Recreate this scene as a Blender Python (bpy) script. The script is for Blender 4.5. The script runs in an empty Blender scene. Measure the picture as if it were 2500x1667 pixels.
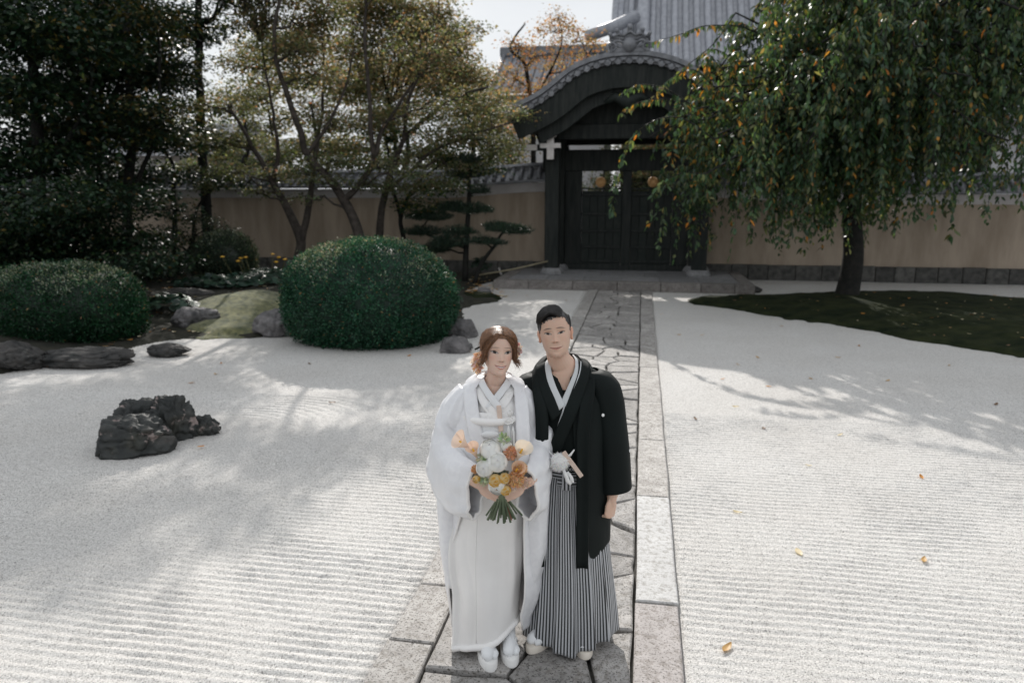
import bpy, bmesh, math, random
import numpy as np
from mathutils import Vector, Matrix, noise as mnoise

random.seed(7)
rng = np.random.default_rng(11)
scene = bpy.context.scene
COL = scene.collection
PI = math.pi
R = math.radians

# ------------------------------------------------------------------ camera
CAM_H = 2.25
PITCH, YAW = R(11.32), R(9.856)
LENS = 26.0
cam_data = bpy.data.cameras.new('camera')
cam_data.lens = LENS
cam_data.sensor_width = 36.0
cam_data.clip_start = 0.05
cam_data.clip_end = 1500
cam_data.dof.use_dof = True
cam_data.dof.focus_distance = 3.75
cam_data.dof.aperture_fstop = 2.2
cam = bpy.data.objects.new('camera', cam_data)
cam.location = (0, 0, CAM_H)
cam.rotation_euler = (PI / 2 - PITCH, 0, YAW)
COL.objects.link(cam)
scene.camera = cam

# ------------------------------------------------------------------ world and sun
SUN_EL, SUN_AZ = R(31.5), R(-15.0)          # azimuth from +Y towards +X
world = bpy.data.worlds.new('World')
scene.world = world
world.use_nodes = True
wn, wl = world.node_tree.nodes, world.node_tree.links
sky = wn.new('ShaderNodeTexSky')
sky.sky_type = 'NISHITA'
sky.sun_disc = False
sky.sun_elevation = SUN_EL
sky.sun_rotation = SUN_AZ
sky.air_density = 1.2
sky.dust_density = 1.0
tc = wn.new('ShaderNodeTexCoord')
mp = wn.new('ShaderNodeMapping')
mp.inputs['Scale'].default_value = (1.0, 1.0, 2.6)
wl.new(tc.outputs['Generated'], mp.inputs[0])
cn = wn.new('ShaderNodeTexNoise')
cn.inputs['Scale'].default_value = 2.6
cn.inputs['Detail'].default_value = 7
cn.inputs['Roughness'].default_value = 0.58
wl.new(mp.outputs[0], cn.inputs['Vector'])
cr = wn.new('ShaderNodeValToRGB')
cr.color_ramp.elements[0].position = 0.36
cr.color_ramp.elements[0].color = (0.90, 0.90, 0.90, 1)
cr.color_ramp.elements[1].position = 0.62
cr.color_ramp.elements[1].color = (0.99, 0.99, 0.99, 1)
wl.new(cn.outputs['Fac'], cr.inputs['Fac'])
mx = wn.new('ShaderNodeMixRGB')
mx.inputs['Color2'].default_value = (6.8, 7.05, 7.35, 1)     # thin bright cloud
wl.new(cr.outputs['Color'], mx.inputs['Fac'])
wl.new(sky.outputs['Color'], mx.inputs['Color1'])
wl.new(mx.outputs['Color'], wn['Background'].inputs['Color'])
wn['Background'].inputs['Strength'].default_value = 0.10

sun_data = bpy.data.lights.new('sun', 'SUN')
sun_data.energy = 3.7
sun_data.angle = R(0.55)
sun_data.color = (1.0, 0.955, 0.90)
sun = bpy.data.objects.new('sun', sun_data)
sv = Vector((math.sin(SUN_AZ) * math.cos(SUN_EL), math.cos(SUN_AZ) * math.cos(SUN_EL), math.sin(SUN_EL)))
sun.rotation_euler = (-sv).to_track_quat('-Z', 'Y').to_euler()
sun.location = sv * 60
COL.objects.link(sun)

scene.view_settings.view_transform = 'Standard'
scene.view_settings.look = 'None'
scene.view_settings.gamma = 1.0
scene.view_settings.use_curve_mapping = False
scene.view_settings.exposure = 0.27
scene.render.engine = 'CYCLES'
scene.cycles.max_bounces = 7
scene.cycles.diffuse_bounces = 4
scene.cycles.transparent_max_bounces = 8
scene.cycles.use_denoising = True

# ------------------------------------------------------------------ pixel helpers (a picture point -> a place at a real distance)
_F = LENS / 36 * 2500
_fw = np.array([-math.sin(YAW) * math.cos(PITCH), math.cos(YAW) * math.cos(PITCH), -math.sin(PITCH)])
_rt = np.array([math.cos(YAW), math.sin(YAW), 0.0])
_up = np.cross(_rt, _fw)
_C = np.array([0, 0, CAM_H])
S = 2500 / 2352.0

def _ray(px, py):
    return _fw * _F + _rt * (px * S - 1250) + _up * (833.5 - py * S)

def G(px, py, z=0.0):
    r = _ray(px, py)
    return _C + r * ((z - CAM_H) / r[2])

def A(px, py, Y):
    r = _ray(px, py)
    return _C + r * (Y / r[1])

# ------------------------------------------------------------------ noise
def _hash(ix, iy, iz, seed):
    h = (ix * 374761393 + iy * 668265263 + iz * 2147483647 + seed * 974711) & 0xFFFFFFFF
    h = ((h ^ (h >> 13)) * 1274126177) & 0xFFFFFFFF
    h = ((h ^ (h >> 16)) * 2246822519) & 0xFFFFFFFF
    return ((h ^ (h >> 15)) & 0xFFFFFF) / float(0xFFFFFF)

def vnoise(p, seed=0):
    p = np.asarray(p, float)
    i = np.floor(p).astype(np.int64)
    f = p - i
    u = f * f * (3 - 2 * f)
    r = 0
    for dx in (0, 1):
        for dy in (0, 1):
            for dz in (0, 1):
                w = (u[:, 0] if dx else 1 - u[:, 0]) * (u[:, 1] if dy else 1 - u[:, 1]) * (u[:, 2] if dz else 1 - u[:, 2])
                r = r + w * _hash(i[:, 0] + dx, i[:, 1] + dy, i[:, 2] + dz, seed)
    return r

def fbm(p, seed=0, octv=4, gain=0.5):
    a, s, t = 1.0, 0.0, 0.0
    p = np.asarray(p, float).copy()
    for k in range(octv):
        s = s + a * vnoise(p, seed + k * 17)
        t += a
        a *= gain
        p = p * 2.03 + 3.1
    return s / t

def sstep(x, a, b):
    t = np.clip((x - a) / (b - a), 0, 1)
    return t * t * (3 - 2 * t)

# ------------------------------------------------------------------ objects
def tag(o, label=None, cat=None, group=None, kind=None):
    if label: o['label'] = label
    if cat: o['category'] = cat
    if group: o['group'] = group
    if kind: o['kind'] = kind
    return o

def empty(name, loc=(0, 0, 0), rz=0.0):
    o = bpy.data.objects.new(name, None)
    o.location = loc
    o.rotation_euler = (0, 0, rz)
    o.empty_display_size = 0.2
    COL.objects.link(o)
    return o

def link(name, me, parent=None):
    o = bpy.data.objects.new(name, me)
    COL.objects.link(o)
    if parent is not None:
        o.parent = parent
    return o

def np_mesh(name, V, faces, smooth=False, col=None):
    """V (n,3); faces: list of (m,k) index arrays"""
    me = bpy.data.meshes.new(name)
    V = np.asarray(V, np.float32)
    me.vertices.add(len(V))
    me.vertices.foreach_set('co', V.ravel())
    idx = np.concatenate([f.ravel() for f in faces]).astype(np.int32)
    tot = np.concatenate([np.full(len(f), f.shape[1], np.int32) for f in faces])
    start = np.concatenate([[0], np.cumsum(tot)[:-1]]).astype(np.int32)
    me.loops.add(len(idx))
    me.loops.foreach_set('vertex_index', idx)
    me.polygons.add(len(tot))
    me.polygons.foreach_set('loop_start', start)
    if smooth:
        me.polygons.foreach_set('use_smooth', np.ones(len(tot), bool))
    me.update(calc_edges=True)
    if col is not None:
        c = np.ones((len(V), 4), np.float32)
        c[:, :3] = col
        a = me.color_attributes.new('col', 'FLOAT_COLOR', 'POINT')
        a.data.foreach_set('color', c.ravel())
    return me

def np_obj(name, V, faces, mat, parent=None, smooth=False, col=None):
    me = np_mesh(name, V, faces, smooth, col)
    if mat: me.materials.append(mat)
    return link(name, me, parent)

class MB:
    def __init__(s):
        s.v, s.f = [], []
    def add(s, vs, fs):
        n = len(s.v)
        s.v += [tuple(map(float, p)) for p in vs]
        s.f += [tuple(i + n for i in f) for f in fs]
        return s
    def box(s, x0, x1, y0, y1, z0, z1, b=0.0, M=None):
        if b <= 0:
            vs = [(x, y, z) for x in (x0, x1) for y in (y0, y1) for z in (z0, z1)]
            fs = [(0, 1, 3, 2), (4, 6, 7, 5), (0, 4, 5, 1), (2, 3, 7, 6), (0, 2, 6, 4), (1, 5, 7, 3)]
        else:
            bm = bmesh.new()
            bmesh.ops.create_cube(bm, size=1)
            for v in bm.verts:
                v.co = Vector(((x0 + x1) / 2 + v.co.x * (x1 - x0), (y0 + y1) / 2 + v.co.y * (y1 - y0), (z0 + z1) / 2 + v.co.z * (z1 - z0)))
            bmesh.ops.bevel(bm, geom=bm.edges[:] + bm.verts[:], offset=b, segments=1, affect='EDGES')
            bm.verts.index_update()
            vs = [v.co[:] for v in bm.verts]
            fs = [[v.index for v in f.verts] for f in bm.faces]
            bm.free()
        if M is not None:
            vs = [(M @ Vector(p))[:] for p in vs]
        return s.add(vs, fs)
    def tube(s, pts, rad, n=8, caps=True, flat=1.0):
        pts = [np.array(p, float) for p in pts]
        if not hasattr(rad, '__len__'):
            rad = [rad] * len(pts)
        ref = None
        vs, fs = [], []
        for i, p in enumerate(pts):
            t = pts[min(i + 1, len(pts) - 1)] - pts[max(i - 1, 0)]
            t = t / (np.linalg.norm(t) + 1e-9)
            if ref is None:
                ref = np.array([1.0, 0, 0]) if abs(t[0]) < 0.8 else np.array([0, 1.0, 0])
            u = ref - t * (ref @ t)
            u /= np.linalg.norm(u) + 1e-9
            ref = u
            w = np.cross(t, u)
            for k in range(n):
                a = 2 * PI * k / n
                vs.append(p + rad[i] * (math.cos(a) * u + math.sin(a) * w * flat))
        m = len(pts)
        for i in range(m - 1):
            for k in range(n):
                fs.append((i * n + k, i * n + (k + 1) % n, (i + 1) * n + (k + 1) % n, (i + 1) * n + k))
        if caps:
            fs.append(tuple(range(n - 1, -1, -1)))
            fs.append(tuple((m - 1) * n + k for k in range(n)))
        return s.add(vs, fs)
    def lathe(s, prof, n=16, c=(0, 0, 0), M=None):
        vs, fs = [], []
        for r, z in prof:
            for k in range(n):
                a = 2 * PI * k / n
                vs.append((c[0] + r * math.cos(a), c[1] + r * math.sin(a), c[2] + z))
        for i in range(len(prof) - 1):
            for k in range(n):
                fs.append((i * n + k, i * n + (k + 1) % n, (i + 1) * n + (k + 1) % n, (i + 1) * n + k))
        fs.append(tuple(range(n - 1, -1, -1)))
        fs.append(tuple((len(prof) - 1) * n + k for k in range(n)))
        if M is not None:
            vs = [(M @ Vector(p))[:] for p in vs]
        return s.add(vs, fs)
    def prism(s, poly, z0, z1, b=0.012, tilt=(0, 0)):
        """upright prism over an xy polygon with a chamfered top"""
        n = len(poly)
        c = np.mean(np.array(poly), 0)
        q = []
        for i in range(n):
            p0, p1, p2 = (np.array(poly[(i + k) % n]) for k in (-1, 0, 1))
            e1 = (p1 - p0) / (np.linalg.norm(p1 - p0) + 1e-9)
            e2 = (p2 - p1) / (np.linalg.norm(p2 - p1) + 1e-9)
            nn = np.array([-(e1[1] + e2[1]), e1[0] + e2[0]])
            nn /= np.linalg.norm(nn) + 1e-9
            q.append(p1 + nn * b)
        tz = lambda p: tilt[0] * (p[0] - c[0]) + tilt[1] * (p[1] - c[1])
        vs = [(p[0], p[1], z0) for p in poly] + [(p[0], p[1], z1 - b * 0.7 + tz(p)) for p in poly] + [(p[0], p[1], z1 + tz(p)) for p in q]
        fs = []
        for i in range(n):
            j = (i + 1) % n
            fs += [(i, j, n + j, n + i), (n + i, n + j, 2 * n + j, 2 * n + i)]
        fs.append(tuple(range(2 * n, 3 * n)))
        return s.add(vs, fs)
    def mesh(s, name, smooth=False):
        me = bpy.data.meshes.new(name)
        me.from_pydata(s.v, [], s.f)
        if smooth:
            me.polygons.foreach_set('use_smooth', [True] * len(me.polygons))
        me.update()
        return me
    def build(s, name, mat, parent=None, smooth=False):
        me = s.mesh(name, smooth)
        if mat: me.materials.append(mat)
        return link(name, me, parent)

def copy_tree(o, parent=None):
    c = o.copy()
    COL.objects.link(c)
    c.parent = parent
    for ch in list(o.children):
        copy_tree(ch, c)
    return c

def spline(pts, n):
    """Catmull-Rom through pts (arrays), n samples"""
    P = np.array(pts, float)
    P = np.vstack([2 * P[0] - P[1], P, 2 * P[-1] - P[-2]])
    t = np.linspace(0, len(P) - 3 - 1e-6, n)
    i = np.floor(t).astype(int)
    f = (t - i)[:, None]
    a, b, c, d = P[i], P[i + 1], P[i + 2], P[i + 3]
    return 0.5 * (2 * b + (c - a) * f + (2 * a - 5 * b + 4 * c - d) * f ** 2 + (3 * b - a - 3 * c + d) * f ** 3)

# ------------------------------------------------------------------ materials
def nodes_of(name):
    m = bpy.data.materials.new(name)
    m.use_nodes = True
    nt = m.node_tree
    return m, nt.nodes, nt.links, nt.nodes['Principled BSDF']

def N(n, kind, **kw):
    x = n.new(kind)
    for k, v in kw.items():
        if k in x.inputs:
            x.inputs[k].default_value = v
        else:
            setattr(x, k.lower(), v)
    return x

def ramp(n, stops):
    r = n.new('ShaderNodeValToRGB')
    e = r.color_ramp.elements
    while len(e) < len(stops):
        e.new(0.5)
    for k, (p, c) in enumerate(stops):
        e[k].position = p
        e[k].color = (*c, 1) if len(c) == 3 else c
    return r

def mat(name, c1, c2=None, rough=0.7, scale=6.0, detail=6, bump=0.0, bscale=40.0, spec=0.4, lo=0.35, hi=0.65, rand=0.0, bdist=0.01, sheen=0.0, stretch=None):
    """two-tone noise material in object space, optional bump and per-object value change"""
    m, n, l, b = nodes_of(name)
    c2 = c2 or c1
    t = n.new('ShaderNodeTexCoord')
    nz = N(n, 'ShaderNodeTexNoise', Scale=scale, Detail=detail, Roughness=0.6)
    if stretch:
        sm = n.new('ShaderNodeMapping'); sm.inputs['Scale'].default_value = stretch
        l.new(t.outputs['Object'], sm.inputs[0]); l.new(sm.outputs[0], nz.inputs['Vector'])
    else:
        l.new(t.outputs['Object'], nz.inputs['Vector'])
    r = ramp(n, [(lo, c1), (hi, c2)])
    l.new(nz.outputs['Fac'], r.inputs['Fac'])
    out = r.outputs['Color']
    if rand:
        oi = n.new('ShaderNodeObjectInfo')
        mr = n.new('ShaderNodeMapRange')
        mr.inputs['To Min'].default_value = 1 - rand
        mr.inputs['To Max'].default_value = 1 + rand
        l.new(oi.outputs['Random'], mr.inputs['Value'])
        hs = n.new('ShaderNodeHueSaturation')
        l.new(mr.outputs[0], hs.inputs['Value'])
        l.new(out, hs.inputs['Color'])
        out = hs.outputs['Color']
        # shift the pattern from piece to piece
        va = n.new('ShaderNodeVectorMath')
        va.operation = 'MULTIPLY_ADD'
        va.inputs[1].default_value = (37, 53, 71)
        cx = n.new('ShaderNodeCombineXYZ')
        for k in range(3):
            l.new(oi.outputs['Random'], cx.inputs[k])
        l.new(cx.outputs[0], va.inputs[0])
        l.new(t.outputs['Object'], va.inputs[2])
        l.new(va.outputs[0], nz.inputs['Vector'])
    l.new(out, b.inputs['Base Color'])
    b.inputs['Roughness'].default_value = rough
    b.inputs['Specular IOR Level'].default_value = spec
    if sheen:
        b.inputs['Sheen Weight'].default_value = sheen
    if bump:
        bn = N(n, 'ShaderNodeTexNoise', Scale=bscale, Detail=5, Roughness=0.65)
        l.new(t.outputs['Object'], bn.inputs['Vector'])
        bp = n.new('ShaderNodeBump')
        bp.inputs['Strength'].default_value = bump
        bp.inputs['Distance'].default_value = bdist
        l.new(bn.outputs['Fac'], bp.inputs['Height'])
        l.new(bp.outputs['Normal'], b.inputs['Normal'])
    return m

def leaf_mat(name, rough=0.42, trans=0.35, spec=0.5, gain=1.0, tcol=(1.25, 1.15, 0.55)):
    m, n, l, b = nodes_of(name)
    at = n.new('ShaderNodeAttribute')
    at.attribute_name = 'col'
    l.new(at.outputs['Color'], b.inputs['Base Color'])
    b.inputs['Roughness'].default_value = rough
    b.inputs['Specular IOR Level'].default_value = spec
    tr = n.new('ShaderNodeBsdfTranslucent')
    mu = n.new('ShaderNodeMixRGB')
    mu.blend_type = 'MULTIPLY'
    mu.inputs[0].default_value = 1
    mu.inputs[2].default_value = (*tcol, 1)
    l.new(at.outputs['Color'], mu.inputs[1])
    l.new(mu.outputs[0], tr.inputs['Color'])
    ms = n.new('ShaderNodeMixShader')
    ms.inputs[0].default_value = trans
    l.new(b.outputs[0], ms.inputs[1])
    l.new(tr.outputs[0], ms.inputs[2])
    l.new(ms.outputs[0], n['Material Output'].inputs['Surface'])
    return m

def gravel_mat():
    m, n, l, b = nodes_of('white gravel')
    t = n.new('ShaderNodeTexCoord')
    vo = N(n, 'ShaderNodeTexVoronoi', Scale=170.0)
    l.new(t.outputs['Object'], vo.inputs['Vector'])
    bw = n.new('ShaderNodeRGBToBW')
    l.new(vo.outputs['Color'], bw.inputs[0])
    r = ramp(n, [(0.02, (0.18, 0.176, 0.167)), (0.30, (0.545, 0.53, 0.508)), (0.8, (0.74, 0.725, 0.70))])
    l.new(bw.outputs[0], r.inputs['Fac'])
    nz = N(n, 'ShaderNodeTexNoise', Scale=0.9, Detail=4)
    l.new(t.outputs['Object'], nz.inputs['Vector'])
    r2 = ramp(n, [(0.3, (0.92, 0.91, 0.90)), (0.7, (1, 1, 1))])
    l.new(nz.outputs['Fac'], r2.inputs['Fac'])
    mu = n.new('ShaderNodeMixRGB')
    mu.blend_type = 'MULTIPLY'
    mu.inputs[0].default_value = 1
    l.new(r.outputs[0], mu.inputs[1])
    l.new(r2.outputs[0], mu.inputs[2])
    l.new(mu.outputs[0], b.inputs['Base Color'])
    b.inputs['Roughness'].default_value = 0.9
    b.inputs['Specular IOR Level'].default_value = 0.2
    v2 = N(n, 'ShaderNodeTexVoronoi', Scale=170.0)
    l.new(t.outputs['Object'], v2.inputs['Vector'])
    nb = N(n, 'ShaderNodeTexNoise', Scale=75.0, Detail=3)
    l.new(t.outputs['Object'], nb.inputs['Vector'])
    ad = n.new('ShaderNodeMath')
    ad.operation = 'MULTIPLY_ADD'
    ad.inputs[1].default_value = -0.6
    l.new(v2.outputs['Distance'], ad.inputs[0])
    l.new(nb.outputs['Fac'], ad.inputs[2])
    bp = n.new('ShaderNodeBump')
    bp.inputs['Strength'].default_value = 0.75
    bp.inputs['Distance'].default_value = 0.008
    l.new(ad.outputs[0], bp.inputs['Height'])
    l.new(bp.outputs['Normal'], b.inputs['Normal'])
    return m

def granite(name, c1, c2, dark=(0.10, 0.095, 0.09), rand=0.15):
    m, n, l, b = nodes_of(name)
    t = n.new('ShaderNodeTexCoord')
    oi = n.new('ShaderNodeObjectInfo')
    va = n.new('ShaderNodeVectorMath')
    va.operation = 'MULTIPLY_ADD'
    va.inputs[1].default_value = (31, 47, 13)
    cx = n.new('ShaderNodeCombineXYZ')
    for k in range(3):
        l.new(oi.outputs['Random'], cx.inputs[k])
    l.new(cx.outputs[0], va.inputs[0])
    l.new(t.outputs['Object'], va.inputs[2])
    n1 = N(n, 'ShaderNodeTexNoise', Scale=7.0, Detail=6, Roughness=0.65)
    n2 = N(n, 'ShaderNodeTexNoise', Scale=85.0, Detail=3, Roughness=0.7)
    n3 = N(n, 'ShaderNodeTexNoise', Scale=26.0, Detail=4, Roughness=0.7)
    for q in (n1, n2, n3):
        l.new(va.outputs[0], q.inputs['Vector'])
    r1 = ramp(n, [(0.35, c1), (0.65, c2)])
    l.new(n1.outputs['Fac'], r1.inputs['Fac'])
    r2 = ramp(n, [(0.36, (0, 0, 0)), (0.47, (1, 1, 1))])
    l.new(n2.outputs['Fac'], r2.inputs['Fac'])
    mxr = n.new('ShaderNodeMixRGB')
    mxr.inputs[1].default_value = (*dark, 1)
    l.new(r2.outputs[0], mxr.inputs[0])
    l.new(r1.outputs[0], mxr.inputs[2])
    r3 = ramp(n, [(0.38, (0.62, 0.60, 0.57)), (0.52, (1, 1, 1))])
    l.new(n3.outputs['Fac'], r3.inputs['Fac'])
    mu = n.new('ShaderNodeMixRGB')
    mu.blend_type = 'MULTIPLY'
    mu.inputs[0].default_value = 0.9
    l.new(mxr.outputs[0], mu.inputs[1])
    l.new(r3.outputs[0], mu.inputs[2])
    hs = n.new('ShaderNodeHueSaturation')
    mr = n.new('ShaderNodeMapRange')
    mr.inputs['To Min'].default_value = 1 - rand
    mr.inputs['To Max'].default_value = 1 + rand
    l.new(oi.outputs['Random'], mr.inputs['Value'])
    l.new(mr.outputs[0], hs.inputs['Value'])
    l.new(mu.outputs[0], hs.inputs['Color'])
    l.new(hs.outputs[0], b.inputs['Base Color'])
    b.inputs['Roughness'].default_value = 0.8
    bp = n.new('ShaderNodeBump')
    bp.inputs['Strength'].default_value = 0.5
    bp.inputs['Distance'].default_value = 0.01
    l.new(n3.outputs['Fac'], bp.inputs['Height'])
    l.new(bp.outputs['Normal'], b.inputs['Normal'])
    return m

M = {}
M['gravel'] = gravel_mat()
M['earth'] = mat('earth', (0.012, 0.014, 0.009), (0.034, 0.032, 0.022), 0.95, 4, bump=0.6, bscale=30, bdist=0.03)
M['joint'] = mat('joint soil', (0.035, 0.033, 0.028), (0.09, 0.085, 0.075), 0.95, 9, bump=0.5)
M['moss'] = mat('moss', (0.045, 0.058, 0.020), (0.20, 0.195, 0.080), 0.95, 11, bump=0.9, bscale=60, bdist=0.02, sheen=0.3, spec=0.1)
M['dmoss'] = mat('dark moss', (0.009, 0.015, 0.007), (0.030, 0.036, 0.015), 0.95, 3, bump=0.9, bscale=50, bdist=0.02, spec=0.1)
M['granite'] = granite('path granite', (0.34, 0.32, 0.30), (0.50, 0.48, 0.455))
M['granite_w'] = granite('pale granite', (0.50, 0.495, 0.485), (0.58, 0.575, 0.565), (0.40, 0.39, 0.38), 0.03)
M['granite_p'] = granite('pinkish granite', (0.38, 0.35, 0.335), (0.48, 0.445, 0.43), (0.18, 0.165, 0.155), 0.05)
M['flag'] = granite('flagstone', (0.25, 0.24, 0.23), (0.42, 0.40, 0.38), (0.09, 0.085, 0.08), 0.22)
M['plat'] = granite('platform stone', (0.20, 0.20, 0.205), (0.30, 0.30, 0.305), (0.12, 0.12, 0.12), 0.12)
M['kerb'] = granite('platform kerb', (0.17, 0.155, 0.145), (0.27, 0.25, 0.235), (0.08, 0.075, 0.07), 0.12)
M['darkwood'] = mat('weathered black timber', (0.004, 0.008, 0.007), (0.026, 0.029, 0.026), 0.7, 14, bump=0.35, bscale=25, stretch=(1.0, 1.0, 0.12))
M['darkwood2'] = mat('door timber', (0.007, 0.012, 0.010), (0.016, 0.020, 0.017), 0.7, 5, rand=0.3, bump=0.3)
M['whitepaint'] = mat('white painted timber ends', (0.62, 0.58, 0.56), (0.72, 0.69, 0.67), 0.8, 9)
M['crest'] = mat('carved crest', (0.50, 0.27, 0.10), (0.62, 0.38, 0.17), 0.6, 12)
M['tile'] = mat('roof tile', (0.13, 0.135, 0.15), (0.26, 0.265, 0.285), 0.40, 5, bump=0.15, bscale=30, rand=0.18, spec=0.5)
M['tile_pale'] = mat('pale roof tile', (0.22, 0.23, 0.26), (0.34, 0.35, 0.38), 0.30, 5, rand=0.10, spec=0.6)
M['plaster_w'] = mat('white plaster band', (0.50, 0.47, 0.46), (0.60, 0.57, 0.56), 0.9, 2, bump=0.1)
M['ochre'] = mat('ochre earth wall', (0.29, 0.23, 0.172), (0.46, 0.375, 0.295), 0.95, 2.4, bump=0.25, bscale=30, lo=0.30, hi=0.62, detail=9, stretch=(1.0, 1.0, 0.22))
M['basestone'] = mat('wall base stone', (0.06, 0.06, 0.056), (0.14, 0.135, 0.125), 0.9, 7, bump=0.5, bscale=25, rand=0.3)
M['bark'] = mat('maple bark', (0.030, 0.025, 0.021), (0.080, 0.066, 0.056), 0.9, 9, bump=0.6, bscale=22, bdist=0.02)
M['darkbark'] = mat('dark bark', (0.007, 0.008, 0.007), (0.022, 0.020, 0.017), 0.9, 9, bump=0.6, bscale=18, bdist=0.02)
M['rock'] = mat('garden rock', (0.045, 0.045, 0.047), (0.19, 0.18, 0.18), 0.7, 4, detail=9, bump=0.8, bscale=14, bdist=0.03, rand=0.25)
M['darkrock'] = mat('dark boulder', (0.018, 0.02, 0.02), (0.075, 0.07, 0.066), 0.75, 4, detail=9, bump=0.8, bscale=14, bdist=0.03, rand=0.2)
M['leaf'] = leaf_mat('maple leaves', 0.6, 0.52, 0.2, tcol=(1.45, 1.3, 0.8))
M['dleaf'] = leaf_mat('evergreen leaves', 0.42, 0.25, 0.35)
M['gleaf'] = leaf_mat('glossy clipped leaves', 0.50, 0.28, 0.50, tcol=(2.2, 1.6, 1.2))
M['cleaf'] = leaf_mat('cherry leaves', 0.38, 0.46, 0.5, tcol=(1.7, 1.5, 0.7))
M['needle'] = leaf_mat('pine needles', 0.45, 0.10)
M['fleaf'] = leaf_mat('fallen leaf', 0.5, 0.25)
M['bamboo'] = mat('old bamboo', (0.22, 0.19, 0.12), (0.32, 0.28, 0.19), 0.6, 8)
M['whitewall'] = mat('white storehouse wall', (0.55, 0.54, 0.55), (0.66, 0.65, 0.66), 0.9, 1.5)

M['stalk'] = mat('plant stalk', (0.10, 0.10, 0.04), (0.16, 0.14, 0.06))
M['yflower'] = mat('yellow flower', (0.70, 0.36, 0.03), (0.80, 0.48, 0.06))

# ------------------------------------------------------------------ foliage
def unit(v):
    return v / (np.linalg.norm(v, axis=-1, keepdims=True) + 1e-9)

def leaf_mesh(P, D, Nn, L, W, col, shape='kite', fold=0.18):
    n = len(P)
    D = unit(D)
    Sd = unit(np.cross(D, Nn))
    Nn = np.cross(Sd, D)
    L = np.asarray(L)[:, None] * np.ones((n, 1))
    W = np.asarray(W)[:, None] * np.ones((n, 1))
    if shape == 'kite':
        V = np.stack([P, P + D * L * 0.45 + Sd * W * 0.5 + Nn * W * fold, P + D * L, P + D * L * 0.45 - Sd * W * 0.5 + Nn * W * fold], 1)
        k = 4
        base = np.arange(n)[:, None] * k
        F = [base + np.array([[0, 1, 2, 3]])]
    else:
        V = np.stack([P, P + D * L * 0.3 + Sd * W * 0.46 + Nn * W * fold, P + D * L * 0.65 + Sd * W * 0.40 + Nn * W * fold * 0.5,
                      P + D * L - Nn * W * 0.25, P + D * L * 0.65 - Sd * W * 0.40 + Nn * W * fold * 0.5, P + D * L * 0.3 - Sd * W * 0.46 + Nn * W * fold], 1)
        k = 6
        base = np.arange(n)[:, None] * k
        F = [base + np.array([[0, 1, 5]]), base + np.array([[1, 2, 4, 5]]), base + np.array([[2, 3, 4]])]
    C = np.repeat(col, k, axis=0)
    return V.reshape(-1, 3), F, C

def palette(n, cols, probs, jit=0.22):
    cols = np.array(cols)
    i = rng.choice(len(cols), n, p=np.array(probs) / np.sum(probs))
    c = cols[i] * (1 + jit * rng.standard_normal((n, 1))) * (1 + 0.08 * rng.standard_normal((n, 3)))
    return np.clip(c, 0.004, 0.9)

def rand_dir(n):
    return unit(rng.standard_normal((n, 3)))

def pad_leaves(pads, per_m3, size, wid, flat=0.5, clump=14, spread=0.16):
    """leaves gathered in flat sprays inside ellipsoid pads: list of (centre, radii).  returns P, D, N"""
    Ps, Ds, Ns, tw = [], [], [], []
    for c, r in pads:
        c, r = np.array(c), np.array(r)
        vol = 4.19 * r[0] * r[1] * r[2]
        m = max(6, int(vol * per_m3 / clump))
        q = rand_dir(m) * (rng.random((m, 1)) ** 0.45)
        cc = c + q * r * (1 + 0.25 * (fbm(q * 2.2 + c, 5, 2)[:, None] - 0.5) * 2)
        tw.append((c, cc))
        k = clump
        off = rng.standard_normal((m, k, 3)) * np.array([spread, spread, spread * 0.28])
        Pp = cc[:, None, :] + off
        out = unit(off * np.array([1, 1, 0.3]) + unit(cc - c)[:, None, :] * 0.05)
        Dd = unit(out + rng.standard_normal((m, k, 3)) * 0.4 + np.array([0, 0, -0.25]))
        Nv = unit(np.array([0, 0, 1.0]) * (1 + flat) + rng.standard_normal((m, k, 3)) * 0.55)
        Ps.append(Pp.reshape(-1, 3)); Ds.append(Dd.reshape(-1, 3)); Ns.append(Nv.reshape(-1, 3))
    return np.vstack(Ps), np.vstack(Ds), np.vstack(Ns), tw

def tubes_mesh(segs, n=5):
    mb = MB()
    for pts, rad in segs:
        mb.tube(pts, rad, n, caps=False)
    return mb

def wander(p0, p1, k=7, amp=0.12, seed=0):
    p0, p1 = np.array(p0, float), np.array(p1, float)
    d = np.linalg.norm(p1 - p0)
    t = np.linspace(0, 1, k)[:, None]
    w = rng.standard_normal((k, 3)) * amp * d / 3 * np.sin(t * PI)
    return p0 + (p1 - p0) * t + w + np.array([0, 0, 1]) * np.sin(t * PI) * d * 0.06
# ================================================================== the ground
PX0, PX1 = -1.20, 0.27            # the stone path
BW = 0.235                        # width of its border slabs
PLY0, PLY1 = 17.35, 21.6          # gate platform
ROCK_C = np.array([-4.28, 5.95])

def sheet(name, x0, x1, y0, y1, z, m, kind='structure'):
    o = MB().add([(x0, y0, z), (x1, y0, z), (x1, y1, z), (x0, y1, z)], [(0, 1, 2, 3)]).build(name, m)
    return tag(o, kind=kind)

g = sheet('ground', -300, 300, -60, 500, -0.12, M['earth'])
tag(g, 'bare brown earth stretching away under and beyond the garden', 'ground')

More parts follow.
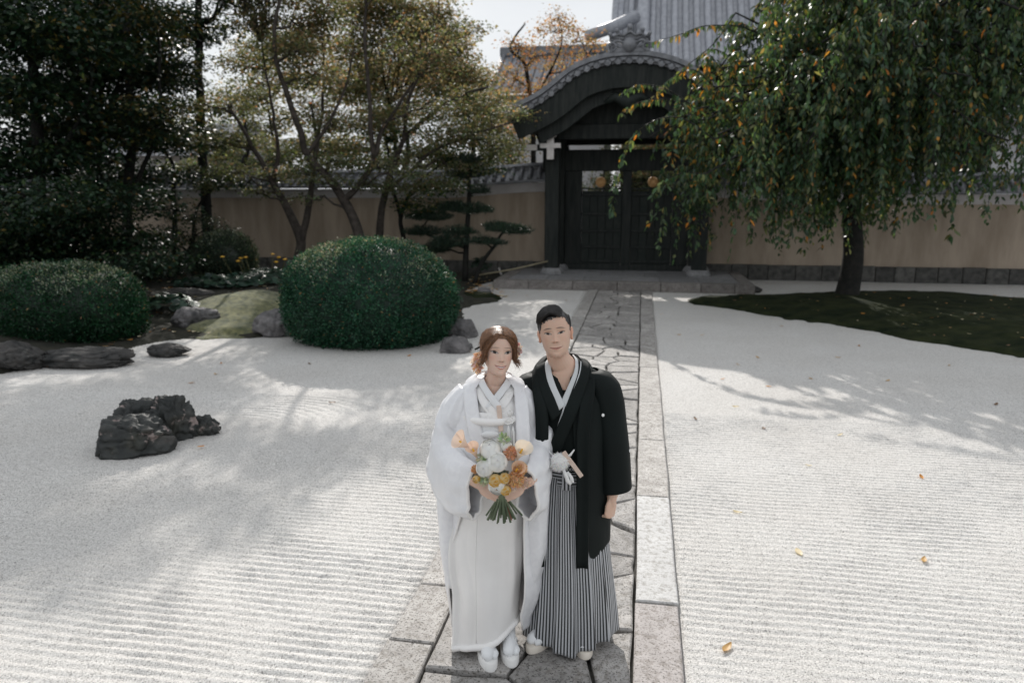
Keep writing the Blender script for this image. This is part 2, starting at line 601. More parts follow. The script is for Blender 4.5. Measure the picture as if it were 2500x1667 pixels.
def rake_height(x, y):
    p = np.stack([x * 0.9, y * 0.9, np.zeros_like(x)], 1)
    w = fbm(p, 3, 3) - 0.5
    p2 = np.stack([x * 7, y * 22, np.zeros_like(x)], 1)
    w2 = fbm(p2, 9, 2) - 0.5
    # straight furrows across the garden
    ph = (y + 0.10 * w + 0.012 * w2) / 0.064
    straight = np.cos(2 * PI * ph)
    # rings round the rock group
    ca, sa = math.cos(R(38)), math.sin(R(38))
    dx, dy = x - ROCK_C[0], y - ROCK_C[1]
    u, v = dx * ca + dy * sa, -dx * sa + dy * ca
    d = np.sqrt((u / 1.45) ** 2 + (v / 1.0) ** 2)
    rings = np.cos(2 * PI * (d + 0.012 * w2) / 0.072)
    k = sstep(d, 1.35, 1.6)
    calm = sstep(d, 0.62, 0.74)
    a = np.where(k > 0.5, straight, rings * calm)
    prof = np.sign(a) * np.abs(a) ** 0.8
    amp = 0.45 + 0.75 * sstep(fbm(p * 1.7, 21, 3), 0.32, 0.68)
    amp = amp * np.where(x > 0.2, 0.75, 1.0)
    amp = np.where(k > 0.5, amp, np.maximum(amp, 1.35))
    grain = fbm(np.stack([x * 45, y * 45, np.zeros_like(x)], 1), 31, 2) - 0.5
    fade = 1 - 0.55 * sstep(y, 7.0, 11.0)
    return (0.0050 * prof * amp * (0.6 + 0.8 * (w2 + 0.5)) * fade + 0.009 * grain * np.where(y < 9, 1, 0.4))

xs = np.concatenate([np.linspace(-16, -6.6, 40), np.arange(-6.5, -1.25, 0.036), [-1.21, -1.18, -0.5, 0.25], np.arange(0.275, 4.4, 0.036), np.linspace(4.5, 14, 40)])
ys = np.concatenate([np.linspace(0.5, 2.3, 8), np.arange(2.35, 7.6, 0.0105), np.arange(7.6, 10.5, 0.03), np.arange(10.5, 22.6, 0.12)])
XX, YY = np.meshgrid(xs, ys)
gx, gy = XX.ravel(), YY.ravel()
gz = rake_height(gx, gy)
onpath = (gx > PX0 + 0.01) & (gx < PX1 - 0.01) & (gy < PLY0 + 0.5)
gz = np.where(onpath, -0.05, gz)
nx, ny = len(xs), len(ys)
ii = (np.arange(ny - 1)[:, None] * nx + np.arange(nx - 1)[None, :]).ravel()
gv = np_obj('gravel', np.stack([gx, gy, gz], 1), [np.stack([ii, ii + 1, ii + nx + 1, ii + nx], 1)], M['gravel'], smooth=True)
tag(gv, 'pale raked gravel covering the dry garden', 'gravel', kind='structure')

# ------------------------------------------------------------------ path
path = empty('stone_path')
tag(path, 'long flagstone path with granite border slabs leading to the gate', 'path', kind='structure')
MB().add([(PX0 + 0.02, 1.2, -0.012), (PX1 - 0.02, 1.2, -0.012), (PX1 - 0.02, PLY0, -0.012), (PX0 + 0.02, PLY0, -0.012)], [(0, 1, 2, 3)]).build('joint_bed', M['joint'], path)

def slab(name, poly, z0, z1, m, parent, b=0.01, tilt=(0, 0)):
    c = np.mean(np.array(poly), 0)
    mb = MB().prism([(p[0] - c[0], p[1] - c[1]) for p in poly], z0, z1, b, tilt)
    o = mb.build(name, m, parent)
    o.location = (c[0], c[1], 0)
    return o

def border(x0, x1, ys_, mats, zs):
    for k in range(len(ys_) - 1):
        a, b = ys_[k] + 0.004, ys_[k + 1] - 0.004
        n = 4
        j = lambda s: s * random.uniform(-1, 1)
        left = [(x0 + j(0.006), a + (b - a) * t) for t in np.linspace(1, 0, n)]
        right = [(x1 + j(0.006), a + (b - a) * t + j(0.004)) for t in np.linspace(0, 1, n)]
        slab('border_slab', left + right, -0.05, zs + random.uniform(-0.006, 0.008), mats[k % len(mats)] if isinstance(mats, list) else mats, path, 0.009, (j(0.01), j(0.004)))

right_y = sorted([1.3] + [float(G(1490, y)[1]) for y in (1395, 1150, 1018, 930, 850)] + [12.0, 12.9, 13.9, 14.8, 15.7, 16.5, 17.32])
border(PX1 - BW, PX1, right_y, [M['granite_p'], M['granite_w'], M['granite'], M['granite'], M['granite'], M['granite']] + [M['flag']] * 8, 0.034)
left_y = sorted([1.3, float(G(960, 1485)[1]), float(G(1000, 1355)[1]), 4.75, 5.7, 6.5, 7.6, 8.5, 9.4, 10.5, 11.5, 12.3, 13.4, 14.2, 15.2, 16.3, 17.32])
border(PX0, PX0 + BW, left_y, M['granite'], 0.030)

def clip_half(poly, p, nrm):
    out = []
    for i in range(len(poly)):
        a, b = poly[i], poly[(i + 1) % len(poly)]
        da, db = (a - p) @ nrm, (b - p) @ nrm
        if da <= 0: out.append(a)
        if (da < 0 < db) or (db < 0 < da):
            out.append(a + (b - a) * (da / (da - db)))
    return out

fx0, fx1 = PX0 + BW + 0.012, PX1 - BW - 0.012
seeds = []
y = 1.7
row = 0
while y < PLY0:
    h = random.uniform(0.34, 0.5) if y < 6.5 else random.uniform(0.24, 0.36)
    k = random.choice([2, 2, 3]) if y < 6.5 else random.choice([2, 3, 3])
    o = random.uniform(-0.12, 0.12)
    for i in range(k):
        seeds.append(np.array([fx0 + (fx1 - fx0) * (i + 0.5) / k + o + random.uniform(-0.08, 0.08), y + random.uniform(-0.09, 0.09)]))
    y += h
for s0 in seeds:
    poly = [np.array(p) for p in ((fx0, s0[1] - 0.8), (fx1, s0[1] - 0.8), (fx1, s0[1] + 0.8), (fx0, s0[1] + 0.8))]
    poly = clip_half(clip_half(poly, np.array([0, PLY0 - 0.03]), np.array([0, 1.0])), np.array([0, 1.4]), np.array([0, -1.0]))
    for s1 in seeds:
        if s1 is s0 or abs(s1[1] - s0[1]) > 1.3: continue
        dv = s1 - s0
        dl = np.linalg.norm(dv)
        if len(poly) < 3: break
        poly = clip_half(poly, s0 + dv * 0.5 - dv / dl * random.uniform(0.005, 0.012), dv / dl)
    # drop slivers
    q = []
    for p in poly:
        if not q or np.linalg.norm(p - q[-1]) > 0.03: q.append(p)
    if len(q) > 2 and np.linalg.norm(q[0] - q[-1]) < 0.03: q.pop()
    if len(q) < 3: continue
    # roughen the outline
    rr = []
    for i in range(len(q)):
        a, b = q[i], q[(i + 1) % len(q)]
        rr.append(a)
        if np.linalg.norm(b - a) > 0.16:
            nn = np.array([-(b - a)[1], (b - a)[0]]) / np.linalg.norm(b - a)
            rr.append((a + b) / 2 + nn * random.uniform(0.0, 0.012))
    slab('flagstone', rr, -0.05, 0.022 + random.uniform(-0.007, 0.007), M['flag'], path, 0.012, (random.uniform(-0.012, 0.012), random.uniform(-0.012, 0.012)))

# ------------------------------------------------------------------ planting bed, moss
def poly_sd(px, py, poly):
    P = np.stack([px, py], 1)
    d = np.full(len(P), 1e9)
    inside = np.zeros(len(P), bool)
    n = len(poly)
    for i in range(n):
        a, b = np.array(poly[i]), np.array(poly[(i + 1) % n])
        e = b - a
        t = np.clip(((P - a) @ e) / (e @ e), 0, 1)
        d = np.minimum(d, np.linalg.norm(P - (a + t[:, None] * e), axis=1))
        c = ((a[1] > P[:, 1]) != (b[1] > P[:, 1])) & (P[:, 0] < (b[0] - a[0]) * (P[:, 1] - a[1]) / (b[1] - a[1] + 1e-12) + a[0])
        inside ^= c
    return np.where(inside, d, -d)

def height_patch(name, poly, zf, m, step=0.08, keep=-0.06):
    poly = np.array(poly)
    x0, y0 = poly.min(0) - 0.15
    x1, y1 = poly.max(0) + 0.15
    xs_, ys_ = np.arange(x0, x1, step), np.arange(y0, y1, step)
    X, Y = np.meshgrid(xs_, ys_)
    X, Y = X.ravel(), Y.ravel()
    d = poly_sd(X, Y, poly)
    wob = (fbm(np.stack([X * 3.1, Y * 3.1, X * 0], 1), 4, 3) - 0.5) * 0.30
    Z = zf(X, Y, d + wob)
    nx_, ny_ = len(xs_), len(ys_)
    i_ = (np.arange(ny_ - 1)[:, None] * nx_ + np.arange(nx_ - 1)[None, :]).ravel()
    F = np.stack([i_, i_ + 1, i_ + nx_ + 1, i_ + nx_], 1)
    ok = (Z[F] > keep).any(1)
    return np_obj(name, np.stack([X, Y, Z], 1), [F[ok]], m, smooth=True)

def bed_z(X, Y, d):
    n3 = np.stack([X, Y, X * 0], 1)
    z = np.where(d > 0, 0.07 * sstep(d, 0, 0.25) + 0.22 * sstep(d, 0.2, 3.0) + 0.05 * (fbm(n3 * 2.5, 8, 3) - 0.5) * sstep(d, 0, .4), -0.10 * sstep(-d, 0, 0.12) - 0.005)
    return z

bed_px = [(-420, 930), (-150, 880), (0, 858), (60, 852), (120, 846), (200, 842), (300, 804), (360, 786), (420, 778), (480, 780), (560, 777), (620, 775), (680, 772), (740, 772), (860, 772), (980, 772), (1050, 770), (1080, 742), (1060, 722), (1085, 702), (1150, 692), (1152, 681), (1080, 668), (1105, 655), (1160, 641), (1195, 628)]
bed_poly = [tuple(G(*p)[:2]) for p in bed_px] + [(-3.4, 20.45), (-24, 20.45), (-24, 8)]
bed = height_patch('planting_bed', bed_poly, bed_z, M['earth'], 0.09)
tag(bed, 'shaded bed of dark soil between the gravel and the left wall', 'ground', kind='structure')

def bedh(x, y):
    d = poly_sd(np.array([x]), np.array([y]), np.array(bed_poly))
    return float(bed_z(np.array([x]), np.array([y]), d)[0])

isl_px = [(1572, 690), (1620, 681), (1700, 680), (1800, 678), (1900, 672), (2050, 670), (2200, 676), (2352, 690), (2700, 720), (2900, 900), (2500, 850), (2352, 824), (2250, 806), (2100, 782), (1950, 752), (1800, 733), (1680, 712), (1600, 700)]
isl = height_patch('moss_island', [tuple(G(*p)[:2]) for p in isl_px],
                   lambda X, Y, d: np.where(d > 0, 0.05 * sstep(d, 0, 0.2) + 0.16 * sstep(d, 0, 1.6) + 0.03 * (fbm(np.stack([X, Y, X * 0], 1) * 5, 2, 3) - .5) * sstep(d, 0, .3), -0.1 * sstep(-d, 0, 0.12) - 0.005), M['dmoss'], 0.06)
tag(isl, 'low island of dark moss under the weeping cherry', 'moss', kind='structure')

mm = [tuple(G(*p)[:2]) for p in ((415, 770), (470, 779), (545, 776), (600, 772), (655, 765), (700, 740), (700, 690), (640, 668), (560, 672), (480, 690), (425, 730))]
mc = np.mean(np.array(mm), 0)
def mound_z(X, Y, d):
    t = np.sqrt(((X - mc[0]) / 1.6) ** 2 + ((Y - mc[1]) / 2.0) ** 2)
    return np.where(d > 0, 0.10 * sstep(d, 0, 0.25) + 0.32 * (1 - sstep(t, 0.05, 1.05)) + 0.11 * (fbm(np.stack([X, Y, X * 0], 1) * 1.7, 5, 3) - 0.5) * sstep(d, 0, .4), -0.1 * sstep(-d, 0, 0.15))
mound = height_patch('moss_mound', mm, mound_z, M['moss'], 0.05)
mound.location.z = 0.02
tag(mound, 'rounded mound of yellow-green moss left of the big clipped shrub', 'moss', kind='structure')
tongue = [tuple(G(*p)[:2]) for p in ((1045, 690), (1090, 697), (1150, 691), (1158, 685), (1140, 679), (1085, 672), (1050, 676))]
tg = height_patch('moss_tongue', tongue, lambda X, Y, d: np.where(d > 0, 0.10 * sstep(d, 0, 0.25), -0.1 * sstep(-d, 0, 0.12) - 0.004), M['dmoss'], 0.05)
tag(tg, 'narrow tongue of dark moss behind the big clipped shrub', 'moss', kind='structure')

# ------------------------------------------------------------------ gate platform
GX = -0.42                         # gate axis
platform = empty('gate_platform', (GX, PLY0, 0))
tag(platform, 'low stone platform with kerb under the gate', 'platform', kind='structure')
px0, px1 = -3.05, 3.0
MB().box(px0 + 0.05, px1 - 0.05, 0.3, PLY1 - PLY0, -0.05, 0.195).build('core', M['joint'], platform)
kx = [px0, -2.2, -1.15, -0.1, 0.9, 1.8, 2.55, px1]
for a, b in zip(kx[:-1], kx[1:]):
    o = MB().box(a + 0.004, b - 0.004, 0, 0.32, -0.05, 0.215 + random.uniform(-.004, .004), 0.012).build('kerb_stone', M['kerb'], platform)
for yy in np.arange(0.33, 4.0, 0.62):
    for s in (-1, 1):
        x = px0 if s < 0 else px1 - 0.3
        MB().box(x, x + 0.3, yy, yy + 0.612, -0.05, 0.213 + random.uniform(-.004, .004), 0.012).build('kerb_stone', M['kerb'], platform)
for iy, (ya, yb) in enumerate(((0.33, 1.25), (1.258, 2.3), (2.308, 3.3), (3.308, 4.2))):
    ex = np.linspace(px0 + 0.305, px1 - 0.305, 7 if iy % 2 == 0 else 6)
    for a, b in zip(ex[:-1], ex[1:]):
        MB().box(a + 0.004, b - 0.004, ya, yb, 0.0, 0.21 + random.uniform(-.004, .004), 0.008).build('paving_slab', M['plat'], platform)

# ------------------------------------------------------------------ the gate
gate = empty('temple_gate', (GX, 19.2, 0.21))
tag(gate, 'black timber temple gate with curved gable roof of grey tiles', 'gate')
def gpart(name, m, mb, parent=None, smooth=False):
    return mb.build(name, m, parent or gate, smooth)
# local: x from the axis, y from the front posts (Y=19.2), z from the platform top (0.21)
pz = 0.21
PXL = 1.86
for s in (-1, 1):
    for (py_, w, top) in ((0.0, 0.18, 3.35), (1.1, 0.21, 3.7), (2.2, 0.18, 3.35)):
        x = s * PXL
        o = gpart('post', M['darkwood'], MB().box(x - w, x + w, py_ - w, py_ + w, 0.14, top, 0.02))
        gpart('plinth', M['plat'], MB().lathe([(w * 1.75, 0.0), (w * 1.7, 0.06), (w * 1.4, 0.14), (w * 1.3, 0.15)], 10, (x, py_, 0)), o)
# sill, lintels
gpart('threshold', M['darkwood'], MB().box(-1.65, 1.65, 1.0, 1.2, 0.0, 0.16, 0.01))
gpart('lintel', M['darkwood'], MB().box(-2.25, 2.25, 0.98, 1.24, 2.62, 3.17, 0.015))
gpart('front_beam', M['darkwood'], MB().box(-2.2, 2.2, -0.13, 0.13, 3.36, 3.72, 0.015))
gpart('rear_beam', M['darkwood'], MB().box(-2.2, 2.2, 2.07, 2.33, 3.36, 3.72, 0.015))
gpart('middle_mullion', M['darkwood'], MB().box(-0.12, 0.12, 1.0, 1.2, 0.16, 2.62, 0.01))
for s in (-1, 1):
    gpart('side_beam', M['darkwood'], MB().box(s * PXL - 0.12, s * PXL + 0.12, 0.15, 2.05, 3.36, 3.62, 0.012))
    gpart('side_frame', M['darkwood'], MB().box(s * 1.42 - 0.22, s * 1.42 + 0.22, 1.02, 1.18, 0.16, 2.62, 0.01))
# door leaves with boards and rails
for s in (-1, 1):
    door = gpart('door', M['darkwood2'], MB().box(min(s * 0.13, s * 1.19), max(s * 0.13, s * 1.19), 1.075, 1.11, 0.12, 2.10))
    n = 5
    for k in range(n):
        a = 0.13 + k * 1.06 / n
        xa, xb = sorted((s * (a + 0.006), s * (a + 1.06 / n - 0.006)))
        gpart('board', M['darkwood2'], MB().box(xa, xb, 1.045, 1.074, 0.13, 2.09, 0.006), door)
    for z in (0.24, 0.62, 1.05, 1.5, 2.0):
        xa, xb = sorted((s * 0.125, s * 1.195))
        gpart('rail', M['darkwood'], MB().box(xa, xb, 1.01, 1.044, z - 0.035, z + 0.035, 0.008), door)
    # transom window: frame bars and the round crest
    for z in (2.16,):
        xa, xb = sorted((s * 0.12, s * 1.2))
        gpart('transom_rail', M['darkwood'], MB().box(xa, xb, 1.06, 1.12, z - 0.016, z + 0.016))
    xa, xb = sorted((s * 0.60, s * 0.64))
    gpart('transom_bar', M['darkwood'], MB().box(xa, xb, 1.07, 1.11, 2.10, 2.62))
    cxx = float(A(1380 if s < 0 else 1500, 419, 20.2)[0]) - GX
    cr_ = MB()
    RX = Matrix.Translation((cxx, 1.0, 2.33)) @ Matrix.Rotation(PI / 2, 4, 'X')
    cr_.lathe([(0.135, -0.02), (0.14, 0.0), (0.13, 0.03), (0.05, 0.045), (0.03, 0.05)], 32, M=RX)
    crest = gpart('crest', M['crest'], cr_)
    for k in range(16):
        a = 2 * PI * k / 16
        pt = MB().tube([(cxx + 0.045 * math.cos(a), 0.955, 2.33 + 0.045 * math.sin(a)), (cxx + 0.095 * math.cos(a), 0.955, 2.33 + 0.095 * math.sin(a)), (cxx + 0.132 * math.cos(a), 0.968, 2.33 + 0.132 * math.sin(a))], [0.006, 0.017, 0.015], 6)
        gpart('petal', M['crest'], pt, crest, True)
# brackets with white painted ends
def bracket(x, y_, z, dx, dy, w, h):
    """timber arm from (x,y,z) reaching dx or dy with a painted end"""
    e = 0.012
    if dx:
        a, b = sorted((x, x + dx))
        o = gpart('bracket_arm', M['darkwood'], MB().box(a, b, y_ - w, y_ + w, z - h, z + h, 0.008))
        t = x + dx
        gpart('painted_end', M['whitepaint'], MB().box(min(t, t + e * np.sign(dx)) + (0.001 if dx > 0 else -0.001), max(t, t + e * np.sign(dx)), y_ - w - .002, y_ + w + .002, z - h - .002, z + h + .002), o)
        gpart('painted_end', M['whitepaint'], MB().box(*(sorted((t, t - 0.26 * np.sign(dx)))), y_ - w - 0.008, y_ - w - 0.002, z - h * 0.9, z + h * 0.9), o)
    else:
        a, b = sorted((y_, y_ + dy))
        o = gpart('bracket_arm', M['darkwood'], MB().box(x - w, x + w, a, b, z - h, z + h, 0.008))
        t = y_ + dy
        gpart('painted_end', M['whitepaint'], MB().box(x - w - .002, x + w + .002, t - e, t - 0.001, z - h - .002, z + h + .002), o)
for s in (-1, 1):
    x = s * PXL
    bracket(x - s * 0.0, 0.0, 3.20, 0, -0.56, 0.085, 0.34)
    bracket(x + s * 0.08, -0.42, 3.15, s * 0.52, 0, 0.07, 0.075)
    o = gpart('bracket_arm', M['darkwood'], MB().box(x - 0.27, x + 0.27, -0.57, -0.44, 3.12, 3.25, 0.008))
    gpart('painted_end', M['whitepaint'], MB().box(x - 0.255, x + 0.255, -0.592, -0.582, 3.13, 3.24), o)
    o = gpart('bearing_block', M['darkwood'], MB().box(x - 0.15, x + 0.15, -0.555, -0.1, 3.38, 3.50, 0.02))
    gpart('painted_end', M['whitepaint'], MB().box(x - 0.14, x + 0.14, -0.582, -0.572, 3.385, 3.49), o)
# curved roof profile (from the gable seen at Y = 18.2)
prof_px = [(1449, 121), (1400, 125), (1354, 137), (1317, 153), (1293, 170), (1270, 190), (1242, 212), (1214, 228), (1187, 241), (1158, 254)]
prof = [A(x, y_, 18.2) for x, y_ in prof_px]
ps = np.array([GX - p[0] for p in prof]); ps[0] = 0.0
pzv = np.array([p[2] for p in prof]) - pz
def prof_z(s):
    return np.interp(np.abs(s), ps, pzv)
HWID = float(ps[-1])
# arc-length samples of the profile
sx = np.linspace(-HWID, HWID, 241)
sz = prof_z(sx)
k = np.array([1, 4, 6, 4, 1]) / 16
for _ in range(8):
    sz[2:-2] = np.convolve(sz, k, 'valid')
al = np.concatenate([[0], np.cumsum(np.hypot(np.diff(sx), np.diff(sz)))])
def on_arc(t, off=0.0):
    x, z = np.interp(t, al, sx), np.interp(t, al, sz)
    e = 0.02
    tx = np.interp(t + e, al, sx) - np.interp(t - e, al, sx)
    tz = np.interp(t + e, al, sz) - np.interp(t - e, al, sz)
    ln = math.hypot(tx, tz) + 1e-9
    nxx, nzz = -tz / ln, tx / ln
    return x + nxx * off, z + nzz * off, nxx, nzz
RY0, RY1 = -1.0, 3.4              # front and rear gable planes, local y
def band(t0, t1, n, o0, o1, y0, y1):
    """curved bar following the roof line between offsets o0 (lower) and o1 (upper)"""
    vs, fs = [], []
    for i in range(n + 1):
        t = t0 + (t1 - t0) * i / n
        a, b = on_arc(t, o0), on_arc(t, o1)
        vs += [(a[0], y0, a[1]), (b[0], y0, b[1]), (b[0], y1, b[1]), (a[0], y1, a[1])]
    for i in range(n):
        q, r_ = i * 4, (i + 1) * 4
        for a, b in ((0, 1), (1, 2), (2, 3), (3, 0)):
            fs.append((q + a, q + b, r_ + b, r_ + a))
    fs += [(3, 2, 1, 0), tuple(n * 4 + i for i in range(4))]
    return MB().add(vs, fs)
LA = float(al[-1])
roof = gpart('roof', M['tile'], band(0.0, LA, 80, -0.20, -0.06, RY0 + 0.10, RY1 - 0.1), smooth=False)
gpart('verge_ridge', M['tile'], band(0.02, LA - 0.02, 80, -0.055, 0.05, RY0 - 0.02, RY0 + 0.22), roof)
gpart('verge_ridge', M['tile'], band(0.02, LA - 0.02, 80, -0.055, 0.05, RY1 - 0.22, RY1 + 0.02), roof)
gpart('verge_tile_course', M['tile'], band(0.02, LA - 0.02, 80, -0.15, -0.085, RY0 + 0.0, RY0 + 0.12), roof)
gpart('eave_board', M['darkwood'], band(0.0, LA, 80, -0.30, -0.205, RY0 + 0.14, RY1 - 0.14), roof)
# gable boards, two layers
gpart('gable_board', M['darkwood'], band(0.06, LA - 0.06, 80, -0.74, -0.235, RY0 + 0.10, RY0 + 0.19))
gpart('gable_board', M['darkwood'], band(0.5, LA - 0.5, 80, -1.02, -0.70, RY0 + 0.30, RY0 + 0.38))
gpart('gable_board', M['darkwood'], band(0.06, LA - 0.06, 60, -0.74, -0.235, RY1 - 0.19, RY1 - 0.10))
# tympanum
vs = [(x, -0.02, 3.62) for x in sx[::8]] + [(x, -0.02, z - 0.30) for x, z in zip(sx[::8], sz[::8])]
n = len(sx[::8])
keep = [i for i in range(n) if abs(sx[::8][i]) < 2.35]
i0, i1 = keep[0], keep[-1]
gpart('tympanum', M['darkwood'], MB().add(vs, [(i, i + 1, n + i + 1, n + i) for i in range(i0, i1)]))
# hanging carved board under the peak
gpart('carved_pendant', M['darkwood2'], MB().tube([(-0.55, RY0 + 0.27, 4.15), (-0.3, RY0 + 0.27, 4.28), (0, RY0 + 0.27, 4.12), (0.3, RY0 + 0.27, 4.28), (0.55, RY0 + 0.27, 4.15)], [0.05, 0.12, 0.18, 0.12, 0.05], 8), None, True)
# round tile ends along the verge, and rolls running down each slope
te = MB().lathe([(0.055, 0.0), (0.078, 0.0), (0.085, -0.01), (0.085, -0.24)], 14, M=Matrix.Rotation(PI / 2, 4, 'X'))
te.lathe([(0.04, 0.008), (0.05, 0.0), (0.05, -0.02)], 10, M=Matrix.Rotation(PI / 2, 4, 'X'))
te_me = te.mesh('tile_end'); te_me.materials.append(M['tile'])
nt = int(LA / 0.265)
for k in range(nt + 1):
    t = 0.10 + (LA - 0.2) * k / nt
    x, z, _, _ = on_arc(t, -0.155)
    o = link('tile_end', te_me, roof)
    o.location = (x, RY0 + 0.0, z)
    o = link('tile_end', te_me, roof)
    o.location = (x, RY1 + 0.02, z); o.rotation_euler = (0, 0, PI)
def arc_roll(t0, t1, y_, r_):
    return MB().tube([(*[on_arc(t, -0.05)[0]], y_, on_arc(t, -0.05)[1]) for t in np.linspace(t0, t1, 24)], r_, 8)
rm = []
for (a, b) in ((0.0, LA / 2 - 0.12), (LA / 2 + 0.12, LA)):
    m_ = arc_roll(a, b, 0.0, 0.075).mesh('tile_roll', True)
    m_.materials.append(M['tile']); rm.append(m_)
for yy in np.arange(RY0 + 0.42, RY1 - 0.3, 0.27):
    for m_ in rm:
        o = link('tile_roll', m_, roof); o.location = (0, yy, 0)
# main ridge and ornament
zt = float(sz.max())
gpart('ridge', M['tile'], MB().box(-0.16, 0.16, RY0 + 0.12, RY1 - 0.1, zt - 0.05, zt + 0.24, 0.02).box(-0.21, 0.21, RY0 + 0.10, RY1 - 0.1, zt + 0.243, zt + 0.30, 0.02), roof)
orn = gpart('ridge_ornament', M['tile'], MB().box(-0.46, 0.46, RY0 - 0.03, RY0 + 0.10, zt + 0.0, zt + 0.10, 0.015))
def wavy(w, z0, h, y0, y1, dip):
    vs, fs = [], []
    xs_ = np.linspace(-w, w, 17)
    for x in xs_:
        u = abs(x) / w
        zc = z0 + dip * (1 - u) ** 1.2 + 0.03 * math.cos(u * 3 * PI)
        vs += [(x, y0, zc), (x, y0, zc + h), (x, y1, zc + h), (x, y1, zc)]
    for i in range(16):
        for a, b in ((0, 1), (1, 2), (2, 3), (3, 0)):
            fs.append((i * 4 + a, i * 4 + b, i * 4 + 4 + b, i * 4 + 4 + a))
    fs += [(3, 2, 1, 0), (64, 65, 66, 67)]
    return MB().add(vs, fs)
for (w, z0, h, y0, dip) in ((0.46, 0.10, 0.09, -0.02, 0.0), (0.42, 0.20, 0.05, -0.05, 0.04), (0.43, 0.27, 0.05, -0.02, 0.06), (0.38, 0.33, 0.06, -0.05, 0.07)):
    gpart('moulding', M['tile'], wavy(w, zt + z0, h, RY0 + y0, RY0 + 0.1, dip), orn, True)
gpart('face_panel', M['tile'], MB().lathe([(0.18, -0.05), (0.17, 0.02), (0.10, 0.05), (0.04, 0.09)], 12, M=Matrix.Translation((0, RY0 - 0.02, zt + 0.17)) @ Matrix.Rotation(PI / 2, 4, 'X')), orn, True)
for x, z, r_ in ((0.0, 0.52, 0.065), (-0.27, 0.44, 0.055), (0.27, 0.44, 0.055), (-0.42, 0.36, 0.05), (0.42, 0.36, 0.05)):
    gpart('horn_tile', M['tile'], MB().tube([(x, RY0 + 0.12, zt + z - 0.10), (x, RY0 + 0.05, zt + z), (x * 1.08, RY0 - 0.06, zt + z + 0.05)], [r_, r_, r_ * 0.9], 10), orn, True)
for s in (-1, 1):
    gpart('curl', M['tile'], MB().tube([(s * (0.40 + 0.09 * math.cos(a)), RY0 - 0.03, zt + 0.13 + 0.09 * math.sin(a)) for a in np.linspace(-0.5, 4.5, 14)], np.linspace(0.035, 0.02, 14), 8), orn, True)

# ------------------------------------------------------------------ garden walls
WY = 20.55
def make_wall(name, label, xs0, xs1, zoff, gate_side):
    root = empty(name, ((xs0 + xs1) / 2, WY, 0))
    tag(root, label, 'wall')
    cx_ = (xs0 + xs1) / 2
    lift = lambda x: zoff + 0.17 * float(sstep(np.array([(x - gate_side) * (1 if gate_side > GX else -1)]), 3.2, 0.0)[0]) if True else 0
    n = max(8, int((xs1 - xs0) / 0.3))
    xx = np.linspace(xs0, xs1, n + 1)
    def loft(section, m, nm, parent=root, smooth=False):
        vs, fs = [], []
        K = len(section)
        for x in xx:
            dz = lift(x)
            for (yy, zz, follow) in section:
                vs.append((x - cx_, yy, zz + (dz if follow else 0)))
        for i in range(n):
            for a in range(K):
                b = (a + 1) % K
                fs.append((i * K + a, i * K + b, (i + 1) * K + b, (i + 1) * K + a))
        fs += [tuple(range(K - 1, -1, -1)), tuple(n * K + a for a in range(K))]
        return MB().add(vs, fs).build(nm, m, parent, smooth)
    loft([(-0.16, 0.40, 0), (0.16, 0.40, 0), (0.16, 2.10, 1), (-0.16, 2.10, 1)], M['ochre'], 'plaster')
    loft([(-0.185, 2.095, 1), (0.185, 2.095, 1), (0.26, 2.34, 1), (-0.26, 2.34, 1)], M['plaster_w'], 'white_band')
    rf = loft([(-0.48, 2.36, 1), (0.48, 2.36, 1), (0.48, 2.42, 1), (0.10, 2.70, 1), (-0.10, 2.70, 1), (-0.48, 2.42, 1)], M['tile'], 'roof')
    loft([(-0.11, 2.69, 1), (0.11, 2.69, 1), (0.11, 2.80, 1), (-0.11, 2.80, 1)], M['tile'], 'ridge', rf)
    loft([(-0.15, 2.803, 1), (0.15, 2.803, 1), (0.08, 2.87, 1), (-0.08, 2.87, 1)], M['tile'], 'ridge_cap', rf)
    # base stones
    x = xs0
    while x < xs1:
        w = min(random.uniform(0.35, 0.75), xs1 - x)
        if w < 0.12: break
        MB().box(x - cx_ + 0.006, x - cx_ + w - 0.006, -0.235 + random.uniform(-.012, .012), 0.22, -0.05, 0.405 + random.uniform(-.01, .012), 0.018).build('base_stone', M['basestone'], root)
        x += w
    # round tiles down the near slope
    roll = MB().tube([(0, -0.10, 2.735), (0, -0.30, 2.60), (0, -0.50, 2.455)], 0.058, 8).mesh('round_tile', True)
    roll.materials.append(M['tile'])
    for x in np.arange(xs0 + 0.12, xs1 - 0.05, 0.245):
        o = link('round_tile', roll, rf)
        o.location = (x - cx_, 0, lift(x))
    return root
make_wall('garden_wall', 'long ochre garden wall with white band and tile coping, left of the gate', -22.0, GX - 2.08, 0.03, GX - 2.08)
make_wall('garden_wall', 'ochre garden wall with white band and grey stone footing, right of the gate', GX + 2.08, 16.0, -0.12, GX + 2.08)

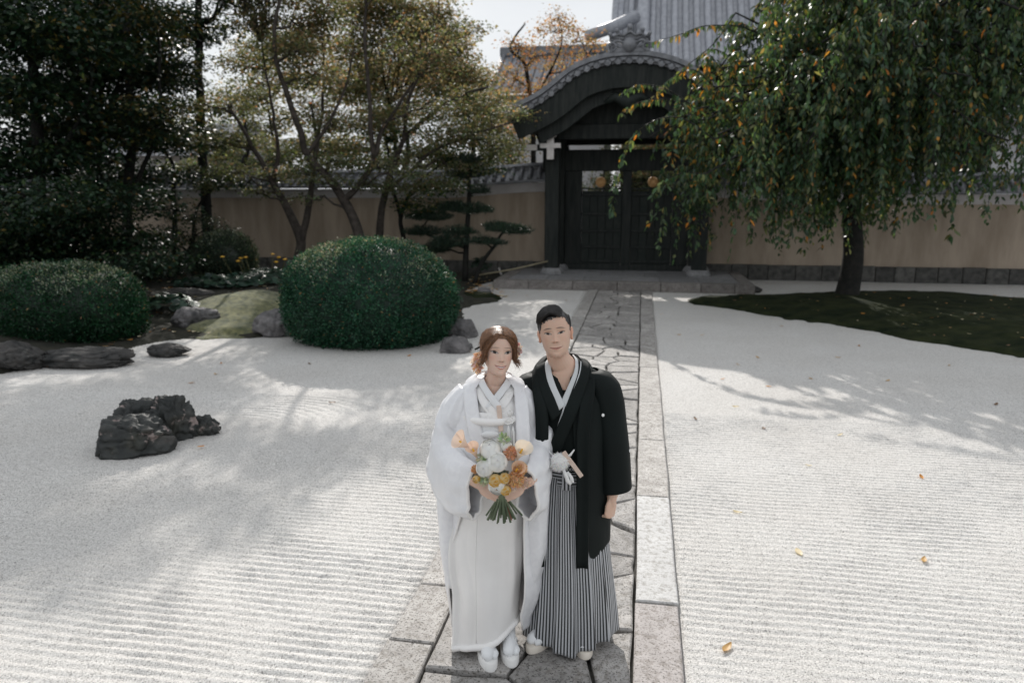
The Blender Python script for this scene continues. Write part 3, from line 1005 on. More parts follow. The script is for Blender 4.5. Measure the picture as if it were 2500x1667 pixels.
# ------------------------------------------------------------------ buildings behind the wall
def tiled_slope(root, x0, x1, prof_yz, step, r_, m, nm='tile_roll'):
    P_ = np.array(prof_yz)
    vs, fs = [], []
    for (yy, zz) in P_:
        vs += [(x0, yy, zz), (x1, yy, zz)]
    for i in range(len(P_) - 1):
        fs.append((2 * i, 2 * i + 1, 2 * i + 3, 2 * i + 2))
    rf = MB().add(vs, fs).build('roof', m, root, True)
    roll = MB().tube([(0, yy, zz + r_ * 0.3) for yy, zz in P_], r_, 8).mesh(nm, True)
    roll.materials.append(m)
    for x in np.arange(x0 + step / 2, x1, step):
        o = link(nm, roll, rf)
        o.location = (x, 0, 0)
    return rf
hall = empty('temple_hall', (0, 40, 0))
tag(hall, 'great hall behind the gate with sweeping pale grey tile roof', 'building')
yz = [(-8.4 + 7.0 * t, 7.2 + 8.5 * (0.38 * t + 0.62 * t ** 1.8)) for t in np.linspace(0, 1, 16)]
hr = tiled_slope(hall, -1.45, 14.0, yz, 0.46, 0.15, M['tile_pale'])
MB().tube([(-0.25, y_, z + 0.18) for y_, z in yz], 0.30, 8).build('descending_ridge', M['tile_pale'], hr, True)
MB().tube([(-1.45, y_, z + 0.05) for y_, z in yz], 0.16, 8).build('verge_ridge', M['tile_pale'], hr, True)
p0, p1 = A(1462, 38, 33.5), A(1350, 84, 32.0)
MB().tube([p0 - np.array([0, 40, 0]), (p0 + p1) / 2 - np.array([0, 40, 0.05]), p1 - np.array([0, 40, 0])], [0.26, 0.25, 0.24], 8).build('corner_ridge', M['tile_pale'], hr, True)
MB().box(-1.0, 13.5, -6.6, 8, 0, 7.3).build('wall', M['darkwood'], hall)
MB().box(-1.3, 14, -1.4, 10, 7.5, 15.6).build('roof_core', M['darkwood'], hall)

far = empty('side_hall', (0, 38, 0))
tag(far, 'smaller grey tiled hall roof glimpsed behind the orange tree', 'building')
q0, q1 = A(1150, 128, 38), A(1420, 116, 38)
q2 = A(1150, 215, 34)
fr = tiled_slope(far, float(q0[0]), float(q1[0]), [(-4.0, float(q2[2])), (-2.5, float(q2[2]) + 0.8), (-1.0, float(q0[2]) - 0.6), (0, float(q0[2]))], 0.42, 0.10, M['tile'])
MB().box(float(q0[0]), float(q1[0]), -0.25, 0.25, float(q0[2]) - 0.1, float(q0[2]) + 0.35, 0.05).build('ridge', M['tile'], fr)
MB().box(float(q0[0]) + 0.4, float(q1[0]) - 0.4, -3.4, 4, 0, float(q2[2])).build('wall', M['whitewall'], far)

store = empty('storehouse', tuple(A(380, 420, 28) * np.array([1, 1, 0])))
tag(store, 'white walled storehouse behind the left garden wall and trees', 'building')
MB().box(-4.2, 2.2, 0, 5, 0, 3.9).build('wall', M['whitewall'], store)
MB().add([(-4.8, -0.8, 3.7), (2.8, -0.8, 3.7), (2.8, 2.5, 5.2), (-4.8, 2.5, 5.2), (2.8, 5.8, 3.7), (-4.8, 5.8, 3.7)], [(0, 1, 2, 3), (3, 2, 4, 5), (0, 3, 5), (1, 4, 2)]).build('roof', M['tile'], store)
outh = empty('outbuilding', tuple(A(2320, 380, 27) * np.array([1, 1, 0])))
tag(outh, 'pale gabled outbuilding showing above the right wall at the edge', 'building')
MB().add([(-0.85, 0, 0), (1.0, 0, 0), (0.55, 0, 4.6), (-0.45, 0, 4.6), (-0.85, 3, 0), (1.0, 3, 0), (0.55, 3, 4.6), (-0.45, 3, 4.6)],
         [(0, 1, 2, 3), (5, 4, 7, 6), (1, 5, 6, 2), (4, 0, 3, 7), (3, 2, 6, 7)]).build('wall', M['whitewall'], outh)
MB().box(-3.5, -0.9, 0.2, 3, 0, 5.2).box(1.05, 4, 0.2, 3, 0, 5.2).build('side_wing', M['darkwood'], outh)
MB().add([(-4.0, -0.6, 4.5), (4.2, -0.6, 4.5), (4.2, 1.5, 6.0), (-4.0, 1.5, 6.0), (4.2, 3.6, 4.5), (-4.0, 3.6, 4.5)], [(0, 1, 2, 3), (3, 2, 4, 5), (0, 3, 5), (1, 4, 2)]).build('roof', M['tile'], outh)
# ================================================================== rocks
def rock(name, label, c, r_, seed, rz=0.0, m=None, sub=4, rough=0.30, cuts=7, sharp=0.0, group=None):
    bm = bmesh.new()
    bmesh.ops.create_icosphere(bm, subdivisions=sub, radius=1)
    P = np.array([v.co[:] for v in bm.verts])
    F = np.array([[v.index for v in f.verts] for f in bm.faces])
    bm.free()
    rg = np.random.default_rng(seed)
    k = 1 + rough * 2 * (fbm(P * 1.4 + seed, seed, 4) - 0.5)
    V = P * k[:, None]
    for _ in range(cuts):
        nn = unit(rg.standard_normal(3) * np.array([1, 1, 0.8]))
        o = rg.uniform(0.62, 0.9)
        d = V @ nn - o
        V = V - np.where(d > 0, d * 0.88, 0)[:, None] * nn
    if sharp:
        rid = 1 - np.abs(2 * fbm(P * np.array([3.5, 3.5, 2.2]) + seed * 3, seed + 5, 4) - 1)
        V = V * (1 - sharp * (1 - rid) * 1.2)[:, None]
        cre = np.abs(2 * fbm(P * 2.3 + seed * 7, seed + 9, 2) - 1)
        V = V * (1 - sharp * 0.9 * np.clip(0.18 - cre, 0, 1) / 0.18)[:, None]
    V = V + unit(P) * (0.05 * (fbm(P * 9 + seed, seed + 2, 3) - 0.5))[:, None]
    V = V * np.array(r_)
    o = np_obj(name, V, [F], m or M['rock'], smooth=(sharp < 0.2))
    o.location = c
    o.rotation_euler = (0, 0, rz)
    tag(o, label, 'rock', group)
    return o

def lichen_rock(name):
    m, n, l, b = nodes_of(name)
    t = n.new('ShaderNodeTexCoord')
    n1 = N(n, 'ShaderNodeTexNoise', Scale=5.0, Detail=9, Roughness=0.65)
    n2 = N(n, 'ShaderNodeTexNoise', Scale=7.0, Detail=4, Roughness=0.6)
    n3 = N(n, 'ShaderNodeTexNoise', Scale=3.0, Detail=3)
    for q in (n1, n2, n3): l.new(t.outputs['Object'], q.inputs['Vector'])
    r1 = ramp(n, [(0.35, (0.010, 0.013, 0.013)), (0.55, (0.032, 0.035, 0.033)), (0.75, (0.075, 0.068, 0.062))])
    l.new(n1.outputs['Fac'], r1.inputs['Fac'])
    r2 = ramp(n, [(0.60, (0, 0, 0)), (0.66, (1, 1, 1))])
    l.new(n2.outputs['Fac'], r2.inputs['Fac'])
    mx1 = n.new('ShaderNodeMixRGB'); mx1.inputs[2].default_value = (0.30, 0.24, 0.225, 1)
    l.new(r2.outputs[0], mx1.inputs[0]); l.new(r1.outputs[0], mx1.inputs[1])
    r3 = ramp(n, [(0.55, (0, 0, 0)), (0.7, (0.5, 0.5, 0.5))])
    l.new(n3.outputs['Fac'], r3.inputs['Fac'])
    mx2 = n.new('ShaderNodeMixRGB'); mx2.inputs[2].default_value = (0.030, 0.030, 0.014, 1)
    l.new(r3.outputs[0], mx2.inputs[0]); l.new(mx1.outputs[0], mx2.inputs[1])
    l.new(mx2.outputs[0], b.inputs['Base Color'])
    b.inputs['Roughness'].default_value = 0.62
    bp = n.new('ShaderNodeBump'); bp.inputs['Strength'].default_value = 0.9; bp.inputs['Distance'].default_value = 0.02
    l.new(n1.outputs['Fac'], bp.inputs['Height']); l.new(bp.outputs[0], b.inputs['Normal'])
    return m
M['lichen'] = lichen_rock('dark lichened rock')

def at_px(x, y_, z=0.0):
    return G(x, y_, z)
rg_ = 'dark rocks standing in the raked gravel'
def rk(label, x0, x1, ytop, ybot, seed, rz, deep, sharp=0.30):
    b_ = G((x0 + x1) / 2, ybot); k_ = np.linalg.norm(b_[:2]) / _F * S
    rx_ = (x1 - x0) * k_ / 2; ry_ = rx_ * deep
    Yc = b_[1] + ry_ * 0.8
    tp_ = A((x0 + x1) / 2, ytop, Yc)[2]
    rock('rock', label, (float(A((x0 + x1) / 2, ybot, Yc)[0]), Yc, tp_ * 0.40), (rx_ * 1.42, ry_ * 1.45, tp_ * 0.92), seed, R(rz), M['lichen'], 5, 0.16, 22, sharp * 0.95, rg_)
rk('blocky dark lichened rock at the front of the gravel rock group', 234, 398, 966, 1051, 3, 14, 0.62)
rk('pointed black rock at the back left of the gravel rock group', 286, 372, 922, 1010, 8, 20, 0.6)
rk('slanting dark rock at the back right of the gravel rock group', 352, 446, 920, 1016, 15, 28, 0.7)
rk('small low rock ending the gravel rock group at its right', 430, 496, 962, 1002, 22, 20, 0.5, 0.36)

def rock_px(label, x0, x1, ytop, ybot, seed, m, yo=0.0, deep=0.8, zb=0.0, rough=0.3, cuts=7, sharp=0.0):
    """rock filling a picture box, standing on the ground at its lower edge"""
    b = G((x0 + x1) / 2, ybot, zb)
    k = np.linalg.norm(b[:2]) / _F * S
    rx = (x1 - x0) * k / 2
    ry = rx * deep
    Yc = b[1] + ry * 0.75
    top = A((x0 + x1) / 2, ytop, Yc)
    cz = zb + (top[2] - zb) * 0.38
    return rock('rock', label, (float(A((x0 + x1) / 2, ybot, Yc)[0]), Yc + yo, cz), (rx * 1.06, ry, (top[2] - zb) * 0.66), seed, R(8), m, 5, rough, cuts, sharp)
rock_px('dark boulder at the picture edge under the dark clipped shrub', -30, 102, 786, 858, 31, M['darkrock'], 0, 0.8, sharp=0.16)
rock_px('long low dark boulder in front of the dark clipped shrub', 105, 302, 800, 850, 34, M['darkrock'], 0, 0.5, sharp=0.16)
rock_px('small dark rock lying alone on the gravel near the bed edge', 348, 436, 788, 822, 37, M['darkrock'], 0, 0.7, sharp=0.14)
rock_px('grey-pink boulder at the foot of the moss mound', 400, 508, 706, 764, 41, M['rock'], 0, 0.7, sharp=0.12)
rock_px('grey boulder between moss mound and big clipped shrub', 582, 690, 708, 776, 44, M['rock'], 0, 0.7, sharp=0.12)
rock_px('upper of two grey rocks beside the big clipped shrub', 1008, 1096, 737, 786, 47, M['rock'], 0.25, 0.8, sharp=0.10)
rock_px('lower of two grey rocks beside the big clipped shrub', 998, 1088, 772, 813, 52, M['rock'], 0, 0.6, sharp=0.10)
rock_px('flat grey rock behind the glossy leaf clump', 345, 470, 668, 700, 55, M['darkrock'], 0.3, 0.7, 0.15)
rock_px('tan flat rock deep in the shaded bed', 385, 445, 644, 664, 58, M['rock'], 0.2, 0.7, 0.2)
rock_px('pale rounded rock by the gate side of the bed', 1095, 1128, 660, 678, 61, M['rock'], 0.0, 0.7, 0.02)
rock_px('low dark rock at the right end of the gate platform', 1712, 1748, 655, 673, 69, M['darkrock'], 0.0, 0.8, 0.0)

# ================================================================== clipped shrubs
def shrub(label, c, r_up, r_dn, rx, ry, cz, nleaf, L, W, cols, probs, m, pw=2.3, lump=0.05, seed=1, flower=None):
    root = empty('clipped_shrub', (c[0], c[1], c[2]))
    tag(root, label, 'shrub')
    def surf(d):
        rz_ = np.where(d[:, 2] > 0, r_up, r_dn)
        q = (np.abs(d[:, 0] / rx) ** pw + np.abs(d[:, 1] / ry) ** pw + np.abs(d[:, 2] / rz_) ** pw) ** (-1 / pw)
        q = q * (1 + lump * 2 * (fbm(d * 2.4 + seed, seed, 3) - 0.5) + lump * 0.6 * (fbm(d * 9 + seed, seed + 3, 2) - 0.5))
        return d * q[:, None]
    bm = bmesh.new()
    bmesh.ops.create_icosphere(bm, subdivisions=4, radius=1)
    P = np.array([v.co[:] for v in bm.verts]); F = np.array([[v.index for v in f.verts] for f in bm.faces]); bm.free()
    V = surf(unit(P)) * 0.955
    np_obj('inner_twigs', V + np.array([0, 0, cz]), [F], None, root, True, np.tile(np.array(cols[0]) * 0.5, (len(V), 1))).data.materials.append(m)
    # leaves in little tufts over the shell
    nt_ = nleaf // 6
    d = rand_dir(nt_ * 2)
    w = np.array([1 / rx, 1 / ry, 1 / r_up])
    d = unit(d * np.array([rx, ry, r_up]))
    d = d[d[:, 2] > -0.75][:nt_]
    S0 = surf(d)
    nrm = unit(S0 / np.array([rx, ry, r_up]) ** 2)
    k = 6
    Pp = S0[:, None, :] * (0.960 + 0.055 * rng.random((len(S0), k, 1)) + 0.035 * (rng.random((len(S0), 1, 1)) ** 6)) + rng.standard_normal((len(S0), k, 3)) * L * 0.7
    Dd = unit(nrm[:, None, :] * 0.9 + np.array([0, 0, 0.55]) + rng.standard_normal((len(S0), k, 3)) * 0.75)
    Nn = unit(nrm[:, None, :] + rng.standard_normal((len(S0), k, 3)) * 0.5)
    Pp, Dd, Nn = Pp.reshape(-1, 3), Dd.reshape(-1, 3), Nn.reshape(-1, 3)
    nL = len(Pp)
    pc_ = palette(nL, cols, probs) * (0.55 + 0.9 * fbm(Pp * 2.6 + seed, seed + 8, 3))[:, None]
    topw = sstep(np.repeat(nrm[:, 2], k), 0.30, 0.85) * sstep(fbm(Pp * 3.3, seed + 21, 3), 0.34, 0.62)   # sunlit top put into the leaf colour: paler where the shell faces up
    lit_ = rng.random(nL) < 0.62 * topw
    pc_[lit_] = palette(int(lit_.sum()), [(0.17, 0.22, 0.155), (0.26, 0.31, 0.235), (0.10, 0.16, 0.09)], [3, 2, 3])
    br = rng.random(nL) < 0.012
    pc_[br] = palette(int(br.sum()), [(0.16, 0.09, 0.04), (0.22, 0.15, 0.06)], [1, 1])
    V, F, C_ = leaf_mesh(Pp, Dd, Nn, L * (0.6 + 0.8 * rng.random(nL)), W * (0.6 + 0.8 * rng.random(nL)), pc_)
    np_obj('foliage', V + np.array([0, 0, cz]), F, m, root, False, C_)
    return root

GRN = [(0.009, 0.055, 0.028), (0.013, 0.076, 0.038), (0.034, 0.110, 0.058)]
cb = (-4.13, 10.9)
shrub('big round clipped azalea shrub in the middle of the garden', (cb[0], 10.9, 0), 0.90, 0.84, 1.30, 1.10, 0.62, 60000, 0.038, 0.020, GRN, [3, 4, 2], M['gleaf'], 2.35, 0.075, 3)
cl = (-8.80, 10.0)
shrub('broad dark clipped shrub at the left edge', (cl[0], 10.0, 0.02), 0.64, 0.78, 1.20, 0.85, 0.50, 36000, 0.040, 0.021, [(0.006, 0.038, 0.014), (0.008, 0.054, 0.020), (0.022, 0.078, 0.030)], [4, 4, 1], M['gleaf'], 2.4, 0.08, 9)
cs = A(518, 610, 16.4)
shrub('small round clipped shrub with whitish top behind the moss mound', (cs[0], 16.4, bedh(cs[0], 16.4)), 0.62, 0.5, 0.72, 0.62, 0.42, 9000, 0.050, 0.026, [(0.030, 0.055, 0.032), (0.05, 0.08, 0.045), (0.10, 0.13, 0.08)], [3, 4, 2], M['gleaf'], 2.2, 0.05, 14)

# ================================================================== trees
def make_tree(name, label, group, base, stems, pads, per, L, W, cols_fn, m_leaf, m_bark, clump=14, spread=0.16, flat=0.5, shape='kite', twigs=5, limb=0.032, cat='tree', trunk_n=9):
    """stems: list of (points, r0, r1); pads: list of (centre, radii, tone)"""
    root = empty(name, base)
    tag(root, label, cat, group)
    b = np.array(base)
    mb = MB()
    allp = []
    for pts, r0, r1 in stems:
        sp = spline(pts, max(8, len(pts) * 5))
        sp = sp + (fbm(sp * 1.9, 3, 2)[:, None] - 0.5) * 0.09 * np.array([1, 1, 0.2])
        rad = np.linspace(r0, r1, len(sp)) * 0.86 * (1 + 0.15 * (fbm(sp * 5, 6, 2) - 0.5))
        mb.tube(sp - b, rad, trunk_n, caps=True)
        allp.append((sp, rad))
    P_, D_, N_, C_ = [], [], [], []
    for c, r_, tone in pads:
        c = np.array(c)
        p, d, nn, tw = pad_leaves([(c, r_)], per * (1.4 if r_[2] < 0.2 and c[2] > 6.2 else 1), L, W, flat, clump, spread)
        P_.append(p); D_.append(d); N_.append(nn); C_.append(cols_fn(len(p), tone, p))
        # limb from the nearest stem point below the pad
        best = None
        for sp, rad in allp:
            dd = np.linalg.norm(sp - c, axis=1) + 0.9 * np.clip(sp[:, 2] - c[2] + 0.25, 0, 9)
            i = int(dd.argmin())
            if best is None or dd[i] < best[0]: best = (dd[i], sp[i], rad[i])
        lr = min(limb, best[2] * 0.8)
        path_ = wander(best[1], c + np.array([0, 0, -0.12 * r_[2]]), 7, 0.16)
        mb.tube(path_ - b, np.linspace(lr, lr * 0.4, 7), 6, caps=False)
        cc = tw[0][1]
        for q in cc[rng.choice(len(cc), min(len(cc), twigs), replace=False)]:
            s0 = path_[rng.integers(3, 7)]
            mb.tube(wander(s0, q, 5, 0.2) - b, np.linspace(lr * 0.4, 0.005, 5), 4, caps=False)
    mb.build('trunk', m_bark, root, True)
    P_, D_, N_, C_ = map(np.vstack, (P_, D_, N_, C_))
    n = len(P_)
    V, F, CC = leaf_mesh(P_, D_, N_, L * (0.65 + 0.7 * rng.random(n)), W * (0.65 + 0.7 * rng.random(n)), C_, shape)
    np_obj('crown', V - b, F, m_leaf, root, False, CC)
    return root

def pads_px(lst, Y, jy=0.8, ry=0.9):
    out = []
    for (x, y_, rx, rz_, tone) in lst:
        yy = Y + random.uniform(-jy, jy)
        c = A(x, y_, yy)
        k = yy / (_F * 0.98) * S
        out.append((c, (rx * k, ry * random.uniform(0.8, 1.2), rz_ * k), tone))
    return out

def scatter_pads(n, x0, x1, y0, y1, tone):
    out = []
    while len(out) < n:
        x, y_ = random.uniform(x0, x1), random.uniform(y0, y1)
        if y_ < np.interp(x, [300, 823, 871, 950, 1080], [-420, -190, -115, -52, 0]): continue
        out.append((x, y_, random.uniform(24, 44), random.uniform(11, 19), tone))
    return out

def st(pts, Y, r0, r1, dy=0.0):
    n = len(pts)
    return ([A(x, y_, Y + dy * i / max(1, n - 1)) for i, (x, y_) in enumerate(pts)], r0, r1)

def maple_cols(n, tone, p):
    g_ = palette(n, [(0.092, 0.118, 0.068), (0.135, 0.160, 0.094), (0.18, 0.182, 0.112)], [4, 4, 2])
    o_ = palette(n, [(0.31, 0.23, 0.14), (0.38, 0.295, 0.195), (0.24, 0.205, 0.13), (0.36, 0.17, 0.085)], [4, 4, 5, 0.5])
    t = fbm(p * 1.3, 40, 3)
    pick = rng.random(n) < np.clip(tone * 0.62 - 0.06 + (t - 0.5) * 1.0, 0.02, 0.98)
    return np.where(pick[:, None], o_, g_)

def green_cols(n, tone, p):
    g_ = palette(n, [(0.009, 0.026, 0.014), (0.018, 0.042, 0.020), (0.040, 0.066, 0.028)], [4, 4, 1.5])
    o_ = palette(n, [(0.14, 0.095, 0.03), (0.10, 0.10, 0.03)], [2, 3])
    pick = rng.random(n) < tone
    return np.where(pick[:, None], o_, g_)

def base_of(p):
    return (float(p[0]), float(p[1]), bedh(float(p[0]), float(p[1])) if p[1] < 20.4 else 0.0)

mg = 'maples in front of the left wall'
# maple with twin stems, left of the big shrub
Y = 17.2
b0 = A(683, 640, Y); bb = base_of(b0)
stems = [([np.array(bb), A(684, 600, Y), A(688, 545, Y), A(660, 480, Y), A(628, 420, Y), A(602, 370, Y), A(560, 305, Y - .3), A(520, 240, Y - .6)], 0.17, 0.035),
         ([A(690, 560, Y), A(706, 480, Y + .1), A(716, 410, Y + .2), A(730, 330, Y + .4), A(740, 230, Y + .6), A(745, 120, Y + .8)], 0.11, 0.025),
         ([A(628, 420, Y), A(640, 340, Y - .2), A(620, 230, Y - .4), A(600, 100, Y - .4)], 0.07, 0.02)]
make_tree('maple_tree', 'maple with twin lower stems left of the big clipped shrub', mg, bb, stems,
          pads_px([(520, 250, 95, 26, .25), (470, 330, 90, 24, .15), (560, 325, 70, 18, .2), (590, 225, 50, 24, .35), (570, 150, 80, 30, .35), (700, 395, 85, 15, .1), (530, 395, 75, 16, .15), (620, 405, 80, 14, .08), (470, 425, 60, 14, .05), (590, 440, 50, 10, .05), (660, 110, 80, 36, .5), (600, 40, 95, 36, .45), (720, 20, 80, 34, .5), (450, 240, 60, 22, .25)] + scatter_pads(34, 420, 720, -300, -10, .45), Y, 0.9, 0.5), 2300, 0.078, 0.058, maple_cols, M['leaf'], M['bark'])
# forked maple behind the big shrub
Y = 16.6
b0 = A(838, 640, Y); bb = base_of(b0)
stems = [([np.array(bb), A(830, 560, Y), A(812, 500, Y), A(790, 456, Y), A(748, 402, Y), A(706, 356, Y), A(688, 290, Y - .2), A(660, 210, Y - .4), A(630, 120, Y - .6), A(650, -60, Y - .6), A(690, -220, Y - .5)], 0.165, 0.025),
         ([A(792, 462, Y), A(828, 420, Y), A(858, 366, Y + .2), A(880, 300, Y + .3), A(930, 220, Y + .4), A(975, 140, Y + .4)], 0.10, 0.025),
         ([A(858, 366, Y + .2), A(850, 280, Y), A(845, 190, Y - .2), A(835, 80, Y - .3), A(840, -60, Y - .3), A(830, -220, Y - .3)], 0.07, 0.02),
         ([A(706, 356, Y), A(750, 290, Y), A(790, 210, Y), A(815, 110, Y)], 0.06, 0.02)]
make_tree('maple_tree', 'forked maple rising behind the big clipped shrub', mg, bb, stems,
          pads_px([(720, 170, 80, 36, .5), (880, 275, 95, 30, .4), (770, 285, 85, 26, .35), (1000, 250, 75, 24, .5), (760, 365, 80, 16, .15), (880, 380, 85, 18, .2), (740, 415, 70, 12, .08), (840, 420, 75, 13, .08), (930, 400, 70, 14, .1), (700, 455, 36, 9, .05), (720, 60, 80, 36, .6), (690, 110, 60, 30, .5)] + scatter_pads(36, 640, 1080, -250, -10, .6) + scatter_pads(11, 920, 1090, 50, 165, .65), Y, 0.9, 0.5), 1900, 0.078, 0.058, maple_cols, M['leaf'], M['bark'])
# maple reaching to the gate
Y = 17.6
b0 = A(868, 640, Y); bb = base_of(b0)
stems = [([np.array(bb), A(868, 570, Y), A(872, 500, Y), A(885, 440, Y), A(905, 380, Y), A(930, 320, Y), A(985, 270, Y), A(1060, 220, Y - .2), A(1120, 200, Y - .4)], 0.13, 0.03),
         ([A(885, 440, Y), A(935, 400, Y), A(990, 350, Y), A(1060, 320, Y - .3), A(1130, 295, Y - .5), A(1180, 280, Y - .6)], 0.06, 0.015),
         ([A(930, 320, Y), A(940, 230, Y), A(985, 130, Y), A(1010, 60, Y)], 0.06, 0.02)]
make_tree('maple_tree', 'maple whose tan branch reaches across the gate eave', mg, bb, stems,
          pads_px([(1090, 225, 70, 28, .75), (1130, 262, 60, 18, .6), (1180, 262, 45, 14, .6), (1030, 300, 85, 26, .4), (1120, 320, 60, 20, .35), (960, 350, 80, 22, .2), (1060, 385, 75, 18, .15), (1150, 345, 50, 18, .3), (900, 430, 60, 14, .1), (1010, 420, 70, 16, .08)], Y, 0.6), 1700, 0.072, 0.055, maple_cols, M['leaf'], M['bark'])
# slender maple between
Y = 18.4
b0 = A(925, 640, Y); bb = base_of(b0)
stems = [([np.array(bb), A(925, 560, Y), A(922, 500, Y), A(940, 450, Y), A(985, 400, Y), A(1040, 360, Y)], 0.09, 0.02),
         ([A(922, 500, Y), A(900, 430, Y), A(890, 350, Y), A(880, 250, Y)], 0.06, 0.02)]
make_tree('maple_tree', 'slender dark green tree between the maples and niwaki pine', mg, bb, stems,
          pads_px([(1010, 430, 70, 22, .05), (950, 470, 50, 20, .03), (1030, 360, 60, 22, .1), (900, 310, 70, 26, .2), (1100, 390, 50, 18, .1)], Y, 0.5), 1700, 0.075, 0.055, lambda n, t, p: green_cols(n, t + 0.1, p) * 1.6, M['leaf'], M['darkbark'])

# tall dark evergreens at the left
eg = 'tall dark evergreens at the left'
def thin_off(pads):
    out = []
    for x, y_, rx, rz_, t in pads:
        if y_ >= -20: out.append((x, y_, rx, rz_, t)); continue
        for _ in range(3):
            out.append((x + random.uniform(-1, 1) * rx, y_ + random.uniform(-1, 1) * rz_, rx * random.uniform(.28, .42), rz_ * random.uniform(.28, .45), t))
    return out
def evergreen(label, bx, by, Y, stems_px, pads, r0, per=1050, tone=0.10, L=0.11, W=0.06, name='evergreen_tree', spread=0.22):
    b0 = A(bx, by, Y); bb = base_of(b0)
    stems = [([np.array(bb)] + [A(x, y_, Y) for x, y_ in sp], r, r * 0.35) for sp, r in stems_px]
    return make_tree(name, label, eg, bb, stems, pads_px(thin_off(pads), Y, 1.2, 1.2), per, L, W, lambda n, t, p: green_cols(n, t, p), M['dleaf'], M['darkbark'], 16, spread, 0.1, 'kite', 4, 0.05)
evergreen('tall straight dark trunked tree behind the left maples', 474, 620, 18.6, [([(478, 560), (474, 470), (466, 350), (458, 200), (455, 40), (452, -150), (450, -400)], 0.20)],
          [(420, 60, 110, 45, .05), (520, -60, 120, 60, .05), (400, -120, 150, 60, .05), (470, -330, 150, 90, .05), (560, -200, 120, 60, .08), (380, 180, 70, 30, .04), (330, 150, 60, 30, .04)], 0.2)
evergreen('dense dark evergreen rising at the far left', 285, 640, 15.2, [([(290, 540), (296, 420), (305, 300), (290, 120), (280, -100), (270, -300)], 0.16), ([(300, 470), (350, 330), (370, 200), (360, 60)], 0.08)],
          [(250, 60, 150, 70, .15), (330, 180, 110, 50, .15), (180, 190, 140, 60, .08), (260, 300, 140, 46, .12), (380, 250, 70, 30, .35), (150, 330, 130, 50, .05), (240, -90, 170, 80, .1), (330, -220, 150, 80, .1), (200, -330, 150, 80, .1), (350, 40, 80, 50, .3), (420, -330, 120, 70, .1), (300, -460, 140, 80, .1), (440, -500, 110, 70, .1), (180, -520, 130, 80, .1)], 0.16)
evergreen('black-green evergreen filling the upper left corner', 70, 660, 13.2, [([(80, 560), (90, 420), (85, 250), (70, 60), (60, -200)], 0.2), ([(85, 430), (160, 320), (210, 200)], 0.09)],
          [(60, 60, 160, 90, .03), (-60, 200, 160, 90, .03), (90, 220, 140, 60, .05), (150, 360, 120, 46, .06), (20, 370, 130, 50, .03), (60, -120, 180, 100, .03), (-120, 20, 150, 110, .03), (200, 100, 90, 60, .1), (100, -330, 200, 110, .05), (-60, 420, 120, 50, .03), (-250, -100, 200, 140, .03)], 0.2, per=1000, L=0.12, W=0.065)
evergreen('thin dark tree leaning beside the left wall', 400, 640, 18.0, [([(400, 560), (402, 470), (400, 380), (372, 330), (368, 250)], 0.09), ([(440, 560), (455, 480), (500, 420), (540, 380)], 0.06)],
          [(380, 400, 60, 22, .05), (470, 400, 70, 20, .05), (350, 330, 60, 26, .06), (420, 300, 70, 26, .15), (530, 420, 50, 16, .1), (330, 440, 50, 20, .05)], 0.09, per=1300, L=0.09, W=0.05)
evergreen('shady broadleaf understorey tree below the far left crowns', 190, 690, 13.6, [([(190, 620), (195, 540), (200, 460)], 0.07), ([(190, 620), (240, 540), (270, 480)], 0.05)],
          [(190, 500, 110, 50, .04), (90, 520, 120, 50, .03), (270, 560, 90, 40, .03), (160, 590, 120, 40, .03), (340, 600, 70, 30, .03), (40, 600, 110, 40, .03), (280, 450, 80, 36, .05)], 0.07, per=1300, L=0.10, W=0.055)
evergreen('dark camellia shading the bed behind the moss', 350, 690, 15.6, [([(352, 640), (350, 590)], 0.05)],
          [(330, 560, 80, 36, .02), (380, 610, 70, 28, .02), (270, 620, 90, 34, .02), (430, 640, 50, 18, .02)], 0.05, per=1700, L=0.08, W=0.045, name='camellia_shrub')

evergreen('dark holly filling the gap low at the far left', 60, 700, 12.6, [([(60, 640), (70, 560), (60, 480)], 0.06)],
          [(30, 480, 120, 50, .02), (130, 450, 90, 40, .02), (-40, 560, 110, 50, .02), (60, 560, 110, 44, .02), (-120, 450, 110, 60, .02), (130, 560, 90, 34, .02)], 0.06, per=1300, L=0.10, W=0.055, name='holly_shrub')
evergreen('slim dark evergreen between the far left trunks', 220, 660, 16.4, [([(222, 560), (226, 420), (232, 280), (240, 120), (245, -80)], 0.11)],
          [(220, 420, 100, 40, .04), (300, 400, 80, 34, .06), (240, 250, 110, 50, .08), (200, 120, 120, 60, .08), (330, 300, 80, 34, .2), (270, 20, 120, 60, .1), (250, -120, 130, 70, .1), (120, 300, 90, 50, .03), (390, 130, 70, 36, .3), (420, 340, 60, 20, .2), (360, 480, 50, 20, .05)], 0.11)
evergreen('dark evergreen cut off by the left picture edge', -190, 690, 14.0, [([(-190, 560), (-200, 420), (-190, 250), (-210, 40), (-200, -200)], 0.18)],
          [(-160, 150, 160, 80, .04), (-260, 280, 150, 70, .04), (-120, 320, 130, 60, .04), (-300, 60, 160, 90, .05), (-200, 440, 130, 50, .03), (-340, 420, 150, 60, .03), (-90, 60, 110, 60, .04), (-250, 560, 140, 50, .03), (-420, 250, 150, 90, .04)], 0.18, per=700, L=0.13, W=0.07)
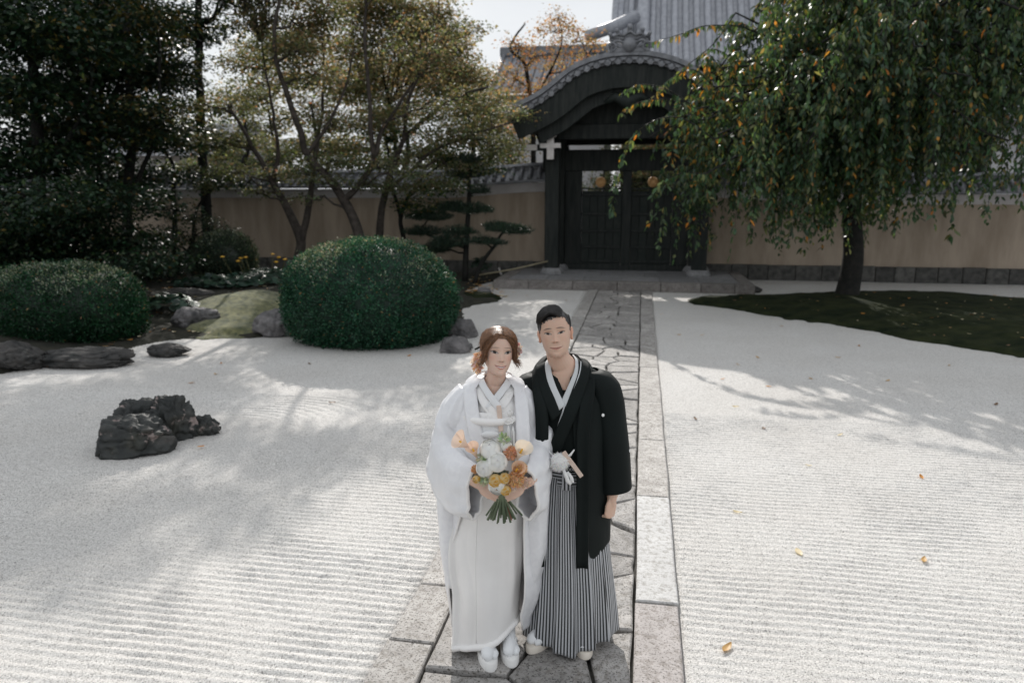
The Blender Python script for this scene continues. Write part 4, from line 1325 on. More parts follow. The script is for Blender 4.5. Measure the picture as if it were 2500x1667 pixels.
# low weeping maple dome by the wall
Y = 16.8
b0 = A(440, 600, Y); bb = base_of(b0)
make_tree('weeping_shrub', 'low dome of dark laceleaf shrub in front of the left wall', None, bb,
          [([np.array(bb), A(442, 560, Y), A(450, 525, Y)], 0.05, 0.02)],
          pads_px([(440, 505, 75, 16, .05), (400, 530, 60, 14, .05), (490, 520, 50, 14, .05), (430, 550, 80, 14, .04), (380, 555, 40, 12, .1)], Y, 0.4, 0.6), 2600, 0.06, 0.03,
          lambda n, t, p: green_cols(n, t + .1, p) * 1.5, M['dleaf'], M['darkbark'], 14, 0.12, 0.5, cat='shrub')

# orange tree behind the wall, beside the gate
Y = 24.5
bb = tuple(A(1230, 420, Y) * np.array([1, 1, 0]))
def persim_cols(n, tone, p):
    return palette(n, [(0.38, 0.20, 0.11), (0.38, 0.26, 0.155), (0.26, 0.19, 0.11), (0.15, 0.14, 0.08)], [4, 4, 3, 2 - tone])
make_tree('bare_orange_tree', 'thin tree with sparse orange leaves behind the wall beside the gate', 'autumn trees behind the wall', bb,
          [([np.array(bb), A(1225, 330, Y), A(1220, 240, Y), A(1205, 150, Y), A(1170, 110, Y), A(1205, 55, Y)], 0.12, 0.03),
           ([A(1220, 240, Y), A(1260, 170, Y), A(1290, 100, Y), A(1285, 40, Y)], 0.06, 0.015),
           ([A(1225, 300, Y), A(1300, 220, Y), A(1340, 150, Y), A(1370, 90, Y)], 0.06, 0.015)],
          pads_px([(1270, 70, 50, 34, 1), (1330, 90, 50, 34, 1), (1230, 130, 60, 30, 1), (1300, 160, 60, 34, 1), (1180, 180, 50, 34, 1), (1250, 220, 60, 40, 1), (1360, 140, 30, 30, 1), (1190, 100, 40, 26, 1), (1280, 40, 26, 20, 1), (1210, 280, 60, 30, 1)], Y, 0.8), 330, 0.10, 0.06, persim_cols, M['leaf'], M['darkbark'], 8, 0.14, 0.0, twigs=14, limb=0.03)
# mixed hedge trees behind the left wall
for (label, x, Y, pads, tn) in (
        ('yellowing tree behind the left wall above its coping', 720, 24.0, [(640, 350, 60, 26, .7), (720, 340, 70, 30, .6), (800, 345, 60, 26, .6), (700, 400, 70, 16, .3), (560, 380, 60, 20, .6)], 0),
        ('olive green tree behind the wall near the gate', 1080, 24.5, [(1010, 330, 70, 34, .25), (1090, 300, 70, 40, .35), (1150, 350, 60, 34, .2), (1060, 380, 80, 24, .1), (1180, 390, 50, 20, .1)], 0),
        ('tall hazy tree far behind the maples', 900, 29.0, [(820, 180, 100, 60, .5), (930, 150, 110, 70, .55), (1040, 180, 80, 60, .6), (880, 280, 110, 40, .4), (1080, 250, 60, 40, .5)], 0),
        ('wide brownish tree rising far behind the twin-stemmed maple', 620, 27.0, [(520, 330, 90, 40, .3), (620, 290, 100, 46, .4), (720, 260, 100, 46, .5), (560, 220, 90, 44, .35), (660, 180, 100, 46, .5), (760, 330, 90, 40, .35), (850, 350, 90, 34, .3), (600, 110, 80, 40, .5), (700, 90, 90, 44, .6)], 0),
        ('dull green tree far behind the left wall and storehouse', 420, 30.0, [(330, 340, 70, 36, .1), (420, 370, 70, 30, .1), (480, 300, 70, 36, .15), (380, 290, 70, 36, .1), (300, 260, 80, 40, .1)], 0),
        ('tan leaved maple standing just behind the wall above the forked maple', 900, 23.0, [(800, 130, 80, 44, .6), (870, 185, 95, 42, .6), (850, 90, 100, 48, .65), (930, 60, 100, 50, .75), (960, 150, 95, 44, .7), (880, 15, 120, 42, .7), (1000, 110, 85, 50, .8), (1050, 165, 75, 44, .8), (1000, 40, 60, 40, .75), (1040, 100, 50, 36, .8), (1000, 215, 85, 36, .6), (1090, 190, 55, 34, .75), (900, 240, 90, 30, .5), (800, 210, 70, 30, .5), (830, 20, 70, 40, .6)], 1),
        ('low leafy hedge tree over the left part of the wall coping', 560, 22.6, [(430, 385, 60, 22, .05), (500, 365, 60, 26, .1), (570, 385, 60, 20, .1), (640, 365, 60, 26, .15), (700, 385, 60, 20, .15)], 0),
        ('low leafy hedge tree over the wall coping behind the slender tree', 930, 22.6, [(770, 375, 60, 24, .2), (850, 385, 60, 20, .15), (930, 365, 60, 26, .2), (1000, 385, 60, 20, .15), (1070, 375, 60, 22, .15), (1140, 388, 55, 18, .15)], 0),
        ('rusty tree far behind the wall left of the gate roof', 1120, 28.0, [(1090, 200, 60, 40, .8), (1140, 240, 60, 40, .7), (1180, 320, 50, 30, .5), (1050, 260, 60, 36, .6), (1120, 290, 60, 30, .5)], 0),
        ('broad tree beyond the gate doors', 1500, 31.0, [(1440, 360, 60, 30, .4), (1520, 350, 70, 30, .4), (1480, 410, 80, 26, .4), (1600, 380, 80, 40, .2), (1400, 420, 60, 26, .3)], 0)):
    bb = tuple(A(x, 440, Y) * np.array([1, 1, 0]))
    make_tree('background_tree', label, 'trees behind the wall', bb, [([np.array(bb), A(x, 400, Y), A(x + 8, 340, Y), A(x - 5, 240, Y)], 0.16, 0.04)],
              pads_px(pads, Y, 0.5 if tn else 0.8, 0.7), 1150 if tn else 620, 0.095 if tn else 0.125, 0.07 if tn else 0.085, maple_cols, M['leaf'], M['darkbark'], 12, 0.2, 0.2)

# ------------------------------------------------------------------ niwaki pines
def needle_pads(root, b, pads, per=5200, cols=((0.018, 0.040, 0.026), (0.030, 0.058, 0.036), (0.06, 0.09, 0.06))):
    Ps, Ds, Ns = [], [], []
    for c, r_ in pads:
        c, r_ = np.array(c), np.array(r_)
        n = int(4.19 * r_[0] * r_[1] * r_[2] * per * 3) + 300
        q = rand_dir(n) * (rng.random((n, 1)) ** 0.35)
        q[:, 2] = np.where(q[:, 2] < 0, q[:, 2] * 0.45, q[:, 2])
        p = c + q * r_ * (1 + 1.1 * (fbm(q * 2.6 + c, 7, 2)[:, None] - 0.5))
        Ps.append(p)
        Ds.append(unit(q * np.array([1, 1, 0.5]) + np.array([0, 0, 0.75]) + rng.standard_normal((n, 3)) * 0.5))
        Ns.append(rand_dir(n))
    P_, D_, N_ = map(np.vstack, (Ps, Ds, Ns))
    n = len(P_)
    V, F, C_ = leaf_mesh(P_, D_, N_, 0.085 * (0.7 + 0.6 * rng.random(n)), np.full(n, 0.014), palette(n, cols, [3, 4, 2]))
    return np_obj('needles', V - np.array(b), F, M['needle'], root, False, C_)

def niwaki(label, base, stems, pads):
    root = empty('niwaki_pine', base)
    tag(root, label, 'pine', 'cloud-pruned pines beside the gate')
    mb = MB()
    b = np.array(base)
    pts_all = []
    for pts, r0, r1 in stems:
        sp = spline(pts, 18)
        mb.tube(sp - b, np.linspace(r0, r1, len(sp)), 8)
        pts_all.append(sp)
    allp = np.vstack(pts_all)
    for c, r_ in pads:
        i = int((np.linalg.norm(allp - c, axis=1) + 2 * np.clip(allp[:, 2] - c[2], 0, 9)).argmin())
        mb.tube(wander(allp[i], np.array(c) - np.array([0, 0, r_[2] * 0.2]), 5, 0.1) - b, np.linspace(0.03, 0.012, 5), 6)
    mb.build('trunk', M['darkbark'], root, True)
    needle_pads(root, base, pads)
    return root
def np_pads(lst, Y):
    out = []
    for x, y_, rx, rz_ in lst:
        yy = Y + random.uniform(-0.25, 0.25)
        k = yy / (_F * 0.98) * S
        out.append((A(x, y_, yy), (rx * k, rx * k * 0.8, rz_ * k)))
    return out
Y = 18.2
bb = base_of(A(1068, 640, Y))
niwaki('tall cloud-pruned pine with dark pads left of the gate', bb, [([np.array(bb), A(1070, 590, Y), A(1072, 540, Y), A(1076, 480, Y), A(1078, 420, Y), A(1076, 370, Y)], 0.085, 0.04),
       ([A(1071, 570, Y), A(1030, 555, Y), A(985, 540, Y), A(955, 520, Y)], 0.045, 0.02)],
       np_pads([(1085, 484, 46, 15), (1045, 475, 30, 10), (1102, 440, 24, 13), (1070, 405, 34, 12), (1080, 368, 30, 13), (985, 500, 52, 16), (1030, 480, 40, 12), (970, 535, 44, 14), (1030, 560, 44, 20), (1055, 535, 40, 14), (1000, 575, 38, 16)], Y))
Y = 18.0
bb = base_of(A(1090, 640, Y))
niwaki('small leaning pine with a pale topped pad beside the gate', bb, [([np.array(bb), A(1102, 612, Y), A(1120, 585, Y), A(1138, 562, Y), A(1150, 540, Y), A(1165, 525, Y)], 0.06, 0.025)],
       np_pads([(1165, 528, 48, 13), (1140, 520, 30, 9), (1190, 535, 30, 8), (1108, 556, 34, 11), (1140, 560, 24, 8)], Y))

# ------------------------------------------------------------------ round-leaf clumps and yellow flowers in the bed
def disc_leaf_clump(label, c, rx, ry, n, Rl, cols, flowers=0, h=0.28):
    root = empty('leafy_clump', c)
    tag(root, label, 'plant', 'glossy round-leaved plants in the bed')
    Vs, Cs, k = [], [], 9
    col = palette(n, cols, [1] * len(cols), 0.25)
    for i in range(n):
        a, r_ = rng.uniform(0, 2 * PI), math.sqrt(rng.random())
        p = np.array([rx * r_ * math.cos(a), ry * r_ * math.sin(a), h * (1 - 0.55 * r_ * r_) * rng.uniform(0.6, 1.05)])
        nn = unit(np.array([math.cos(a) * 0.5 * r_, math.sin(a) * 0.5 * r_, 1]) + rng.standard_normal(3) * 0.25)
        u = unit(np.cross(nn, np.array([math.cos(a), math.sin(a), 0.1])))
        w = np.cross(nn, u)
        rr_ = Rl * rng.uniform(0.7, 1.25)
        ring = [p + rr_ * (math.cos(t) * u + math.sin(t) * w * 0.85) - nn * rr_ * 0.22 for t in np.linspace(0.35, 2 * PI - 0.35, k - 1)]
        Vs += [p] + ring
        Cs += [col[i]] * k
    base = np.arange(n)[:, None] * k
    F = np.vstack([base + np.array([[0, j, j + 1]]) for j in range(1, k - 1)])
    np_obj('leaves', np.array(Vs), [F], M['gleaf'], root, False, np.array(Cs))
    for i in range(flowers):
        x, y_ = rng.uniform(-rx, rx), rng.uniform(-ry, ry) * 0.6
        z = h + rng.uniform(0.1, 0.3)
        s_ = MB().tube([(x * 0.7, y_ * 0.7, 0), (x, y_, z)], [0.008, 0.006], 5).build('stalk', M['stalk'], root)
        MB().lathe([(0.012, -0.01), (0.045, 0.0), (0.055, 0.015), (0.02, 0.03)], 9, (x, y_, z)).build('flower_head', M['yflower'], s_, True)
    return root
GL = [(0.020, 0.050, 0.032), (0.030, 0.065, 0.042)]
def zb(p): return (float(p[0]), float(p[1]), bedh(float(p[0]), float(p[1])))
disc_leaf_clump('clump of glossy round leaves beside the pinkish boulder', zb(G(392, 722, 0.15)), 0.50, 0.38, 110, 0.085, GL, 0, 0.34)
disc_leaf_clump('spreading glossy leaves with yellow flowers beside the small clipped shrub', zb(G(610, 645, 0.3)), 0.95, 0.9, 330, 0.10, GL, 8, 0.30)
disc_leaf_clump('dark round leaves along the back of the moss mound', zb(G(500, 662, 0.25)), 1.05, 0.5, 240, 0.09, GL, 0, 0.26)
disc_leaf_clump('few glossy leaves under the leaning pine', zb(G(1105, 620, 0.2)), 0.32, 0.3, 60, 0.07, GL, 0, 0.5)
disc_leaf_clump('round leaves at the wall foot behind the maples', zb(A(760, 575, 19.0)), 0.5, 0.4, 90, 0.10, GL, 3, 0.5)

# ------------------------------------------------------------------ weeping cherry
TX, TY = 4.25, 16.3
cherry = empty('weeping_cherry_tree', (TX, TY, 0.1))
tag(cherry, 'large weeping cherry with yellowing drooping leaves on the moss island', 'tree')
mb = MB()
tp = spline([(TX, TY, 0.0), (TX + 0.07, TY, 1.0), (TX - 0.05, TY, 2.2), (TX + 0.10, TY - 0.1, 3.8), (TX + 0.05, TY - 0.15, 5.4)], 20)
mb.tube(tp - np.array([TX, TY, 0.1]), np.interp(np.linspace(0, 1, 20), [0, 0.06, 0.3, 1], [0.33, 0.235, 0.20, 0.13]), 12)
P_, D_, N_, T_ = [], [], [], []
b = np.array([TX, TY, 0.1])
def bottom_z(x, yv):
    # lower fringe of the crown
    return np.interp(x, [-0.6, 0.1, 0.6, 1.3, 2.4, 3.4, 4.4, 5.2, 6.4, 8.0], [2.1, 1.15, 0.7, 0.5, 0.55, 0.8, 1.05, 1.3, 1.7, 2.1])
nlimb = 64
strings = 0
for i in range(nlimb + 32):
    az = 2 * PI * (i + random.uniform(-0.3, 0.3)) / nlimb * 1.0 + (i % 3) * 0.4
    reach = random.uniform(1.1, 3.9)
    if i >= nlimb:
        az = random.uniform(PI * 0.92, PI * 1.42)          # the side that leans to the gate
        reach = random.uniform(2.2, 4.7)
    if math.sin(az) < -0.2: reach *= 1.0
    if math.cos(az) > 0.3: reach = min(reach * 1.05, 4.0)
    z0 = random.uniform(2.7, 4.2) if i >= nlimb else random.uniform(2.9, 5.4)
    start = tp[int(np.abs(tp[:, 2] - z0).argmin())]
    top = z0 + random.uniform(0.5, 2.1) * (1 if reach < 2.8 else 0.75)
    end = np.array([TX + reach * math.cos(az), TY + reach * 0.9 * math.sin(az), 0])
    end[2] = top - random.uniform(0.2, 0.9)
    mid = (start + end) / 2
    mid[2] = top
    lp = spline([start, start * 0.65 + mid * 0.35 + np.array([0, 0, 0.25]), mid, end], 16)
    lp = lp + (fbm(lp * 1.7 + i, 12, 2)[:, None] - 0.5) * 0.3
    cap_ = 3.35 + 1.05 * np.clip(lp[:, 0], -0.5, 9)
    lp[:, 2] = np.where(lp[:, 2] > cap_, cap_ - 0.25 * (lp[:, 2] - cap_), lp[:, 2])
    mb.tube(lp - b, np.linspace(0.055, 0.014, 16), 6, caps=False)
    ns = 15
    for j in range(ns):
        t = rng.uniform(0.25, 1.0)
        p0 = lp[int(t * 15)]
        out = unit(np.array([p0[0] - TX, p0[1] - TY, 0]) + rng.standard_normal(3) * np.array([.9, .9, 0]))
        ln = rng.uniform(0.2, 0.75)
        p1 = p0 + out * ln * 0.6 + np.array([0, 0, rng.uniform(0.0, 0.25)])
        zb_ = float(bottom_z(p0[0], p0[1])) + abs(rng.normal(0, 0.38))
        p2z = min(p1[2] - 0.35, max(zb_, p1[2] - rng.uniform(0.6, 2.6)))
        p3 = np.array([p1[0] + out[0] * ln * 0.5 + rng.normal(0, .08), p1[1] + out[1] * ln * 0.5 + rng.normal(0, .08), p2z])
        p2 = np.array([(p1[0] * 0.4 + p3[0] * 0.6), (p1[1] * 0.4 + p3[1] * 0.6), p1[2] * 0.62 + p3[2] * 0.38])
        sp = spline([p0, p1, p2, p3], 14)
        mb.tube(sp[::2] - b, np.linspace(0.010, 0.003, 7), 4, caps=False)
        L_ = np.linalg.norm(np.diff(sp, axis=0), axis=1).sum()
        m_ = int(L_ / 0.028)
        tt = np.sort(rng.random(m_)) ** 0.85
        q = np.stack([np.interp(tt, np.linspace(0, 1, 14), sp[:, kk]) for kk in range(3)], 1)
        side = rand_dir(m_) * np.array([1, 1, 0.2])
        P_.append(q + side * 0.03)
        D_.append(unit(side * 0.6 + np.array([0, 0, -0.85]) + rng.standard_normal((m_, 3)) * 0.28))
        N_.append(unit(side + np.array([0, 0, 0.45]) + rng.standard_normal((m_, 3)) * 0.4))
        strings += 1
# long sprays reaching left over the gate
for (px_list, yv) in ((((1600, 250), (1530, 205), (1470, 195), (1430, 215)), 14.2), (((1610, 265), (1540, 230), (1470, 235), (1425, 262)), 14.3), (((1640, 320), (1560, 270), (1480, 290), (1430, 360), (1412, 440), (1405, 490)), 13.6),
                     (((1640, 200), (1590, 160), (1530, 190), (1500, 230)), 14.6), (((1700, 60), (1620, 60), (1560, 80), (1490, 100)), 15.0), (((1690, 30), (1640, 100), (1580, 150), (1540, 190)), 15.0), (((1620, 400), (1560, 400), (1505, 440), (1492, 540)), 13.4)):
    sp = spline([A(x, y_, yv) for x, y_ in px_list], 22)
    sp0 = spline([tp[14], (tp[14] + sp[0]) / 2 + np.array([0, 0, 0.3]), sp[0]], 10)
    mb.tube(sp0 - b, np.linspace(0.04, 0.014, 10), 6, caps=False)
    mb.tube(sp - b, np.linspace(0.014, 0.004, 22), 5, caps=False)
    L_ = np.linalg.norm(np.diff(sp, axis=0), axis=1).sum()
    m_ = int(L_ / 0.022)
    tt = rng.random(m_)
    q = np.stack([np.interp(tt, np.linspace(0, 1, 22), sp[:, kk]) for kk in range(3)], 1)
    side = rand_dir(m_) * np.array([1, 1, 0.2])
    P_.append(q + side * 0.03); D_.append(unit(side * 0.5 + np.array([-0.15, 0, -0.8]) + rng.standard_normal((m_, 3)) * 0.25)); N_.append(unit(side + np.array([0, 0, 0.5]) + rng.standard_normal((m_, 3)) * 0.35))
mb.build('trunk', M['darkbark'], cherry, True)
P_, D_, N_ = map(np.vstack, (P_, D_, N_))
n = len(P_)
cc = palette(n, [(0.040, 0.084, 0.044), (0.062, 0.112, 0.056), (0.135, 0.165, 0.072)], [4, 4, 2.0])
oo = palette(n, [(0.55, 0.22, 0.035), (0.50, 0.26, 0.06), (0.36, 0.22, 0.07), (0.20, 0.18, 0.075)], [3, 3, 3, 7])
left_warm = 0.045 + 0.20 * sstep(-(P_[:, 0] - 2.6), 0, 2.2) * sstep(P_[:, 2], 2.0, 4.5)  # upper-left term puts sunlit olive into the leaf colour, besides autumn orange
pick = rng.random(n) < left_warm * (0.4 + 1.2 * fbm(P_ * 0.9, 77, 2))
cc = cc * (0.6 + 0.8 * fbm(P_ * 1.1, 91, 3))[:, None]
V, F, C_ = leaf_mesh(P_, D_, N_, 0.140 * (0.5 + 0.7 * rng.random(n)), 0.055 * (0.7 + 0.5 * rng.random(n)), np.where(pick[:, None], oo, cc), 'leaf', 0.16)
np_obj('crown', V - b, F, M['cleaf'], cherry, False, C_)

# dark evergreens at the right
def right_tree(label, x, y_, pads_w, r0, h):
    bb = (x, y_, 0.0)
    make_tree('evergreen_tree', label, 'dark evergreens at the right', bb, [([np.array(bb), (x + .05, y_, h * 0.35), (x - .08, y_, h * 0.7), (x, y_, h)], r0, r0 * 0.3)],
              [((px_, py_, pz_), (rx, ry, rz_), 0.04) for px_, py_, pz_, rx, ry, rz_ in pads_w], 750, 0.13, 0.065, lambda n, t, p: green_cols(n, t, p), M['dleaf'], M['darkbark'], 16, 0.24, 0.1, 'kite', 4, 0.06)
right_tree('dark evergreen towering behind the weeping cherry', 7.0, 22.0, [(6.0, 19.0, 5.6, 1.8, 1.3, 1.1), (7.6, 19.0, 5.0, 1.7, 1.3, 1.1), (8.8, 18.4, 6.4, 1.8, 1.5, 1.3), (6.6, 19, 7.4, 2.0, 1.4, 1.3), (4.6, 19.3, 6.8, 1.4, 1.0, .9), (8.2, 18.6, 8.6, 2.0, 1.6, 1.4), (5.4, 19.4, 8.6, 1.6, 1.2, 1.0)], 0.22, 8.6)
right_tree('black-green evergreen at the right picture edge', 8.62, 17.2, [(8.6, 16.8, 3.9, .8, 1.0, .5), (8.2, 16.4, 4.9, 1.1, 1.2, .8), (9.3, 16.6, 5.8, 1.5, 1.4, 1.1), (8.0, 16.8, 6.6, 1.4, 1.3, 1.0), (9.8, 16.8, 4.2, 1.2, 1.2, .9), (9.0, 16.8, 7.8, 1.7, 1.4, 1.1), (7.4, 16.9, 5.7, .8, .9, .6)], 0.20, 7.6)

# ------------------------------------------------------------------ small things
bp_ = empty('bamboo_pole', tuple(G(1105, 652)))
tag(bp_, 'thin bamboo pole lying low from the bed to the gate post', 'pole')
pA, pB = A(1100, 640, 18.3), A(1258, 600, 19.0)
pA[2], pB[2] = max(0.22, pA[2]), max(0.42, pB[2])
MB().tube([pA - np.array(bp_.location), (pA + pB) / 2 - np.array(bp_.location) - np.array([0, 0, .03]), pB - np.array(bp_.location)], 0.022, 8).build('cane', M['bamboo'], bp_, True)
for k in range(1, 6):
    q = pA + (pB - pA) * k / 6 - np.array(bp_.location) - np.array([0, 0, .03 * math.sin(PI * k / 6)])
    MB().tube([q - (pB - pA) * 0.004, q + (pB - pA) * 0.004], 0.026, 8).build('node', M['bamboo'], bp_)
sk = G(1153, 634, 0.02)
o = MB().tube([(0, 0, -0.02), (-0.10, 0.05, 0.22)], [0.03, 0.028], 8).build('short_stake', M['whitepaint'])
o.location = sk
tag(o, 'short pale stake leaning at the corner of the gate platform', 'stake')

# fallen leaves: one curled leaf mesh in several shapes
def leaf_shape(seed, L=0.085, W=0.036):
    rg = np.random.default_rng(seed)
    n, w = 9, 5
    cv, tw = rg.uniform(0.25, 0.8), rg.uniform(-0.5, 0.5)
    V = []
    for i in range(n):
        t = i / (n - 1)
        hw = W / 2 * max(0.03, math.sin(PI * t ** 0.85) ** 0.8)
        for j in range(w):
            u = (j / (w - 1) - 0.5) * 2
            x = (t - 0.5) * L
            z = 0.004 + cv * 0.35 * L * (t - 0.5) ** 2 + 0.4 * W * cv * u * u * 0.5 + tw * 0.2 * W * u * (t - 0.5)
            V.append((x, u * hw, z))
    F = np.array([(i * w + j, (i + 1) * w + j, (i + 1) * w + j + 1, i * w + j + 1) for i in range(n - 1) for j in range(w - 1)])
    V = np.array(V)
    V[:, 2] -= V[:, 2].min() - 0.002
    return V, F
lcols = {'tan': (0.52, 0.33, 0.14), 'orange': (0.50, 0.22, 0.04), 'pale': (0.70, 0.60, 0.42), 'brown': (0.17, 0.095, 0.045)}
LM = {}
for cn_, cv_ in lcols.items():
    for sd in range(3):
        V, F = leaf_shape(sd * 7 + 3)
        me_ = np_mesh('fallen_leaf', V, [F], True, np.tile(np.array(cv_), (len(V), 1)) * (0.85 + 0.3 * fbm(V * 60, sd, 2)[:, None]))
        me_.materials.append(M['fleaf'])
        LM[(cn_, sd)] = me_
def fallen(x, y_, cn_, label, sc=1.0, z=0.006, group='fallen leaves on the gravel'):
    o = link('fallen_leaf', LM[(cn_, random.randrange(3))])
    p = G(x, y_)
    o.location = (p[0], p[1], z)
    o.rotation_euler = (random.uniform(-.2, .2), random.uniform(-.2, .2), random.uniform(0, 6.28))
    o.scale = (sc,) * 3
    tag(o, label, 'leaf', group)
    return o
fallen(1670, 1490, 'tan', 'curled tan leaf on the gravel, nearest the bottom edge', 1.05)
fallen(1835, 1270, 'pale', 'broad pale tan leaf alone in the middle of the sunlit gravel', 1.1)
fallen(2122, 1288, 'tan', 'crumpled tan leaf towards the right edge of the sunlit gravel', 0.95)
fallen(1694, 1178, 'pale', 'small whitish leaf on the gravel near the path edge', 0.8)
fallen(2116, 1097, 'orange', 'bright orange-brown leaf just outside the cherry shadow', 0.85)
fallen(2288, 930, 'brown', 'dark brown leaf in the shade near the right edge', 1.0)
fallen(1857, 1070, 'pale', 'tiny whitish leaf on the gravel right of the groom', 0.6)
fallen(763, 926, 'brown', 'brown leaf on the gravel between rock group and bride', 1.0)
fallen(711, 836, 'brown', 'dark leaf on the gravel in front of the big shrub', 0.9)
fallen(462, 1030, 'orange', 'orange leaf caught against the rock group', 0.9, 0.02)
fallen(112, 846, 'orange', 'orange leaf between the two dark boulders at the left', 1.2, 0.02)
for (x, y_, c_, lb) in (
        (1520, 722, 'tan', 'tan leaf on shaded gravel beside the far end of the path'), (1613, 770, 'tan', 'tan leaf on shaded gravel, upper of two below the moss island tip'),
        (1560, 770, 'tan', 'tan leaf on shaded gravel close to the path border'), (1660, 871, 'orange', 'orange leaf on gravel at the edge of the gate shadow'),
        (1765, 888, 'orange', 'orange leaf just inside the lower edge of the cherry shadow'), (1862, 870, 'tan', 'tan leaf on gravel in the middle of the cherry shadow'),
        (1973, 795, 'orange', 'orange leaf on gravel just below the moss island edge'), (1695, 838, 'tan', 'tan leaf alone on shaded gravel right of the path'),
        (1740, 822, 'tan', 'tan leaf on shaded gravel up and right of a similar one'), (1925, 822, 'tan', 'tan leaf on shaded gravel below the middle of the moss island'),
        (1795, 750, 'orange', 'orange leaf on gravel near the middle of the moss island edge'), (2040, 875, 'tan', 'tan leaf among the light flecks of the cherry shadow'),
        (1597, 963, 'brown', 'small brown leaf on sunlit gravel near the path border'), (1690, 935, 'pale', 'pale thin leaf on gravel just outside the gate shadow'),
        (940, 818, 'orange', 'orange leaf on gravel at the foot of the big clipped shrub'), (1076, 808, 'orange', 'orange leaf on gravel beside the two grey rocks'),
        (440, 880, 'orange', 'orange leaf on gravel below the lone small rock'), (508, 835, 'orange', 'orange leaf on gravel in front of the moss mound'),
        (495, 860, 'tan', 'tan leaf on gravel between small rock and moss mound'), (1210, 680, 'tan', 'tan leaf on gravel in front of the platform, left of centre'),
        (1240, 668, 'tan', 'tan leaf on gravel close to the platform kerb'), (1180, 672, 'orange', 'orange leaf on gravel beside the moss tongue tip'),
        (1300, 690, 'tan', 'tan leaf on gravel beside the upper left of the path'), (1755, 985, 'brown', 'brown leaf on sunlit gravel below the cherry shadow'),
        (2015, 760, 'tan', 'tan leaf on the gravel edge of the moss island'), (2180, 840, 'tan', 'tan leaf on shaded gravel towards the right edge'),
        (1930, 1000, 'pale', 'pale leaf on gravel among the lower branch shadows')):
    fallen(x, y_, c_, lb, 0.85)
def litter(name, label, spots):
    Vs, Fs, Cs, n0 = [], [], [], 0
    for (x, y_, z, sc) in spots:
        cn_ = random.choice(list(lcols)); V, F = leaf_shape(random.randrange(9) * 7 + 3)
        a_, b_ = random.uniform(0, 6.28), random.uniform(-.5, .5)
        Rm = np.array(Matrix.Rotation(a_, 3, 'Z') @ Matrix.Rotation(b_, 3, 'X'))
        Vs.append(V @ Rm.T * sc + np.array([x, y_, z])); Fs.append(F + n0); n0 += len(V)
        Cs.append(np.tile(np.array(lcols[cn_]) * random.uniform(.6, 1.1), (len(V), 1)))
    o = np_obj(name, np.vstack(Vs), [np.vstack(Fs)], M['fleaf'], None, True, np.vstack(Cs))
    tag(o, label, 'leaves', kind='stuff')
sp_ = []
for k in range(420):
    p_ = G(random.uniform(230, 720), random.uniform(640, 800), 0.2)
    h_ = bedh(p_[0], p_[1])
    if h_ > 0.03: sp_.append((p_[0], p_[1], h_ + 0.01, random.uniform(0.6, 1.2)))
litter('leaf_litter', 'scattered dry leaves littering the shaded bed round the moss mound', sp_)
sp_ = []
for k in range(120):
    p_ = G(random.uniform(1070, 1168), random.uniform(636, 674), 0.1)
    sp_.append((p_[0], p_[1], max(0.004, bedh(p_[0], p_[1]) + 0.01), random.uniform(0.8, 1.7)))
litter('leaf_litter', 'dry leaves littering the ground left of the gate platform', sp_)
isl_poly = np.array([tuple(G(*q)[:2]) for q in isl_px])
sp_ = []
for k in range(160):
    p_ = G(random.uniform(1600, 2352), random.uniform(676, 815), 0.1)
    d_ = poly_sd(np.array([p_[0]]), np.array([p_[1]]), isl_poly)[0]
    if d_ > 0.25: sp_.append((p_[0], p_[1], 0.05 + 0.16 * float(sstep(np.array([d_]), 0, 1.6)[0]) + 0.02, random.uniform(0.5, 1.0)))
litter('leaf_litter', 'sparse dry leaves lying on the dark moss island', sp_)
